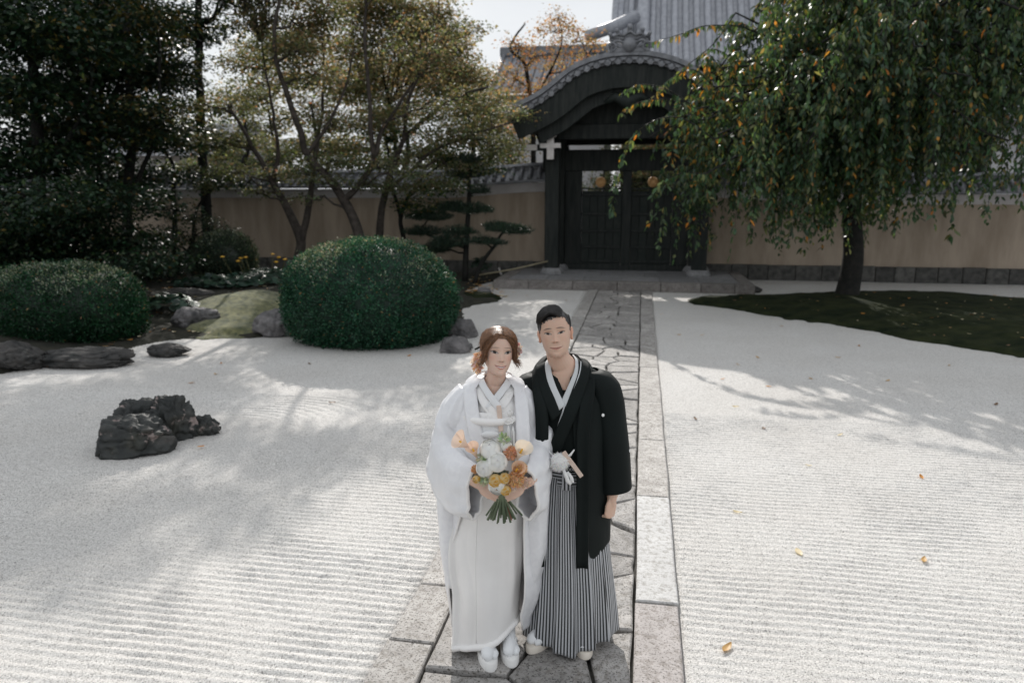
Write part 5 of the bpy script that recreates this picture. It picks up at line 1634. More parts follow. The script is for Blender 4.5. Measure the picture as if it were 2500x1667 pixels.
# ================================================================== the couple
def cloth_mat(name, c, rough=0.75, bump=0.25, bscale=90.0, sheen=0.3, pattern=0.0, spec=0.3, var=0.04):
    m, n, l, b = nodes_of(name)
    t = n.new('ShaderNodeTexCoord')
    nz = N(n, 'ShaderNodeTexNoise', Scale=5.0, Detail=3)
    l.new(t.outputs['Object'], nz.inputs['Vector'])
    r = ramp(n, [(0.3, tuple(x * (1 - var) for x in c)), (0.7, tuple(min(1, x * (1 + var)) for x in c))])
    l.new(nz.outputs['Fac'], r.inputs['Fac'])
    l.new(r.outputs[0], b.inputs['Base Color'])
    b.inputs['Roughness'].default_value = rough
    b.inputs['Specular IOR Level'].default_value = spec
    b.inputs['Sheen Weight'].default_value = sheen
    bn = N(n, 'ShaderNodeTexNoise', Scale=bscale, Detail=3)
    l.new(t.outputs['Object'], bn.inputs['Vector'])
    h = bn.outputs['Fac']
    if pattern:
        # woven flower medallions, white on white
        vo = N(n, 'ShaderNodeTexVoronoi', Scale=13.0)
        dn = N(n, 'ShaderNodeTexNoise', Scale=30.0, Detail=3)
        l.new(t.outputs['Object'], dn.inputs['Vector'])
        mxv = n.new('ShaderNodeMixRGB'); mxv.inputs[0].default_value = 0.06
        l.new(t.outputs['Object'], mxv.inputs[1]); l.new(dn.outputs['Color'], mxv.inputs[2])
        l.new(mxv.outputs[0], vo.inputs['Vector'])
        sn = n.new('ShaderNodeMath'); sn.operation = 'SINE'
        ml = n.new('ShaderNodeMath'); ml.operation = 'MULTIPLY'; ml.inputs[1].default_value = 15.0
        l.new(vo.outputs['Distance'], ml.inputs[0]); l.new(ml.outputs[0], sn.inputs[0])
        ad = n.new('ShaderNodeMath'); ad.operation = 'MULTIPLY_ADD'; ad.inputs[1].default_value = pattern
        l.new(sn.outputs[0], ad.inputs[0]); l.new(bn.outputs['Fac'], ad.inputs[2])
        h = ad.outputs[0]
        rr = ramp(n, [(0.35, (rough - 0.2,) * 3), (0.65, (rough + 0.1,) * 3)])
        tn_ = ramp(n, [(0.30, (0.965, 0.965, 0.97)), (0.70, (1, 1, 1))])
        tm_ = n.new('ShaderNodeMixRGB'); tm_.blend_type = 'MULTIPLY'; tm_.inputs[0].default_value = 1.0
        l.new(r.outputs[0], tm_.inputs[1]); l.new(tn_.outputs[0], tm_.inputs[2]); l.new(tm_.outputs[0], b.inputs['Base Color'])
        mp2 = n.new('ShaderNodeMapRange'); mp2.inputs['From Min'].default_value = -1; mp2.inputs['From Max'].default_value = 1
        l.new(sn.outputs[0], mp2.inputs['Value']); l.new(mp2.outputs[0], rr.inputs['Fac']); l.new(mp2.outputs[0], tn_.inputs['Fac'])
        l.new(rr.outputs[0], b.inputs['Roughness'])
    bp = n.new('ShaderNodeBump')
    bp.inputs['Strength'].default_value = bump
    bp.inputs['Distance'].default_value = 0.004
    l.new(h, bp.inputs['Height'])
    l.new(bp.outputs[0], b.inputs['Normal'])
    return m

def skin_mat(name):
    m, n, l, b = nodes_of(name)
    at = n.new('ShaderNodeAttribute'); at.attribute_name = 'col'
    l.new(at.outputs['Color'], b.inputs['Base Color'])
    b.inputs['Roughness'].default_value = 0.48
    b.inputs['Specular IOR Level'].default_value = 0.4
    b.inputs['Subsurface Weight'].default_value = 0.25
    b.inputs['Subsurface Radius'].default_value = (0.012, 0.005, 0.003)
    b.inputs['Subsurface Scale'].default_value = 0.6
    return m

def hair_mat(name, c1, c2, rough=0.38):
    m, n, l, b = nodes_of(name)
    t = n.new('ShaderNodeTexCoord')
    nz = N(n, 'ShaderNodeTexNoise', Scale=120.0, Detail=2)
    l.new(t.outputs['Object'], nz.inputs['Vector'])
    r = ramp(n, [(0.35, c1), (0.65, c2)])
    l.new(nz.outputs['Fac'], r.inputs['Fac'])
    l.new(r.outputs[0], b.inputs['Base Color'])
    b.inputs['Roughness'].default_value = rough
    b.inputs['Specular IOR Level'].default_value = 0.6
    return m

def stripe_mat(name, period, dark=(0.012, 0.014, 0.015), light=(0.46, 0.47, 0.49), duty=0.5):
    m, n, l, b = nodes_of(name)
    at = n.new('ShaderNodeAttribute'); at.attribute_name = 'u'
    dv = n.new('ShaderNodeMath'); dv.operation = 'DIVIDE'; dv.inputs[1].default_value = period
    fr_ = n.new('ShaderNodeMath'); fr_.operation = 'FRACT'
    l.new(at.outputs['Fac'], dv.inputs[0]); l.new(dv.outputs[0], fr_.inputs[0])
    r = ramp(n, [(0.0, light), (duty - 0.06, light), (duty, dark), (0.94, dark), (1.0, light)])
    l.new(fr_.outputs[0], r.inputs['Fac'])
    l.new(r.outputs[0], b.inputs['Base Color'])
    b.inputs['Roughness'].default_value = 0.7
    b.inputs['Sheen Weight'].default_value = 0.2
    return m

M['brocade'] = cloth_mat('white brocade', (0.80, 0.80, 0.815), 0.50, 0.10, 220, 0.15, 0.30, 0.5)
M['silk'] = cloth_mat('white silk', (0.84, 0.825, 0.81), 0.42, 0.04, 160, 0.10, 0.0, 0.5)
M['lining'] = cloth_mat('ivory lining', (0.74, 0.71, 0.65), 0.6, 0.1, 120, 0.2)
M['collar_w'] = cloth_mat('white collar crepe', (0.78, 0.79, 0.80), 0.75, 0.2, 200, 0.2)
M['black'] = cloth_mat('black silk crepe', (0.0028, 0.0062, 0.0058), 0.72, 0.2, 150, 0.0, 0, 0.25, 0.2)
M['grey_collar'] = cloth_mat('pale grey collar', (0.60, 0.62, 0.63), 0.75, 0.2, 200, 0.2)
M['stripe'] = stripe_mat('hakama stripes', 0.0165)
M['stripe_belt'] = stripe_mat('belt stripes', 0.0165)
M['skin'] = skin_mat('skin')
M['brownhair'] = hair_mat('brown hair', (0.085, 0.036, 0.015), (0.24, 0.112, 0.048))
M['blackhair'] = hair_mat('black hair', (0.010, 0.009, 0.009), (0.026, 0.022, 0.020), 0.33)
M['cord_w'] = cloth_mat('white cord', (0.80, 0.80, 0.79), 0.8, 0.2, 200, 0.3)
M['zori_w'] = mat('white zori', (0.76, 0.75, 0.73), (0.82, 0.81, 0.79), 0.55, 9)
M['zori_b'] = mat('beige zori', (0.66, 0.60, 0.52), (0.72, 0.66, 0.58), 0.5, 9)
M['wood_pink'] = mat('pale fan wood', (0.64, 0.50, 0.42), (0.72, 0.58, 0.49), 0.55, 20)
M['obi_pat'] = mat('obi weave', (0.02, 0.02, 0.02), (0.5, 0.5, 0.5), 0.7, 90, 1, lo=0.52, hi=0.56)

def keyed(keys, zs):
    """keys: rows (z, a, b, ...), z falling or rising; smooth interpolation of every column at zs"""
    K = np.array(keys, float)
    o = np.argsort(K[:, 0])
    K = K[o]
    t = np.interp(zs, K[:, 0], np.arange(len(K)))
    dense = spline(K[:, 1:], (len(K) - 1) * 20 + 1)
    td = np.linspace(0, len(K) - 1, len(dense))
    return np.stack([np.interp(t, td, dense[:, j]) for j in range(dense.shape[1])], 1)

def grid_mesh(name, Pg, m, parent, closed_u=False, u=None, solid=0.0, smooth=True, cap=False):
    """Pg (rows, cols, 3) -> sheet; u (rows, cols) optional float attribute"""
    r_, c_ = Pg.shape[:2]
    i = np.arange(r_ - 1)[:, None] * c_ + np.arange(c_ if closed_u else c_ - 1)[None, :]
    j = np.arange(r_ - 1)[:, None] * c_ + (np.arange(c_ if closed_u else c_ - 1)[None, :] + 1) % c_
    F = np.stack([i, j, j + c_, i + c_], -1).reshape(-1, 4)
    faces = [F]
    if cap:
        faces += [np.arange(c_)[None, ::-1], np.arange((r_ - 1) * c_, r_ * c_)[None, :]]
    me = np_mesh(name, Pg.reshape(-1, 3), faces, smooth)
    if u is not None:
        a = me.attributes.new('u', 'FLOAT', 'POINT')
        a.data.foreach_set('value', u.astype(np.float32).ravel())
    me.materials.append(m)
    o = link(name, me, parent)
    if solid:
        md = o.modifiers.new('thickness', 'SOLIDIFY')
        md.thickness = solid
        md.offset = 0
    return o

def wrinkle(Pg, amp, sc, seed, keep=None, ridge=False):
    """push a sheet along its normals with soft folds"""
    du = np.gradient(Pg, axis=1); dv_ = np.gradient(Pg, axis=0)
    nn = unit(np.cross(du, dv_))
    q = Pg.reshape(-1, 3) * np.array(sc)
    f = (fbm(q, seed, 3) - 0.5).reshape(Pg.shape[:2]) * 2
    f = (1 - 3.2 * np.abs(f)) if ridge else np.sign(f) * np.abs(f) ** 0.8
    if ridge: f = np.clip(f, -1, 1)
    if keep is not None: f = f * keep
    return Pg + nn * (f * amp)[..., None]

def band_strip(name, path_, outs, width, m, parent, lift=0.0, thick=0.006, n=40, taper=None):
    """cloth band along path_ (list of points); outs: matching direction across the band"""
    c = spline(path_, n)
    o_ = unit(spline(outs, n))
    t = unit(np.gradient(c, axis=0))
    nn = unit(np.cross(o_, t))
    w = width * (np.ones(n) if taper is None else np.interp(np.linspace(0, 1, n), np.linspace(0, 1, len(taper)), taper))
    rows = []
    for k in np.linspace(0, 1, 7):
        rows.append(c + o_ * (w * k)[:, None] + nn * (lift * math.sin(PI * k)))
    Pg = np.stack(rows, 1)
    return grid_mesh(name, Pg, m, parent, solid=thick)

# ------------------------------------------------------------------ head
HT = np.array([  # height share, half width, front, back
    (0.000, .006, .060, -.050), (0.012, .019, .072, -.032), (0.04, .031, .080, -.008), (0.10, .044, .084, .018), (0.20, .0560, .0825, .046), (0.32, .0635, .0810, .066), (0.45, .0690, .0800, .083),
    (0.55, .0715, .0805, .093), (0.65, .0735, .0830, .099), (0.75, .0725, .0820, .100), (0.85, .0650, .0730, .091), (0.92, .0510, .0570, .073), (0.965, .0350, .0400, .050), (0.99, .018, .021, .027), (1.0, .002, .0025, .003)])

class Head:
    """face looks to -y, chin at z=0, crown at z=H"""
    def __init__(s, H=0.222, wide=1.0, jaw=1.0, nose=1.0, female=True):
        s.H, s.wide, s.jaw, s.nose, s.female = H, wide, jaw, nose, female
        nz, na = 150, 200
        zf = np.concatenate([np.linspace(0, 0.06, 14), np.linspace(0.065, 0.9, 112), np.linspace(0.905, 1.0, 24)])
        tab = spline(HT[:, 1:], 15 * 24); tz = np.interp(np.linspace(0, len(HT) - 1, 15 * 24), np.arange(len(HT)), HT[:, 0])
        w, f, b = (np.interp(zf, tz, tab[:, k]) for k in range(3))
        jw = 1 + (jaw - 1) * (1 - sstep(zf, 0.12, 0.5))
        w = w * wide * jw
        a = np.linspace(-PI, PI, na, endpoint=False)
        ca, sa = np.cos(a), np.sin(a)
        p = 2 / 2.25
        ca_, sa_ = np.sign(ca) * np.abs(ca) ** p, np.sign(sa) * np.abs(sa) ** p
        X = w[:, None] * sa_[None]
        Y = -np.where(ca_[None] > 0, f[:, None] * ca_[None], b[:, None] * ca_[None])
        Z = np.repeat(zf[:, None] * H, na, 1)
        V = np.stack([X, Y, Z], -1).reshape(-1, 3)
        V = s.features(V)
        s.V = V
        i = np.arange(nz - 1)[:, None] * na + np.arange(na)[None]
        j = np.arange(nz - 1)[:, None] * na + (np.arange(na)[None] + 1) % na
        s.F = [np.stack([i, j, j + na, i + na], -1).reshape(-1, 4), np.arange(na)[None, ::-1], np.arange((nz - 1) * na, nz * na)[None]]
        s.c = np.array([0, 0.008, 0.60 * H])
        s.dirs = unit(V - s.c); s.rad = np.linalg.norm(V - s.c, axis=1)
    def features(s, V):
        x, z = V[:, 0], V[:, 2] / s.H
        front = sstep(-V[:, 1], 0.02, 0.06)
        g = lambda cx, cz, sx_, sz_: np.exp(-((np.abs(x) - cx) / sx_) ** 2 - ((z - cz) / sz_) ** 2)
        g0 = lambda cz, sx_, sz_: np.exp(-(x / sx_) ** 2 - ((z - cz) / sz_) ** 2)
        d = 0.0
        # nose: bridge, tip, wings
        t = np.clip((0.54 - z) / 0.20, 0, 1.0)
        prof_ = np.where((z < 0.56) & (z > 0.30), (0.004 + 0.0145 * t ** 1.3) * sstep(z, 0.305, 0.345), 0)
        d = d + s.nose * prof_ * np.exp(-(x / (0.0065 + 0.004 * t)) ** 2)
        d = d + s.nose * 0.0065 * g(0.0115, 0.345, 0.0062, 0.022)
        d = d - 0.0070 * g(0.030, 0.525, 0.015, 0.040)
        d = d + 0.0042 * g(0.0305, 0.508, 0.0125, 0.024)
        d = d + 0.0025 * g(0.030, 0.585, 0.022, 0.025)
        d = d + 0.0030 * g(0.043, 0.42, 0.016, 0.07)
        # mouth
        zc = s.mouth_z(x)
        d = d + 0.0040 * np.exp(-(x / 0.021) ** 2 - ((z - zc - 0.020) / 0.016) ** 2)
        d = d + 0.0048 * np.exp(-(x / 0.019) ** 2 - ((z - zc + 0.022) / 0.018) ** 2)
        d = d - 0.0036 * np.exp(-(x / 0.024) ** 2 - ((z - zc) / 0.007) ** 2)
        d = d - 0.0025 * np.exp(-(x / 0.014) ** 2 - ((z - 0.125) / 0.02) ** 2)
        d = d + 0.0035 * g0(0.06, 0.016, 0.035)
        d = d - 0.0022 * g(0.029, 0.225, 0.005, 0.03)
        W_ = V.copy()
        W_[:, 1] -= d * front
        return W_
    def mouth_z(s, x):
        return 0.200 + (58.0 if s.female else 30.0) * x * x
    def at(s, d, off=0.0):
        d = unit(np.asarray(d, float))
        k = (s.dirs @ d.T).argmax(0) if d.ndim > 1 else int((s.dirs @ d).argmax())
        return s.c + d * (s.rad[k] + off)[..., None] if d.ndim > 1 else s.c + d * (s.rad[k] + off)
    def paint(s, V, base, lips, brow, makeup):
        """colour by place on the face (head space)"""
        x, z = V[:, 0], V[:, 2] / s.H
        H_ = s.H
        front = V[:, 1] < -0.03
        col = np.tile(np.array(base), (len(V), 1))
        def put(mask, c, k=1.0):
            w = np.clip(mask, 0, 1)[:, None] * k * front[:, None]
            col[:] = col * (1 - w) + np.array(c) * w
        soft = lambda v, w=0.009: np.clip(v / w + 0.5, 0, 1)
        ax = np.abs(x)
        put(np.exp(-((ax - 0.040) / 0.016) ** 2 - ((z - 0.40) / 0.07) ** 2), (base[0] * 1.02, base[1] * 0.80, base[2] * 0.78), makeup)
        put(np.exp(-(x / 0.012) ** 2 - ((z - 0.35) / 0.05) ** 2), (base[0] * 0.98, base[1] * 0.86, base[2] * 0.84), 0.5)
        put(np.exp(-((ax - 0.030) / 0.018) ** 2 - ((z - 0.545) / 0.03) ** 2), (base[0] * 0.90, base[1] * 0.78, base[2] * 0.72), 0.6)
        # lips, curved up into a smile
        zc = s.mouth_z(x)
        hw = 0.0290 if s.female else 0.0300
        t = np.clip(1 - (ax / hw) ** 2, 0, 1)
        up = (0.030 if s.female else 0.020) * t - 0.006 * np.exp(-(x / 0.004) ** 2)
        dn = (0.036 if s.female else 0.028) * t
        put(np.minimum(soft(up - (z - zc)), soft((z - zc) + dn)) * (ax < hw), lips)
        if s.female:
            tt = np.clip(1 - (ax / 0.0225) ** 2, 0, 1)
            put(soft(0.012 * tt - np.abs(z - zc + 0.002), 0.006) * (tt > 0.02), (0.70, 0.64, 0.60))
            put(soft(0.005 - np.abs(z - zc - 0.014 * tt), 0.006) * (ax < 0.0275), (0.15, 0.045, 0.04), 0.9)
        else:
            put(soft(0.0045 - np.abs(z - zc), 0.006) * (ax < 0.030), (0.15, 0.055, 0.045))
        # nostrils: shade of the holes painted into the skin colour
        put(np.exp(-((ax - 0.0068) / 0.0028) ** 2 - ((z - 0.322) / 0.008) ** 2), (base[0] * 0.25, base[1] * 0.18, base[2] * 0.16))
        # eyes
        dx = ax - 0.0310
        ez = 0.508 + 0.014 * dx / 0.014
        op = 0.043 if s.female else 0.033
        te_ = np.clip(1 - (dx / 0.0168) ** 2, 0, 1)
        hi, lo_ = op * 0.75 * te_, op * 0.55 * te_
        eye = np.minimum(soft(hi - (z - ez), 0.007), soft((z - ez) + lo_, 0.007)) * (te_ > 0)
        put(eye, (0.50, 0.46, 0.43))
        put(eye * soft(0.0074 - np.sqrt(dx * dx + ((z - ez - 0.002) * H_) ** 2), 0.0018), (0.014, 0.009, 0.007))
        put(soft(0.0075 - np.abs(z - ez - hi), 0.007) * (np.abs(dx) < 0.0180), (0.020, 0.013, 0.010), 0.95 if s.female else 0.85)
        put(soft(0.004 - np.abs(z - ez + lo_), 0.006) * (te_ > 0), (0.16, 0.09, 0.07), 0.55)
        # brows
        bx = (ax - 0.032) / 0.022
        bz = 0.598 + 0.012 * (1 - bx * bx) - 0.008 * bx
        th_ = (0.0085 if s.female else 0.0125) * np.clip(1.0 - np.abs(bx + 0.1) ** 2.4, 0, 1)
        put(soft(th_ - np.abs(z - bz), 0.010) * (np.abs(bx) < 1.1), brow, 0.80)
        return col

def tube_closed(pts, rad, n=14):
    return MB().tube(pts, rad, n, caps=True)

def capsule_chain(pts, rad, n=12):
    """closed tapered chain with rounded ends"""
    pts = [np.array(p, float) for p in pts]
    d0, d1 = unit(pts[0] - pts[1]), unit(pts[-1] - pts[-2])
    P_ = [pts[0] + d0 * rad[0] * 0.9, pts[0] + d0 * rad[0] * 0.6] + pts + [pts[-1] + d1 * rad[-1] * 0.6, pts[-1] + d1 * rad[-1] * 0.9]
    R_ = [rad[0] * 0.35, rad[0] * 0.8] + list(rad) + [rad[-1] * 0.8, rad[-1] * 0.35]
    return MB().tube(P_, R_, n, caps=True)

def ellipsoid(c, r_, M3=None, sub=3):
    bm = bmesh.new(); bmesh.ops.create_icosphere(bm, subdivisions=sub, radius=1)
    mb = MB()
    V = np.array([v.co[:] for v in bm.verts]) * np.array(r_)
    if M3 is not None: V = V @ np.array(M3).T
    mb.add(V + np.array(c), [[v.index for v in f.verts] for f in bm.faces]); bm.free()
    return mb

def hand_parts(wrist, fdir, back, curl, thumb_side, scale=1.0, spread=0.05, thumb_curl=0.5, thumb_out=0.9):
    """closed pieces of a hand: palm, four fingers, thumb.  back: direction the back of the hand faces; thumb_side: +1/-1 along fdir x back"""
    w = np.array(wrist, float); f = unit(np.array(fdir, float)); b = unit(np.array(back, float) - f * (np.array(back, float) @ f))
    s_ = np.cross(f, b) * thumb_side            # towards the thumb
    k = scale
    out = []
    # palm
    M3 = np.stack([s_, f, b], 1)
    out.append(ellipsoid(w + f * 0.048 * k, (0.040 * k, 0.054 * k, 0.017 * k), M3))
    out.append(ellipsoid(w + f * 0.070 * k, (0.041 * k, 0.030 * k, 0.0145 * k), M3))
    out.append(capsule_chain([w - f * 0.05 * k, w + f * 0.0, w + f * 0.03 * k], [0.025 * k, 0.023 * k, 0.022 * k]))
    L_ = [(0.040, 0.025, 0.020), (0.044, 0.028, 0.021), (0.040, 0.026, 0.020), (0.032, 0.020, 0.018)]
    offs = [0.029, 0.010, -0.009, -0.027]
    rr_ = [0.0092, 0.0094, 0.0088, 0.0078]
    for i in range(4):
        p = w + f * (0.092 - 0.004 * abs(i - 1)) * k + s_ * offs[i] * k
        d = unit(f + s_ * spread * (1.5 - i))
        pts = [p - f * 0.012 * k, p]
        ang = 0
        for j in range(3):
            ang += curl[i][j] if hasattr(curl[i], '__len__') else curl[i]
            dd = d * math.cos(ang) - b * math.sin(ang)
            p = p + dd * L_[i][j] * k
            pts.append(p)
        out.append(capsule_chain(pts, [rr_[i] * k, rr_[i] * k * 1.05, rr_[i] * k, rr_[i] * k * 0.92, rr_[i] * k * 0.78]))
    # thumb from the side of the palm near its base
    p = w + f * 0.030 * k + s_ * 0.026 * k - b * 0.004 * k
    d = unit(f * (1.0) + s_ * thumb_out - b * 0.35)
    pts = [w + f * 0.018 * k + s_ * 0.014 * k, p, p + d * 0.040 * k]
    d2 = unit(d - s_ * thumb_curl - b * 0.25)
    pts.append(pts[-1] + d2 * 0.030 * k)
    d3 = unit(d2 - s_ * thumb_curl * 0.6 - b * 0.2)
    pts.append(pts[-1] + d3 * 0.022 * k)
    out.append(capsule_chain(pts, [0.014 * k, 0.0135 * k, 0.0115 * k, 0.0105 * k, 0.0085 * k]))
    return out

def remeshed(pieces, voxel, smooth_it=2):
    mb = MB()
    for p in pieces: mb.add(p.v, p.f)
    o = mb.build('tmp_body', None)
    md = o.modifiers.new('r', 'REMESH'); md.mode = 'VOXEL'; md.voxel_size = voxel; md.adaptivity = 0
    if smooth_it:
        ms = o.modifiers.new('s', 'SMOOTH'); ms.iterations = smooth_it; ms.factor = 0.5
    dg = bpy.context.evaluated_depsgraph_get()
    me = o.evaluated_get(dg).to_mesh()
    V = np.empty(len(me.vertices) * 3, np.float32); me.vertices.foreach_get('co', V)
    V = V.reshape(-1, 3).astype(float)
    tot = np.empty(len(me.polygons), np.int32); me.polygons.foreach_get('loop_total', tot)
    idx = np.empty(len(me.loops), np.int32); me.loops.foreach_get('vertex_index', idx)
    st_ = np.concatenate([[0], np.cumsum(tot)[:-1]])
    fs = [idx[(st_[tot == k][:, None] + np.arange(k)[None])] for k in np.unique(tot)]
    o.evaluated_get(dg).to_mesh_clear()
    m0 = o.data
    bpy.data.objects.remove(o); bpy.data.meshes.remove(m0)
    return V, fs

def head_matrix(pos, yaw, pitch, roll):
    """head space -> person space.  yaw turns the face to image right (+), pitch lifts it (+), roll drops the image-right side (+)"""
    return Matrix.Translation(pos) @ Matrix.Rotation(yaw, 4, 'Z') @ Matrix.Rotation(-pitch, 4, 'X') @ Matrix.Rotation(roll, 4, 'Y')

def xf(Mx, V):
    A_ = np.array(Mx)
    return np.asarray(V) @ A_[:3, :3].T + A_[:3, 3]

def make_body(person, head, HM, neck_base, torso, arms, hands, legs, skin, lips, brow, makeup, neck_r):
    """one mesh: fine head and neck, coarser limbs"""
    pc = []
    hp = MB(); hp.add(xf(HM, head.V), [tuple(r) for f in head.F for r in f.tolist()])
    pc.append(hp)
    for s_ in (-1, 1):                                 # ears
        eh = head.H
        c_ = np.array([s_ * 0.0735 * head.wide, 0.012, 0.47 * eh])
        e = MB()
        for (oc, rr_) in (((0, 0, 0.004), (0.008, 0.016, 0.029)), ((s_ * 0.006, 0.007, 0.012), (0.006, 0.013, 0.020)), ((s_ * 0.002, -0.004, -0.020), (0.007, 0.009, 0.011))):
            q = ellipsoid((0, 0, 0), rr_, Matrix.Rotation(s_ * 0.30, 3, 'Z')); e.add(xf(HM, np.array(q.v) + c_ + np.array(oc)), q.f)
        pc.append(e)
    n0 = xf(HM, [[0, 0.020, 0.30 * head.H]])[0]; n1 = xf(HM, [[0, 0.022, 0.04 * head.H]])[0]
    nb = np.array(neck_base)
    pc.append(tube_closed(spline([n0, n1, (n1 + nb) / 2 + np.array([0, -0.004, 0]), nb, nb + np.array([0, 0.01, -0.08])], 14), np.interp(np.linspace(0, 1, 14), [0, .35, .65, 1], [neck_r * 0.95, neck_r * 0.96, neck_r * 1.10, neck_r * 1.7]), 24))
    pc.append(ellipsoid(nb + np.array([0, 0.012, -0.095]), (0.100, 0.064, 0.095)))
    V1, F1 = remeshed(pc, 0.0020, 3)
    iv = np.array(HM.inverted())
    hv = V1 @ iv[:3, :3].T + iv[:3, 3]
    C1 = head.paint(hv, skin, lips, brow, makeup)
    C1[np.abs(hv[:, 0]) > 0.071 * head.wide] *= np.array([1.03, 0.86, 0.80])
    pc2 = [MB().tube(*torso, 20)] + [capsule_chain(*a, 14) for a in arms] + hands + [capsule_chain(*l_, 14) for l_ in legs]
    V2, F2 = remeshed(pc2, 0.0034, 1)
    C2 = np.tile(np.array(skin), (len(V2), 1))
    V = np.vstack([V1, V2]); F = F1 + [f + len(V1) for f in F2]
    o = np_obj('body', V, F, M['skin'], person, True, np.vstack([C1, C2]))
    return o

def strands(name, head, HM, paths, m, parent, r0=0.0022, r1=0.0009, nseg=9):
    mb = MB()
    for P_ in paths:
        P_ = np.asarray(P_)
        sp = spline(P_, nseg)
        k = rng.uniform(0.75, 1.25)
        mb.tube(xf(HM, sp), np.linspace(r0, r1, nseg) * k, 4, caps=False)
    return mb.build(name, m, parent, True)

def arc_dirs(d0, d1, n=6):
    d0, d1 = unit(np.array(d0, float)), unit(np.array(d1, float))
    t = np.linspace(0, 1, n)[:, None]
    return unit(d0 * (1 - t) + d1 * t)

def scalp_cap(name, head, HM, test, off, m, parent):
    """hair undercoat over the part of the skull where test(dir, V) holds"""
    V = head.V
    ok = test(V)
    d = head.dirs
    W_ = head.c + d * (head.rad + np.where(ok, off, -0.004))[:, None]
    F = head.F[0]
    F = F[ok[F].any(1)]
    used = np.unique(F)
    mp_ = -np.ones(len(V), int); mp_[used] = np.arange(len(used))
    return np_obj(name, xf(HM, W_[used]), [mp_[F]], m, parent, True)

# ================================================================== bride
def robe_pts(zs, P, a0, a1, K):
    """P columns cx, cy, rx, ryf, ryb; a0,a1 (rows) start and end angle measured from the front towards image right"""
    t = np.linspace(0, 1, K)[None]
    ph = a0[:, None] + (a1 - a0)[:, None] * t
    cx_, cy_, rx, rf, rb = (P[:, k][:, None] for k in range(5))
    c_, s_ = np.cos(ph), np.sin(ph)
    X = cx_ + rx * s_
    Y = cy_ - np.where(c_ > 0, rf, rb) * c_
    Z = np.repeat(zs[:, None], K, 1)
    return np.stack([X, Y, Z], -1), ph

PATH_Z = 0.026
bride = empty('person', (-0.68, 3.30, PATH_Z), math.atan2(0.68, 3.30))
tag(bride, 'woman in white embroidered wedding kimono with brown hair holding flowers', 'person')
HB = Head(0.218, 0.97, 0.92, 0.92, True)
HMb = head_matrix((0.036, -0.022, 1.392), R(10), R(9), R(4.5))
skinB = (0.70, 0.49, 0.39)
hands_b = hand_parts((-0.046, -0.296, 0.962), (0.84, -0.30, -0.40), (-0.10, -0.90, 0.25), [(0.35, 0.5, 0.35), (0.35, 0.5, 0.4), (0.38, 0.5, 0.4), (0.4, 0.5, 0.4)], -1, 0.82, 0.02, 0.3, 0.5)
hands_b += hand_parts((0.146, -0.294, 0.958), (-0.84, -0.34, -0.36), (0.10, -0.90, 0.25), [(0.35, 0.55, 0.35), (0.36, 0.55, 0.4), (0.38, 0.55, 0.4), (0.4, 0.55, 0.4)], 1, 0.82, 0.02, 0.3, 0.5)
arms_b = [([(-0.115, 0.0, 1.24), (-0.20, -0.02, 1.06), (-0.10, -0.268, 0.978)], [0.020, 0.018, 0.015]), ([(0.14, 0.0, 1.24), (0.228, -0.03, 1.06), (0.195, -0.262, 0.972)], [0.020, 0.018, 0.015])]
legs_b = [([(-0.06, 0, 0.85), (-0.06, -0.02, 0.48), (-0.05, 0, 0.09)], [0.085, 0.058, 0.038]), ([(0.06, 0, 0.85), (0.06, -0.02, 0.48), (0.055, 0, 0.09)], [0.085, 0.058, 0.038])]
torso_b = ([(0.01, 0, 0.78), (0.01, 0, 0.95), (0.01, 0, 1.10), (0.015, 0.01, 1.20), (0.02, 0.02, 1.26)], [0.10, 0.115, 0.09, 0.075, 0.05])
make_body(bride, HB, HMb, (0.026, 0.006, 1.345), torso_b, arms_b, hands_b, legs_b, skinB, (0.50, 0.17, 0.15), (0.15, 0.085, 0.055), 0.55, 0.046)

# skirt of the inner kimono
zs = np.linspace(1.24, 0.0, 90)
Pk = keyed([(1.24, .015, .0, .135, .118, .10), (1.10, .01, .0, .140, .135, .11), (.95, .005, -.005, .155, .15, .125), (.75, -.008, -.005, .168, .155, .14), (.5, -.018, -.005, .172, .150, .14), (.25, -.022, -.01, .166, .150, .13), (0.0, -.024, -.012, .162, .150, .12)], zs)
K = 120
Pg, ph = robe_pts(zs, Pk, np.full(90, -PI), np.full(90, PI), K + 1)
Pg, ph = Pg[:, :-1], ph[:, :-1]
# slanting hem: low at image left, higher at image right
sl_ = np.clip((Pg[..., 0] + 0.19) / 0.34, 0, 1)
hem = 0.035 + 0.13 * sl_ ** 1.2
zz = 1.24 - (1.24 - hem) * ((1.24 - Pg[..., 2]) / 1.24)
Pg = np.stack([Pg[..., 0], Pg[..., 1], zz], -1)
fl = sstep(0.95 - zz, 0.0, 0.6)
Pg = wrinkle(Pg, 0.016, (7.0, 7.0, 1.6), 61, fl)
Pg = wrinkle(Pg, 0.012, (5.5, 5.5, 1.5), 64, fl, True)
# long diagonal pulls from the hip
dg = np.sin((Pg[..., 0] * 26 + zz * 9)) * 0.005 * fl * (Pg[..., 1] < 0)
Pg[..., 1] -= dg
# straight front panel edge at image left
edge = np.exp(-((ph + 1.15) / 0.10) ** 2) * sstep(0.9 - zz, 0, 0.3)
Pg[..., 0] -= 0.020 * edge
Pg[..., 1] -= 0.030 * edge
skirt = grid_mesh('inner_kimono', Pg, M['silk'], bride, True, None, 0.006)
hp_ = Pg[-1][::3]
MB().tube(list(hp_) + [hp_[0]], 0.017, 10, caps=False).build('padded_hem', M['silk'], skirt, True)
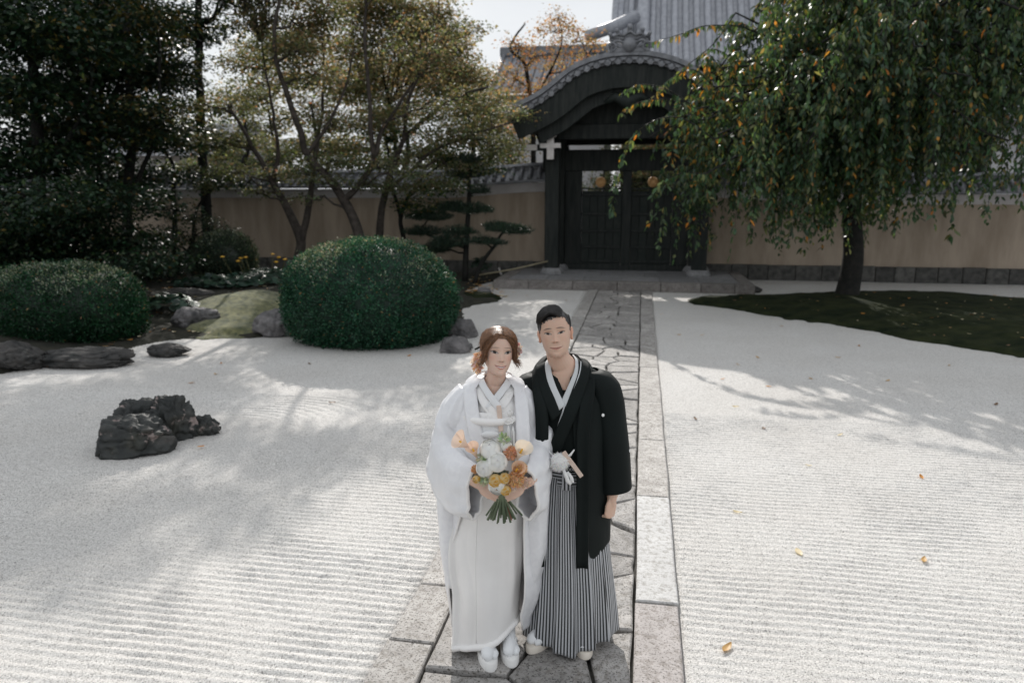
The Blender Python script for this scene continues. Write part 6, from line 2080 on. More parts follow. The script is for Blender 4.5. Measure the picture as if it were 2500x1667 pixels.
# overlapping front panel seam
fp = [i for i in range(0, 90, 3)]
seam = [Pg[i, int(K * (0.5 + (-0.33 + 0.05 * i / 90) / (2 * PI)))] + np.array([0, -0.004, 0]) for i in fp if zz[i, 0] < 1.02]
MB().tube(seam, 0.0028, 6).build('panel_edge', M['silk'], skirt, True)

# outer robe, open in front
zs = np.concatenate([np.linspace(1.385, 1.20, 16), np.linspace(1.19, 0.10, 70)])
Pk = keyed([(1.385, .022, .02, .066, .040, .045), (1.365, .022, .016, .100, .06, .06), (1.34, .02, .012, .140, .075, .078), (1.30, .018, .008, .172, .09, .092), (1.22, .016, .0, .185, .112, .105), (1.08, .012, .0, .200, .145, .12), (.90, .008, .0, .222, .165, .145), (.70, .006, .01, .243, .17, .17), (.52, .008, .015, .257, .175, .18), (.34, .018, .015, .255, .165, .18), (.20, .0, .015, .222, .15, .165), (.10, -.012, .015, .195, .135, .15)], zs)
aR = np.interp(zs, [0.10, .2, .35, .55, .8, 1.0, 1.2, 1.30, 1.385], [1.02, .72, .60, .66, .72, .62, .50, .62, .8])
aL = np.interp(zs, [0.10, .2, .35, .55, .8, .95, 1.05, 1.2, 1.30, 1.385], [-1.35, -1.22, -1.10, -0.92, -0.58, -0.36, -0.30, -0.42, -0.55, -0.75])
Pg, ph = robe_pts(zs, Pk, aR, aL + 2 * PI, 150)
flw = sstep(1.15 - Pg[..., 2], 0, 0.5)
Pg = wrinkle(Pg, 0.020, (5.0, 5.0, 1.3), 73, flw)
Pg = wrinkle(Pg, 0.004, (11, 11, 5), 75, 0.3 + 0.7 * flw)
Pg = wrinkle(Pg, 0.009, (6.5, 6.5, 1.5), 79, flw, True)
robe = grid_mesh('outer_robe', Pg, M['brocade'], bride, False, None, 0.008)
for side in (0, -1):
    e = Pg[18:, side][::2]
    MB().tube(list(e), 0.0055, 8).build('piping', M['silk'], robe, True)
# ivory lining showing along the opened edges
for side in (0, -1):
    e = Pg[44:, side]
    inn = Pg[44:, 12 if side == 0 else -13]
    Ln = np.stack([e * (1 - k) + inn * k + np.array([0, 0.012, 0]) for k in np.linspace(0, 1, 6)], 1)
    grid_mesh('lining', Ln, M['lining'], robe, False, None, 0.003)

def sleeve(name, path_, cross, m, parent, seed, hem_mat, n=40, K=40, amp=0.010, droop=0.55, wsc=(9, 9, 9)):
    """path of the arm; cross rows: (t, half width across, half height); hangs below the arm"""
    c = spline(path_, n)
    t_ = np.linspace(0, 1, n)
    hw = np.interp(t_, [r[0] for r in cross], [r[1] for r in cross]); hh = np.interp(t_, [r[0] for r in cross], [r[2] for r in cross])
    T = unit(np.gradient(c, axis=0))
    rows = []
    for i in range(n):
        up_ = np.array([0, 0, 1.0]); up_ = unit(up_ - T[i] * (up_ @ T[i]) * 0.85)
        sd = unit(np.cross(T[i], up_))
        a = np.linspace(0, 2 * PI, K, endpoint=False)
        cs, sn_ = np.cos(a), np.sin(a)
        p_ = 2 / 2.4
        rows.append(c[i] - up_ * hh[i] * droop + (np.sign(cs) * np.abs(cs) ** p_)[:, None] * sd * hw[i] + (np.sign(sn_) * np.abs(sn_) ** p_)[:, None] * up_ * hh[i])
    Pg = np.stack(rows)
    Pg = wrinkle(Pg, amp, wsc, seed)
    tt_ = np.linspace(0, 1, n)[:, None]; aa_ = np.linspace(0, 2 * PI, K, endpoint=False)[None]
    fq = np.stack([np.cos(aa_) * 1.6 + tt_ * 0.9, np.sin(aa_) * 1.6 - tt_ * 1.1 + 0 * aa_, tt_ * 0.8 + 0 * aa_ + seed], -1).reshape(-1, 3)
    fo = np.clip(1 - 7 * np.abs(fbm(fq * 1.5, seed + 3, 2) - 0.5), -0.4, 1).reshape(n, K)
    nn_ = unit(np.cross(np.gradient(Pg, axis=1), np.gradient(Pg, axis=0)))
    Pg = Pg + nn_ * (fo * amp * 0.55)[..., None]
    o = grid_mesh(name, Pg, m, parent, True, None, 0.007)
    if hem_mat:
        e = Pg[-1]
        MB().tube(list(e) + [e[0]], 0.008, 8, caps=False).build('cuff_hem', hem_mat, o, True)
    return o, Pg
s1, _ = sleeve('sleeve', [(-0.115, 0.01, 1.315), (-0.168, 0.0, 1.235), (-0.205, -0.02, 1.12), (-0.198, -0.07, 1.03), (-0.145, -0.172, 0.988), (-0.066, -0.272, 0.980)], [(0, .06, .06), (.18, .068, .085), (.45, .072, .13), (.7, .062, .15), (1, .050, .118)], M['brocade'], robe, 81, M['silk'], amp=0.020, wsc=(5, 5, 6))
s2, _ = sleeve('sleeve', [(0.15, 0.01, 1.315), (0.200, 0.0, 1.235), (0.232, -0.02, 1.12), (0.226, -0.07, 1.03), (0.212, -0.168, 0.988), (0.164, -0.270, 0.978)], [(0, .06, .06), (.18, .068, .085), (.45, .072, .13), (.7, .062, .15), (1, .050, .118)], M['brocade'], robe, 84, M['silk'], amp=0.020, wsc=(5, 5, 6))
# hanging sleeve bags at both sides
for (nm_seed, path_, cr_) in ((87, [(-0.190, -0.045, 1.05), (-0.196, -0.05, 0.93), (-0.198, -0.045, 0.75), (-0.196, -0.03, 0.52), (-0.190, -0.02, 0.34)], [(0, .045, .05), (.3, .058, .07), (.7, .055, .075), (1, .030, .05)]),
                              (89, [(0.225, -0.06, 1.05), (0.226, -0.065, 0.90), (0.222, -0.06, 0.72), (0.216, -0.05, 0.50), (0.205, -0.04, 0.36)], [(0, .045, .05), (.3, .056, .07), (.7, .052, .072), (1, .032, .05)])):
    n_ = 36
    c = spline(path_, n_); t_ = np.linspace(0, 1, n_)
    hw = np.interp(t_, [q[0] for q in cr_], [q[1] for q in cr_]); hd = np.interp(t_, [q[0] for q in cr_], [q[2] for q in cr_])
    a = np.linspace(0, 2 * PI, 40, endpoint=False)
    Pg2 = np.stack([np.stack([c[i, 0] + hw[i] * np.cos(a), c[i, 1] + hd[i] * np.sin(a), np.full(40, c[i, 2])], 1) for i in range(n_)])
    Pg2 = wrinkle(Pg2, 0.012, (8, 8, 2.0), nm_seed)
    Pg2 = wrinkle(Pg2, 0.007, (8, 8, 2.0), nm_seed + 50, None, True)
    grid_mesh('hanging_sleeve', Pg2, M['brocade'], robe, True, None, 0.005, True, True)

# collars
def V3(*a): return [np.array(p, float) for p in a]
band_strip('robe_collar', V3((-0.010, 0.066, 1.392), (-0.050, 0.036, 1.388), (-0.062, -0.025, 1.352), (-0.056, -0.084, 1.290), (-0.044, -0.122, 1.21), (-0.024, -0.150, 1.12), (0.002, -0.172, 1.02)), V3((-0.3, 0.8, -.6), (-0.8, 0.3, -.5), (-0.86, -0.15, -.48), (-0.93, 0.10, -.34), (-0.97, 0.15, -.2), (-0.97, 0.2, -.1), (-0.96, 0.2, 0)), 0.066, M['brocade'], robe, 0.005, 0.007)
band_strip('robe_collar', V3((0.056, 0.066, 1.392), (0.098, 0.036, 1.388), (0.110, -0.025, 1.352), (0.116, -0.084, 1.290), (0.118, -0.122, 1.21), (0.118, -0.150, 1.12), (0.116, -0.172, 1.00)), V3((0.3, 0.8, -.6), (0.8, 0.3, -.5), (0.86, -0.15, -.48), (0.93, 0.10, -.34), (0.95, 0.2, -.2), (0.95, 0.25, -.1), (0.95, 0.25, 0)), 0.066, M['brocade'], robe, 0.005, 0.007)
def chest_pt(a, z):
    d_ = 0.116 if z < 1.24 else 0.116 - (z - 1.24) * 0.42
    return np.array([0.03 + 0.125 * math.sin(a) * (1 if z < 1.28 else 0.80), -d_ * math.cos(a) + 0.004, z - 0.045 * (1 - min(1, abs(a) / 0.45)) * max(0.0, (z - 1.22) / 0.10)])
ck = grid_mesh('chest_front', np.stack([np.stack([chest_pt(a, z) for a in np.linspace(-1.45, 1.45, 24)]) for z in np.linspace(1.325, 1.10, 16)]), M['silk'], skirt, False, None, 0.005)
# crossed collars: inner pair then kimono pair (image-right side passes underneath)
for (dz, off, ex, w_, mm_) in ((0.0, 0.0, 0.0, 0.034, M['collar_w']), (-0.050, -0.012, 0.010, 0.046, M['silk'])):
    band_strip('crossed_collar', V3((0.070 + ex, 0.040, 1.392 + dz * .2), (0.076 + ex, -0.018, 1.378 + dz * .45), (0.054 + ex, -0.062 + off, 1.352 + dz * .8), (0.022, -0.092 + off, 1.318 + dz), (-0.020, -0.114 + off, 1.268 + dz)), V3((0.9, .2, -.4), (0.75, -.3, -.6), (0.5, -.35, -.8), (0.55, -.15, -.8), (0.6, -.05, -.8)), w_, mm_, skirt, 0.003, 0.005)
    band_strip('crossed_collar', V3((-0.020 - ex, 0.040, 1.392 + dz * .2), (-0.026 - ex, -0.018, 1.378 + dz * .45), (-0.010 - ex, -0.064 + off, 1.352 + dz * .8), (0.018, -0.096 + off, 1.318 + dz), (0.060, -0.118 + off, 1.268 + dz)), V3((-0.9, .2, -.4), (-0.75, -.3, -.6), (-0.5, -.35, -.8), (-0.55, -.15, -.8), (-0.6, -.05, -.8)), w_, mm_, skirt, 0.003, 0.005)
# sash, bustle cloth, cord
zs = np.linspace(1.215, 1.04, 20)
Pk = keyed([(1.215, .015, .0, .137, .132, .11), (1.13, .012, .0, .142, .145, .115), (1.04, .010, .0, .146, .150, .12)], zs)
Pg, _ = robe_pts(zs, Pk, np.full(20, -PI), np.full(20, PI), 81)
sash = grid_mesh('sash', wrinkle(Pg[:, :-1], 0.002, (20, 20, 20), 91), M['collar_w'], bride, True, None, 0.006)
a = np.linspace(-1.5, 1.5, 24)
MB().tube([(0.014 + 0.146 * math.sin(t), -0.142 * math.cos(t), 1.215 - 0.012 * math.cos(t)) for t in a], [0.012 + 0.006 * math.cos(t) for t in a], 10).build('sash_scarf', M['silk'], sash, True)
MB().tube([(0.012 + 0.150 * math.sin(t), -0.153 * math.cos(t), 1.118) for t in a], 0.0085, 8).build('sash_cord', M['cord_w'], sash, True)
MB().add(*(lambda e: (e.v, e.f))(ellipsoid((0.000, -0.152, 1.150), (0.040, 0.016, 0.018)))).build('padded_knot', M['collar_w'], sash, True)
# dagger case and tassel at the breast
dc = empty('dagger_case', (0.050, -0.142, 1.175)); dc.parent = bride
Md = Matrix.Rotation(R(-5), 4, 'Y') @ Matrix.Rotation(R(-12), 4, 'X')
MB().box(-0.011, 0.011, -0.007, 0.007, -0.015, 0.105, 0.003, Md).build('case', M['wood_pink'], dc)
ts = MB()
ts.tube([(0.068, -0.152, 1.205), (0.082, -0.160, 1.225), (0.098, -0.158, 1.232), (0.110, -0.152, 1.218), (0.100, -0.160, 1.205), (0.080, -0.163, 1.200), (0.068, -0.152, 1.205)], 0.0035, 6)
ts.tube([(0.088, -0.160, 1.235), (0.078, -0.163, 1.255), (0.090, -0.163, 1.268), (0.102, -0.160, 1.255), (0.092, -0.160, 1.235)], 0.0035, 6)
tassel = ts.build('tassel_cord', M['cord_w'], dc, True); tassel.location = (-0.050, 0.142, -1.175)
for (x0, z0) in ((0.084, 1.195), (0.104, 1.192)):
    tm = MB()
    for k in range(26):
        a_ = rng.uniform(0, 2 * PI); r_ = 0.012 * math.sqrt(rng.random())
        tm.tube([(x0, -0.160, z0), (x0 + r_ * .6 * math.cos(a_), -0.166 + r_ * .6 * math.sin(a_), z0 - 0.03), (x0 + r_ * math.cos(a_), -0.172 + r_ * math.sin(a_), z0 - 0.12 - 0.01 * rng.random())], 0.0016, 4)
    o = tm.build('tassel', M['cord_w'], dc, True); o.location = (-0.050, 0.142, -1.175)

# sandals with white socks
def sandal(person, x, y_, rz, m_sole, m_sock, L=0.235, W=0.088, thick=0.045):
    e = empty('sandal', (x, y_, 0)); e.parent = person; e.rotation_euler = (0, 0, rz)
    out = []
    for t in np.linspace(0, 2 * PI, 28, endpoint=False):
        yy = -math.cos(t) * L / 2
        out.append((math.sin(t) * W / 2 * (1.0 - 0.16 * (yy / (L / 2))), yy))
    MB().prism(out, 0.0, thick, 0.006).build('sole', m_sole, e, True)
    sock = MB()
    pts = [(0, L * 0.34, thick + 0.075), (0, L * 0.30, thick + 0.045), (0, L * 0.10, thick + 0.036), (0, -L * 0.15, thick + 0.026), (-0.012, -L * 0.33, thick + 0.018), (-0.014, -L * 0.41, thick + 0.012)]
    sock.tube(pts, [0.036, 0.040, 0.036, 0.036, 0.028, 0.014], 14, flat=1.0)
    sock.tube([(0.016, -L * 0.10, thick + 0.02), (0.026, -L * 0.28, thick + 0.014), (0.022, -L * 0.38, thick + 0.010)], [0.022, 0.020, 0.010], 10)
    sock.build('sock', m_sock, e, True)
    for s_ in (-1, 1):
        MB().tube([(s_ * 0.040, L * 0.05, thick + 0.012), (s_ * 0.030, -L * 0.08, thick + 0.050), (0.006, -L * 0.26, thick + 0.040), (0.006, -L * 0.30, thick + 0.012)], 0.008, 8).build('strap', m_sole, e, True)
    return e
sandal(bride, -0.022, -0.125, R(12), M['zori_w'], M['collar_w'])
sandal(bride, 0.088, -0.095, R(6), M['zori_w'], M['collar_w'])

# hair: centre parting, swept back, loose front locks
hz = HB.H
def hairline_b(V):
    x, y_, z = V[:, 0], V[:, 1], V[:, 2] / hz
    ax = np.abs(x)
    fr_ = y_ < -0.02
    line = 0.80 - 0.35 * np.clip((ax - 0.015) / 0.055, 0, 1) ** 1.3
    return np.where(fr_, z > line, np.where(y_ < 0.03, z > 0.50 - 0.1 * sstep(y_, -0.02, 0.03), z > 0.16))
scalp_cap('hair', HB, HMb, hairline_b, 0.007, M['brownhair'], bride)
hair_root = [c for c in bride.children if c.name.startswith('hair')][0]
paths = []
for k in range(1500):
    side = 1 if rng.random() < 0.5 else -1
    t = rng.random()
    # start along the parting, front hairline to crown
    d0 = unit(np.array([side * 0.05 * rng.random() + 0.035, -0.80 + 1.25 * t, 0.52 + 0.55 * math.sin(min(1, t * 1.3) * PI / 2)]))
    end = np.array([side * (0.78 - 0.5 * t * rng.random()), 0.35 + 0.75 * t + 0.2 * rng.random(), -0.35 - 0.35 * rng.random()])
    mid = np.array([side * 0.95, -0.40 * (1 - t) + 0.3 * t + 0.1 * rng.standard_normal(), 0.28 + 0.1 * rng.standard_normal()])
    ds = np.vstack([arc_dirs(d0, mid, 5)[:-1], arc_dirs(mid, end, 5)])
    lift_ = 0.007 + 0.005 * rng.random() + 0.004 * np.sin(np.linspace(0, PI, len(ds)))
    paths.append(HB.at(ds, lift_))
strands('strands', HB, HMb, paths, M['brownhair'], hair_root, 0.0016, 0.0007)
# front locks framing the face
paths = []
for side, n_, zend, outx in ((-1, 95, 0.20, -0.080), (1, 80, 0.20, 0.092)):
    for k in range(n_):
        j = rng.standard_normal(3) * 0.0035
        q = rng.random()
        p0 = HB.at(unit(np.array([side * 0.05 + 0.03, -0.80 + 0.25 * q, 0.62 + 0.2 * q])), 0.008)
        p1 = np.array([side * (0.040 + 0.014 * q), -0.082 + 0.018 * q, hz * (0.76 - 0.04 * q)])
        p2 = np.array([side * (0.064 + 0.007 * q), -0.066 + 0.028 * q, hz * 0.56])
        p3 = np.array([side * (0.069 + 0.006 * q), -0.052 + 0.03 * q, hz * 0.38])
        p4 = np.array([outx + side * 0.008 * rng.random(), -0.040 + 0.02 * q, hz * (zend + 0.14 * rng.random())])
        paths.append([p0, p1 + j, p2 + j * 1.3, p3 + j * 1.5, p4 + j * 2])
strands('front_locks', HB, HMb, paths, M['brownhair'], hair_root, 0.0017, 0.0006, 12)
paths = []
for k in range(70):
    d0 = unit(np.array([rng.uniform(-1, 1), rng.uniform(-0.3, 1.0), rng.uniform(-0.3, 1.1)]))
    d1 = unit(d0 + rng.standard_normal(3) * 0.35 + np.array([0, 0.1, -0.3]))
    paths.append([HB.at(d0, 0.010), HB.at(unit(d0 + d1), 0.016 + 0.006 * rng.random()), HB.at(d1, 0.014 + 0.016 * rng.random())])
strands('flyaway_hairs', HB, HMb, paths, M['brownhair'], hair_root, 0.0006, 0.0003, 7)
# low bun behind
bun = ellipsoid((0, 0.105, hz * 0.36), (0.045, 0.035, 0.042)); MB().add(xf(HMb, bun.v), bun.f).build('bun', M['brownhair'], hair_root, True)

# flowers in her hair
M['petal_peach'] = leaf_mat('peach petals', 0.6, 0.3, 0.2, tcol=(1.1, 0.95, 0.8))
M['petal_white'] = leaf_mat('white petals', 0.6, 0.10, 0.2, tcol=(1.0, 1.0, 0.95))
def petal_blob(name, c, r_, n, col, parent, Mx=None, L=0.02, W=0.02, up=None, m=None):
    d = rand_dir(n)
    if up is not None: d = unit(d + np.array(up) * 0.7)
    P_ = np.array(c) + d * np.array(r_) * 0.55
    V, F, C_ = leaf_mesh(P_, unit(d + rand_dir(n) * 0.3), rand_dir(n), L * (0.7 + 0.6 * rng.random(n)), W * (0.8 + 0.4 * rng.random(n)), palette(n, col, [1] * len(col), 0.08), 'leaf', 0.25)
    if Mx is not None: V = xf(Mx, V)
    return np_obj(name, V, F, m or M['petal_peach'], parent, False, C_)
PEACH = [(0.83, 0.60, 0.44), (0.84, 0.68, 0.55), (0.82, 0.50, 0.30)]
PINKW = [(0.82, 0.66, 0.60), (0.84, 0.74, 0.68)]
for (c, r_, n_, colr) in (((-0.092, 0.012, hz * 0.36), (0.014, 0.016, 0.026), 70, PEACH), ((-0.090, 0.020, hz * 0.15), (0.016, 0.016, 0.018), 50, PEACH), ((-0.096, 0.022, hz * 0.26), (0.02, 0.02, 0.02), 50, PINKW), ((0.092, 0.015, hz * 0.58), (0.018, 0.02, 0.026), 70, PINKW), ((0.086, 0.02, hz * 0.48), (0.014, 0.016, 0.016), 40, PEACH)):
    petal_blob('hair_flower', c, r_, n_, colr, hair_root, HMb, 0.020, 0.017)
o = MB()
for k in range(6):
    e = ellipsoid((-0.080 - 0.004 * k % 2, 0.03 + 0.004 * k, hz * (0.60 - 0.012 * k)), (0.005, 0.005, 0.005), None, 2); o.add(xf(HMb, e.v), e.f)
o.build('hair_beads', M['darkwood'], hair_root, True)

# ================================================================== bouquet (held by the bride)
bq = empty('bouquet', tuple(np.array(bride.matrix_basis @ Vector((0.045, -0.315, 0.93)))), math.atan2(0.68, 3.30))
tag(bq, 'bouquet of white, peach and orange flowers with green stems in her hands', 'bouquet')
bqo = np.array([0.045, -0.315, 0.93])
M['stem'] = mat('flower stems', (0.07, 0.10, 0.06), (0.17, 0.21, 0.13), 0.6, 14)
M['stem_red'] = mat('reddish stem', (0.30, 0.09, 0.06), (0.38, 0.14, 0.09), 0.6, 14)
M['bleaf'] = leaf_mat('bouquet leaves', 0.5, 0.25)
WHITE = [(0.92, 0.91, 0.87), (0.90, 0.90, 0.88)]
ORANGE = [(0.82, 0.48, 0.22), (0.84, 0.57, 0.31), (0.83, 0.63, 0.43)]
YEL = [(0.82, 0.52, 0.10), (0.82, 0.60, 0.20)]
def bl(p):
    q = np.array(p, float)
    if q[2] > 0.945: q = q + np.array([0.0, -0.012, 0.022])
    return q - bqo
def rose(c, r_, aim, colr, layers=4, name='white_rose'):
    """rounded bloom: overlapping petals hugging a ball, rims turned out, tighter towards the heart"""
    aim = unit(np.array(aim, float)); u = unit(np.cross(aim, [0.3, 0.1, 1.0])); w = np.cross(u, aim)
    Vs, Fs, Cs = [], [], []
    for L_ in range(layers):
        f = L_ / max(1, layers - 1)                 # 0 heart .. 1 outer
        k = 3 + L_
        th0 = 0.10 + 0.50 * f                       # rim angle from the aim axis
        for i in range(k):
            a0 = 2 * PI * (i + 0.5 * (L_ % 2)) / k + 0.4 * L_
            nn_, mm2 = 6, 7
            for ii in range(nn_):
                for jj in range(mm2):
                    s_ = ii / (nn_ - 1); t = (jj / (mm2 - 1) - 0.5)
                    aa = a0 + t * 2 * PI / k * 1.30
                    th_ = th0 + 0.16 * (2 * t) ** 2 + (1 - s_) * (1.55 - 0.35 * f)
                    rr_ = r_ * (0.80 + 0.20 * f) * (1 + 0.10 * s_ ** 4 * (0.4 + f)) * (1 + 0.025 * math.sin(8 * aa + 2 * L_) * s_)
                    Vs.append(np.array(c) + rr_ * (math.sin(th_) * (math.cos(aa) * u + math.sin(aa) * w) + math.cos(th_) * aim * (0.80 + 0.1 * (1 - f))))
                    Cs.append(np.array(colr[(L_ + i) % len(colr)]))
            b0 = len(Vs) - nn_ * mm2
            for ii in range(nn_ - 1):
                for jj in range(mm2 - 1):
                    q = b0 + ii * mm2 + jj
                    Fs.append((q, q + 1, q + mm2 + 1, q + mm2))
    return np_obj(name, np.array(Vs), [np.array(Fs)], M['petal_white'] if 'white' in name else M['petal_peach'], bq, True, np.array(Cs))
def pompon(c, r_, colr, name='orange_pompon', n=420):
    d = rand_dir(n)
    P_ = np.array(c) + d * r_ * 0.62
    V, F, C_ = leaf_mesh(P_, unit(d + 0.15 * rand_dir(n)), rand_dir(n), np.full(n, r_ * 0.42), np.full(n, r_ * 0.16), palette(n, colr, [1] * len(colr), 0.10), 'leaf', 0.3)
    e = ellipsoid(c, (r_ * 0.7,) * 3, None, 2)
    k0 = len(V)
    V = np.vstack([V, np.array(e.v)]); C_ = np.vstack([C_, np.tile(np.array(colr[0]) * 0.8, (len(e.v), 1))])
    F = F + [np.array(e.f) + k0]
    return np_obj(name, V, F, M['petal_peach'], bq, False, C_)
def calla(c, aim, L_, r_, colr, name='calla_lily', open_=(0, -1, 0.3)):
    aim = unit(np.array(aim, float)); o_ = np.array(open_, float); o_ = unit(o_ - aim * (o_ @ aim)); w = np.cross(aim, o_)
    rows = []
    for s_ in np.linspace(0, 1, 14):
        rr2 = r_ * (0.16 + 0.84 * s_ ** 1.8)
        row = []
        for a_ in np.linspace(-PI * 1.02, PI * 1.02, 22):
            lip = 1 + 0.35 * s_ ** 3 * (0.5 - 0.5 * math.cos(a_))
            back_ = s_ ** 2 * 0.45 * L_ * (0.5 - 0.5 * math.cos(a_)) 
            row.append(np.array(c) + aim * (L_ * s_ * (0.72) + back_ * 0.5) + rr2 * lip * (math.cos(a_) * o_ + math.sin(a_) * w) * (1 + 0.06 * a_ / PI))
        rows.append(row)
    Pg_ = np.array(rows)
    r0, c0 = Pg_.shape[:2]
    i = (np.arange(r0 - 1)[:, None] * c0 + np.arange(c0 - 1)[None]).ravel()
    F = np.stack([i, i + 1, i + c0 + 1, i + c0], 1)
    cc_ = np.tile(np.array(colr), (r0 * c0, 1)) * np.linspace(0.93, 1.0, r0).repeat(c0)[:, None]
    o = np_obj(name, Pg_.reshape(-1, 3), [F], M['petal_peach'], bq, True, cc_)
    MB().tube([np.array(c) + aim * L_ * 0.25, np.array(c) + aim * L_ * 0.72], [0.006, 0.004], 8).build('spadix', M['yflower'], o, True)
    return o
calla(bl((-0.085, -0.325, 1.125)), (-0.72, -0.15, 0.62), 0.085, 0.036, (0.84, 0.70, 0.60), open_=(-0.4, -0.9, 0.2))
calla(bl((-0.055, -0.335, 1.085)), (-0.35, -0.25, 0.9), 0.075, 0.026, (0.83, 0.66, 0.55), open_=(0, -1, 0.2))
calla(bl((0.115, -0.350, 1.085)), (0.35, -0.35, 0.85), 0.085, 0.034, (0.82, 0.76, 0.66), open_=(-0.3, -1, 0.3))
calla(bl((0.098, -0.352, 1.010)), (0.30, -0.55, 0.78), 0.080, 0.026, (0.83, 0.60, 0.43), open_=(-0.2, -1, 0.3))
rose(bl((0.000, -0.335, 1.125)), 0.046, (-0.1, -0.55, 0.83), WHITE)
rose(bl((0.030, -0.365, 1.080)), 0.045, (0.05, -0.85, 0.5), WHITE)
rose(bl((-0.022, -0.358, 1.050)), 0.040, (-0.25, -0.9, 0.3), WHITE)
rose(bl((0.070, -0.325, 1.135)), 0.026, (0.1, -0.5, 0.86), WHITE, 4, 'white_bud')
rose(bl((0.030, -0.365, 0.972)), 0.040, (-0.1, -0.85, -0.2), WHITE)
pompon(bl((0.088, -0.345, 1.112)), 0.034, [(0.82, 0.50, 0.33), (0.80, 0.42, 0.22), (0.82, 0.60, 0.46)])
pompon(bl((0.128, -0.355, 1.045)), 0.034, ORANGE)
pompon(bl((0.108, -0.368, 1.003)), 0.040, [(0.82, 0.60, 0.38), (0.82, 0.50, 0.24)])
pompon(bl((-0.062, -0.345, 1.040)), 0.022, [(0.82, 0.50, 0.28), (0.62, 0.33, 0.14)], 'orange_pompon', 200)
def daisy(c, r_, aim, name='yellow_flower'):
    o = rose(c, r_, aim, [(0.83, 0.72, 0.45), (0.84, 0.66, 0.32), (0.82, 0.52, 0.10)], 5, name)
    aim = unit(np.array(aim, float))
    e = ellipsoid(np.array(c) + aim * r_ * 0.3, (r_ * 0.34,) * 3, None, 2)
    MB().add(e.v, e.f).build('flower_centre', M['yflower'], o, True)
    return o
daisy(bl((0.022, -0.378, 1.000)), 0.030, (-0.05, -0.95, 0.25))
daisy(bl((0.062, -0.382, 1.012)), 0.024, (0.1, -0.9, 0.4))
daisy(bl((0.066, -0.382, 0.958)), 0.024, (0.1, -0.95, 0.1))
daisy(bl((-0.058, -0.355, 0.998)), 0.019, (-0.4, -0.9, 0.1))
pompon(bl((0.150, -0.350, 0.978)), 0.028, [(0.82, 0.66, 0.56), (0.82, 0.58, 0.44)], 'peach_blossom', 160)
pompon(bl((0.095, -0.372, 0.965)), 0.020, PINKW, 'peach_blossom', 120)
for (c, aim, s_) in (((0.058, -0.338, 1.165), (0.05, -0.2, 1), 0.026), ((-0.035, -0.350, 1.090), (-0.2, -0.6, 0.8), 0.024), ((-0.02, -0.365, 1.005), (-0.5, -0.8, -0.2), 0.026), ((0.012, -0.36, 0.99), (-0.3, -0.8, -0.4), 0.022)):
    petal_blob('green_bud', bl(c), (s_ * .45, s_ * .45, s_ * .8), 26, [(0.42, 0.50, 0.34), (0.50, 0.56, 0.42)], bq, None, s_, s_ * .6, aim, M['bleaf'])
MB().tube([bl((0.050, -0.335, 1.04)), bl((0.054, -0.338, 1.10)), bl((0.058, -0.338, 1.15))], 0.003, 6).build('bud_stalk', M['stem'], bq, True)
for k in range(24):
    a_ = 2 * PI * k / 24 + rng.uniform(-.1, .1); r_ = 0.020 * math.sqrt(rng.random()); e_ = rng.uniform(0.7, 1.9)
    top = np.array([0.045 + 1.6 * r_ * math.cos(a_) * 1.3, -0.325 + r_ * math.sin(a_), 1.02])
    mid = np.array([0.052 + 0.55 * r_ * math.cos(a_), -0.318 + 0.55 * r_ * math.sin(a_), 0.925])
    bot = np.array([0.055 + 0.050 * e_ * math.cos(a_) * .9, -0.318 + 0.022 * math.sin(a_), 0.835 - 0.035 * rng.random()])
    MB().tube([bl(top), bl(mid), bl(bot)], rng.uniform(0.0034, 0.0060), 7).build('stem', M['stem_red'] if k in (1, 22) else M['stem'], bq, True)

# ================================================================== groom
groom = empty('person', (-0.31, 3.44, PATH_Z), math.atan2(0.31, 3.44))
tag(groom, 'man in black crested haori over grey striped hakama', 'person')
HG = Head(0.228, 1.0, 1.06, 1.08, False)
HMg = head_matrix((-0.064, -0.026, 1.462), R(-1), R(10), R(-7.5))
skinG = (0.65, 0.44, 0.335)
hands_g = hand_parts((0.206, -0.078, 0.785), (-0.12, -0.10, -1.0), (0.75, -0.62, 0.0), [(1.25, 1.45, 1.0), (1.25, 1.45, 1.0), (1.28, 1.45, 1.0), (1.3, 1.4, 1.0)], -1, 1.02, 0.0, 0.75, 0.45)
hands_g += hand_parts((-0.26, -0.02, 0.80), (0, -0.1, -1.0), (-0.9, -0.3, 0), [(0.5, 0.6, 0.4)] * 4, 1, 1.0)
arms_g = [([(0.165, 0.01, 1.33), (0.215, 0.01, 1.08), (0.207, -0.070, 0.80)], [0.05, 0.043, 0.029]), ([(-0.205, 0.01, 1.31), (-0.255, 0.01, 1.07), (-0.26, -0.02, 0.81)], [0.05, 0.043, 0.029])]
legs_g = [([(-0.08, 0, 0.88), (-0.095, -0.02, 0.5), (-0.11, 0, 0.08)], [0.09, 0.062, 0.042]), ([(0.08, 0, 0.88), (0.085, -0.02, 0.5), (0.085, 0, 0.08)], [0.09, 0.062, 0.042])]
torso_g = ([(0, 0, 0.82), (0, 0, 0.95), (-0.005, 0, 1.12), (-0.015, 0.01, 1.24), (-0.025, 0.02, 1.30)], [0.10, 0.105, 0.10, 0.085, 0.05])
make_body(groom, HG, HMg, (-0.040, 0.008, 1.405), torso_g, arms_g, hands_g, legs_g, skinG, (0.46, 0.22, 0.17), (0.035, 0.025, 0.02), 0.15, 0.056)

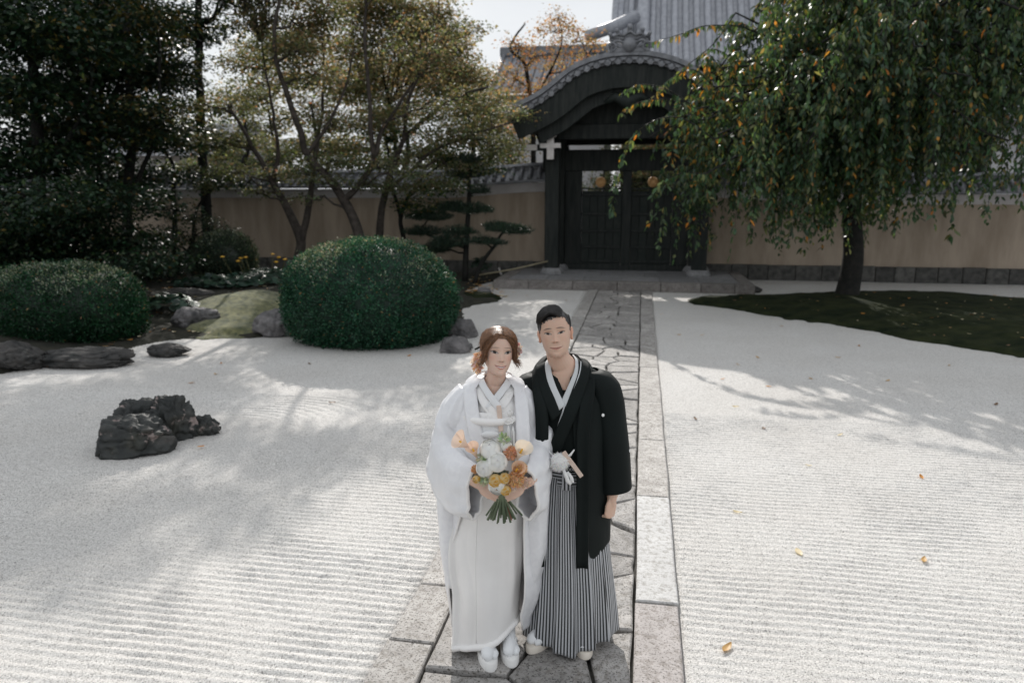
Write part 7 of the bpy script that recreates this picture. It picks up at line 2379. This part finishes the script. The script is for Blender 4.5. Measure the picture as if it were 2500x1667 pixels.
# striped pleated hakama
rows_z = np.linspace(0.925, 0.030, 60)
K = 520
u0 = np.linspace(0, 2 * PI, K, endpoint=False) - PI           # angle from the front
Pk = keyed([(.925, -.005, .0, .135, .112, .105), (.85, -.005, .0, .150, .125, .115), (.65, .0, .0, .175, .145, .13), (.4, .008, .0, .195, .165, .145), (.2, .012, .0, .210, .178, .155), (.03, .012, .0, .222, .185, .165)], rows_z)
ph = np.repeat(u0[None], 60, 0)
c_, s_ = np.cos(ph), np.sin(ph)
t_ = ((0.925 - rows_z) / 0.9)[:, None]
# pleat edges (angle, width, depth): sharp knife pleats that open towards the hem
fab = np.zeros((60, K)); rad = np.zeros((60, K))
pl = [(-1.25, .016), (-0.78, .026), (-0.30, .034), (0.10, -.040), (0.52, -.030), (0.95, -.024), (1.5, -.018), (2.1, .018), (2.8, .018), (-2.2, -.018), (-2.8, -.018)]
for (a_, d_) in pl:
    q = (ph - a_ - (0.10 * (1 - t_)) * np.sign(d_))
    q = (q + PI) % (2 * PI) - PI
    saw = np.where(q * np.sign(d_) > 0, np.exp(-np.abs(q) / 0.20), np.exp(-np.abs(q) / 0.035))
    rad += abs(d_) * saw * (0.15 + 0.85 * t_)
sw = 0.010 * np.sin(5 * ph + 1.0) * t_ + 0.006 * np.sin(11 * ph + 3 * t_) * t_
rad += sw
X = Pk[:, 0:1] + (Pk[:, 2:3] + rad) * s_
Yv = Pk[:, 1:2] - (np.where(c_ > 0, Pk[:, 3:4], Pk[:, 4:5]) + rad) * c_
Z = np.repeat(rows_z[:, None], K, 1)
Z = Z + 0.025 * t_ * np.clip(s_, 0, 1) - 0.010 * np.exp(-((ph - 0.05) / 0.12) ** 2) * t_
Pg = np.stack([X, Yv, Z], -1)
Pg = wrinkle(Pg, 0.006, (6, 6, 2.5), 101, np.repeat(t_, K, 1))
# fabric coordinate measured along the hem, so stripes run up the cloth
seg = np.linalg.norm(np.diff(np.vstack([Pg[-1], Pg[-1][:1]]), axis=0), axis=1)
uu = np.concatenate([[0], np.cumsum(seg)[:-1]])
M['stripe'].node_tree.nodes  # stripes follow attribute u
hak = grid_mesh('hakama', Pg, M['stripe'], groom, True, np.repeat(uu[None], 60, 0), 0.004)
# hakama waist bands with a crosswise knot
def belt(name, z0, z1, rx, ry, u_dir, parent, m, a0=-1.2, a1=1.2, cx_=-0.005):
    a_ = np.linspace(a0, a1, 40); zz_ = np.linspace(z0, z1, 6)
    Pg_ = np.stack([np.stack([np.array([cx_ + rx * math.sin(t), -ry * math.cos(t), z]) for t in a_]) for z in zz_])
    u_ = np.repeat(zz_[:, None], 40, 1) if u_dir == 'v' else np.repeat(a_[None] * rx, 6, 0)
    return grid_mesh(name, Pg_, m, parent, False, u_, 0.006)
belt('waist_band', 0.893, 0.925, 0.145, 0.126, 'v', hak, M['stripe_belt'])
belt('waist_band', 0.862, 0.892, 0.150, 0.131, 'v', hak, M['stripe_belt'], -0.35, 0.36)
kn = []
zz_ = np.linspace(0.845, 0.930, 6); xx_ = np.linspace(-0.022, 0.022, 9)
Pg_ = np.stack([np.stack([np.array([-0.012 + x, -0.139 - 0.006 * math.cos(x / 0.022 * 1.4), z]) for x in xx_]) for z in zz_])
grid_mesh('belt_knot', Pg_, M['stripe_belt'], hak, False, np.repeat(xx_[None], 6, 0) + 0.5, 0.008)
belt('obi', 0.926, 0.958, 0.140, 0.119, 'v', groom, M['black'])
ring = MB()
for t in np.linspace(-0.75, 0.75, 17):
    cx_, cy_ = -0.005 + 0.143 * math.sin(t), -0.123 * math.cos(t)
    ring.tube([(cx_ + 0.006 * math.cos(q), cy_ - 0.003, 0.941 + 0.006 * math.sin(q)) for q in np.linspace(0, 2 * PI, 9)], 0.0012, 4, caps=False)
ob = [c for c in groom.children if c.name.startswith('obi')][0]
ring.build('woven_rings', M['cord_w'], ob, True)

# black kimono body
zs = np.linspace(1.40, 0.90, 40)
Pk = keyed([(1.40, -.035, .02, .085, .055, .06), (1.375, -.032, .015, .125, .075, .08), (1.34, -.025, .01, .165, .09, .095), (1.28, -.018, .005, .185, .115, .105), (1.15, -.01, .0, .180, .125, .105), (1.0, -.005, .0, .155, .120, .10), (.90, -.005, .0, .145, .118, .10)], zs)
Pg, _ = robe_pts(zs, Pk, np.interp(zs, [.9, 1.25, 1.27, 1.40], [-PI, -PI, -PI + 0.001, -PI]), np.full(40, PI), 101)
# cut the neck opening: pull the front down in a V
Pn = Pg[:, :-1].copy()
ph_ = np.linspace(-PI, PI, 101)[:-1]
vz = 1.275 + 0.12 * np.clip(np.abs(ph_) / 0.30, 0, 1)
Pn[..., 2] = np.minimum(Pn[..., 2], np.maximum(vz[None], 0) + 0 * Pn[..., 2])
kim = grid_mesh('black_kimono', wrinkle(Pn, 0.003, (12, 12, 5), 111), M['black'], groom, True, None, 0.004)
band_strip('white_collar', V3((0.006, 0.052, 1.460), (0.018, -0.002, 1.446), (0.014, -0.052, 1.405), (-0.012, -0.094, 1.345), (-0.046, -0.126, 1.272)), V3((0.8, .5, -.4), (0.9, -.1, -.4), (0.8, -.35, -.45), (0.75, -.3, -.5), (0.7, -.2, -.6)), 0.032, M['grey_collar'], kim, 0.003, 0.005)
band_strip('white_collar', V3((-0.086, 0.052, 1.450), (-0.098, -0.002, 1.436), (-0.092, -0.052, 1.393), (-0.068, -0.099, 1.335), (-0.026, -0.132, 1.258)), V3((-0.8, .5, -.4), (-0.9, -.1, -.4), (-0.8, -.35, -.45), (-0.75, -.3, -.5), (-0.7, -.2, -.6)), 0.034, M['grey_collar'], kim, 0.003, 0.005)
for pth, ot in (((V3((0.018, 0.05, 1.455), (0.032, -0.005, 1.438), (0.030, -0.060, 1.393), (0.004, -0.106, 1.325), (-0.030, -0.138, 1.235), (-0.075, -0.142, 1.12), (-0.105, -0.130, 1.03))), V3((0.8, .5, -.4), (0.9, -.1, -.3), (0.8, -.35, -.4), (0.8, -.2, -.4), (0.9, -.1, -.4), (0.95, 0, -.3), (0.95, 0, -.2))),
                ((V3((-0.100, 0.05, 1.444), (-0.114, -0.005, 1.427), (-0.108, -0.060, 1.381), (-0.082, -0.110, 1.316), (-0.040, -0.141, 1.225))), V3((-0.8, .5, -.4), (-0.9, -.1, -.3), (-0.8, -.35, -.4), (-0.75, -.25, -.5), (-0.7, -.15, -.6)))):
    band_strip('kimono_collar', pth, ot, 0.060, M['black'], kim, 0.003, 0.006)
# thin white under-collar line running down to the belt
band_strip('white_collar', V3((-0.030, -0.137, 1.262), (-0.048, -0.1385, 1.20), (-0.068, -0.1365, 1.13), (-0.092, -0.127, 1.055)), V3((1, .1, 0), (1, .1, 0), (1, .1, 0), (1, .1, 0)), 0.0065, M['grey_collar'], kim, 0.001, 0.003)

# haori: open black coat
zs = np.concatenate([np.linspace(1.435, 1.25, 18), np.linspace(1.24, 0.44, 60)])
Pk = keyed([(1.435, -.038, .03, .085, .05, .05), (1.41, -.036, .022, .120, .07, .07), (1.375, -.030, .016, .165, .085, .088), (1.33, -.022, .01, .198, .10, .105), (1.25, -.015, .005, .210, .130, .118), (1.10, -.01, .0, .208, .146, .125), (.95, -.005, .0, .200, .150, .13), (.75, .0, .0, .200, .160, .145), (.55, .004, .0, .198, .165, .15), (.44, .005, .0, .196, .165, .15)], zs)
aR = np.interp(zs, [.44, .7, .95, 1.05, 1.2, 1.3, 1.435], [.20, .20, .20, .15, .10, .25, .75])
aL = np.interp(zs, [.44, .7, .95, 1.05, 1.2, 1.3, 1.435], [-.80, -.70, -.62, -.55, -.42, -.42, -.75])
Pg, ph = robe_pts(zs, Pk, aR, aL + 2 * PI, 150)
# hem rises away from the front edge corner
dfe = np.minimum(ph - aR[:, None], (aL + 2 * PI)[:, None] - ph)
lift_ = np.clip((dfe - 0.12) / 0.9, 0, 1) ** 0.7 * 0.10
Pg[..., 2] += lift_ * sstep(0.95 - Pg[..., 2], 0.0, 0.5)
Pg = wrinkle(Pg, 0.008, (7, 7, 2.0), 121, 0.35 + 0.65 * sstep(1.2 - Pg[..., 2], 0, 0.4))
haori = grid_mesh('haori', Pg, M['black'], groom, False, None, 0.006)
# folded-back haori collar down both edges
band_strip('haori_collar', V3((-0.020, 0.080, 1.462), (0.026, 0.045, 1.458), (0.050, -0.015, 1.425), (0.056, -0.080, 1.36), (0.042, -0.136, 1.25), (0.030, -0.158, 1.12), (0.033, -0.162, 0.95), (0.036, -0.168, 0.75), (0.038, -0.172, 0.46)), V3((0.2, .8, -.5), (0.75, .45, -.5), (0.9, -.1, -.4), (0.95, -.2, -.2), (0.97, -.1, 0), (0.98, 0, 0), (0.98, 0.03, 0), (0.98, 0.03, 0), (0.98, 0.03, 0)), 0.058, M['black'], haori, 0.008, 0.008, 60)
band_strip('haori_collar', V3((-0.062, 0.080, 1.458), (-0.108, 0.045, 1.450), (-0.128, -0.015, 1.412), (-0.126, -0.080, 1.345), (-0.108, -0.136, 1.24), (-0.102, -0.150, 1.12), (-0.108, -0.155, 0.95), (-0.112, -0.160, 0.75), (-0.115, -0.165, 0.46)), V3((-0.2, .8, -.5), (-0.75, .45, -.5), (-0.9, -.1, -.4), (-0.95, -.2, -.2), (-0.97, -.1, 0), (-0.98, 0, 0), (-0.98, 0.03, 0), (-0.98, 0.03, 0), (-0.98, 0.03, 0)), 0.058, M['black'], haori, 0.008, 0.008, 60)
def coat_sleeve(s_, top, rows, seed):
    """wide flat kimono sleeve hanging from the shoulder; rows: (z, cx, cy, half x, half y)"""
    n_, K_ = 60, 64
    zs_ = np.linspace(rows[0][0], rows[-1][0], n_)
    P_ = keyed(rows, zs_)
    a_ = np.linspace(0, 2 * PI, K_, endpoint=False)
    ca_, sa_ = np.cos(a_), np.sin(a_)
    pw = 2 / 2.6
    ca_, sa_ = np.sign(ca_) * np.abs(ca_) ** pw, np.sign(sa_) * np.abs(sa_) ** pw
    Pg_ = np.stack([np.stack([P_[i, 0] + P_[i, 2] * ca_, P_[i, 1] + P_[i, 3] * sa_, zs_[i] - 0.10 * s_ * P_[i, 2] * ca_ * sstep(np.array([zs_[i]]), 1.35, 1.2)[0] * 0], 1) for i in range(n_)])
    # hem slopes: outer corner a little higher
    kf = sstep(1.0 - Pg_[..., 2], 0.0, 0.2)
    Pg_[..., 2] += kf * s_ * (Pg_[..., 0] - P_[-1, 0]) * 0.18
    Pg_ = wrinkle(Pg_, 0.010, (5, 5, 2.2), seed, 0.3 + 0.7 * sstep(1.3 - Pg_[..., 2], 0, 0.3))
    return grid_mesh('sleeve', Pg_, M['black'], haori, True, None, 0.006)
coat_sleeve(1, None, [(1.395, .075, .012, .055, .055), (1.375, .110, .010, .075, .072), (1.33, .148, .005, .080, .085), (1.25, .176, .0, .076, .092), (1.10, .200, -.005, .070, .095), (0.95, .216, -.005, .072, .095), (0.815, .224, -.005, .075, .098)], 131)
coat_sleeve(-1, None, [(1.375, -.135, .012, .055, .055), (1.355, -.165, .010, .075, .072), (1.31, -.195, .005, .080, .085), (1.23, -.215, .0, .076, .092), (1.08, -.235, -.01, .070, .105), (0.93, -.248, -.02, .072, .120), (0.78, -.255, -.03, .075, .128)], 135)
# white family crests on chest and sleeve
def crest_disc(c, r_, nrm):
    Mz = Vector(nrm).to_track_quat('Z', 'Y').to_matrix().to_4x4(); Mz.translation = Vector(c)
    MB().lathe([(r_, 0.0), (r_ * 0.98, 0.002), (r_ * 0.2, 0.003)], 14, M=Mz).build('crest_mark', M['cord_w'], haori)
crest_disc((0.150, -0.130, 1.215), 0.0075, (0.5, -0.85, 0.1))
crest_disc((0.283, -0.060, 1.02), 0.007, (0.95, -0.3, 0.1))

# white pompon cord on the haori, and the fan
hc = empty('haori_cord', (-0.048, -0.185, 1.00)); hc.parent = groom
n_ = 1500
d = rand_dir(n_); P_ = d * np.array([0.036, 0.024, 0.034]) * (0.5 + 0.5 * rng.random((n_, 1)))
V, F, C_ = leaf_mesh(P_, unit(d + np.array([0, 0, -0.45]) + 0.35 * rand_dir(n_)), rand_dir(n_), 0.020 * (0.7 + 0.6 * rng.random(n_)), np.full(n_, 0.0035), palette(n_, [(0.90, 0.89, 0.87)], [1], 0.03))
np_obj('pompon', V, F, M['petal_white'], hc, False, C_)
e = ellipsoid((0, 0, 0), (0.043, 0.030, 0.043)); MB().add(e.v, e.f).build('pompon_core', M['cord_w'], hc, True)
MB().tube([(0.018, -0.012, -0.030), (0.030, -0.018, -0.055), (0.040, -0.016, -0.085), (0.052, -0.010, -0.100), (0.060, -0.008, -0.092), (0.056, -0.010, -0.070), (0.038, -0.014, -0.042)], [0.007, 0.009, 0.010, 0.010, 0.010, 0.009, 0.006], 8).build('cord_loop', M['cord_w'], hc, True)
MB().tube([(-0.062, 0.03, 0.052), (-0.035, 0.0, 0.036), (-0.012, -0.005, 0.026)], 0.0022, 6).build('cord', M['cord_w'], hc, True)
MB().tube([(0.030, 0.0, 0.024), (0.050, -0.012, 0.040), (0.068, -0.010, 0.066)], [0.004, 0.006, 0.003], 6).build('cord_end', M['cord_w'], hc, True)
fan = empty('folding_fan', tuple(np.array(groom.matrix_basis @ Vector((0.012, -0.190, 0.995)))), math.atan2(0.31, 3.44))
tag(fan, 'closed pale wooden folding fan tucked in the groom\'s belt', 'fan')
Mf = Matrix.Rotation(R(-36), 4, 'Y')
for k in range(5):
    MB().box(-0.0095, 0.0095, -0.007 + 0.0028 * k, -0.0046 + 0.0028 * k, -0.075, 0.070, 0.0008, Mf).build('fan_rib', M['wood_pink'], fan)
sandal(groom, -0.120, -0.075, R(-32), M['zori_b'], M['collar_w'], 0.26, 0.098, 0.035)
sandal(groom, 0.075, -0.085, R(8), M['zori_b'], M['collar_w'], 0.26, 0.098, 0.035)

# short black hair swept from a side parting
hz = HG.H
def hairline_g(V):
    x, y_, z = V[:, 0], V[:, 1], V[:, 2] / hz
    nzv = (fbm(V * 230, 5, 2) - 0.5) * 0.10
    line = 0.815 - 0.09 * np.clip(-x / 0.06, 0, 1) - 0.20 * np.clip((np.abs(x) - 0.052) / 0.020, 0, 1)
    return np.where(y_ < -0.02, z + nzv > line, np.where(y_ < 0.02, z + nzv > 0.54, z > 0.24))
scalp_cap('hair', HG, HMg, hairline_g, 0.0028, M['blackhair'], groom)
hair_g = [c for c in groom.children if c.name.startswith('hair')][0]
paths = []
for k in range(1500):                        # long top hair: from the parting at image right over to image left
    t = rng.random() ** 1.25
    y0 = -0.98 + 1.45 * t
    jit = 0.05 * rng.standard_normal(3)
    d0 = unit(np.array([0.40, y0, 0.72 + 0.30 * min(1, t * 2)]) + jit)
    mid = unit(np.array([-0.12, y0 * 0.98 - 0.10 * (1 - t), 0.90 + 0.15 * min(1, t * 2)]) + jit)
    d1 = unit(np.array([-0.66 - 0.16 * rng.random(), y0 * 0.88 - 0.02, 0.42 + 0.2 * rng.random()]) + jit)
    ds = np.vstack([arc_dirs(d0, mid, 4)[:-1], arc_dirs(mid, d1, 4)])
    lf = 0.004 + np.sin(np.linspace(0.12, PI * 0.90, len(ds))) ** 0.8 * (0.016 + 0.010 * (1 - t)) * rng.uniform(0.35, 1.1)
    paths.append(HG.at(ds, lf))
for k in range(1500):                        # short sides and back
    a_ = rng.uniform(-PI, PI)
    z0 = rng.uniform(-0.25, 0.85)
    d0 = unit(np.array([math.sin(a_), -math.cos(a_), z0]))
    if d0[1] < -0.50 or (abs(d0[0]) < 0.50 and d0[1] < 0): continue
    if d0[2] < 0.02 and d0[1] < 0.0: continue
    if d0[1] < -0.25 and d0[2] < 0.15: continue
    p0 = HG.at(d0, 0.001)
    p1 = HG.at(unit(d0 + np.array([0, 0.04, -0.07])), 0.004 + 0.006 * max(0, z0))
    paths.append([p0, (p0 + p1) / 2 + d0 * 0.002, p1])
strands('strands', HG, HMg, paths, M['blackhair'], hair_g, 0.0015, 0.0007, 7)
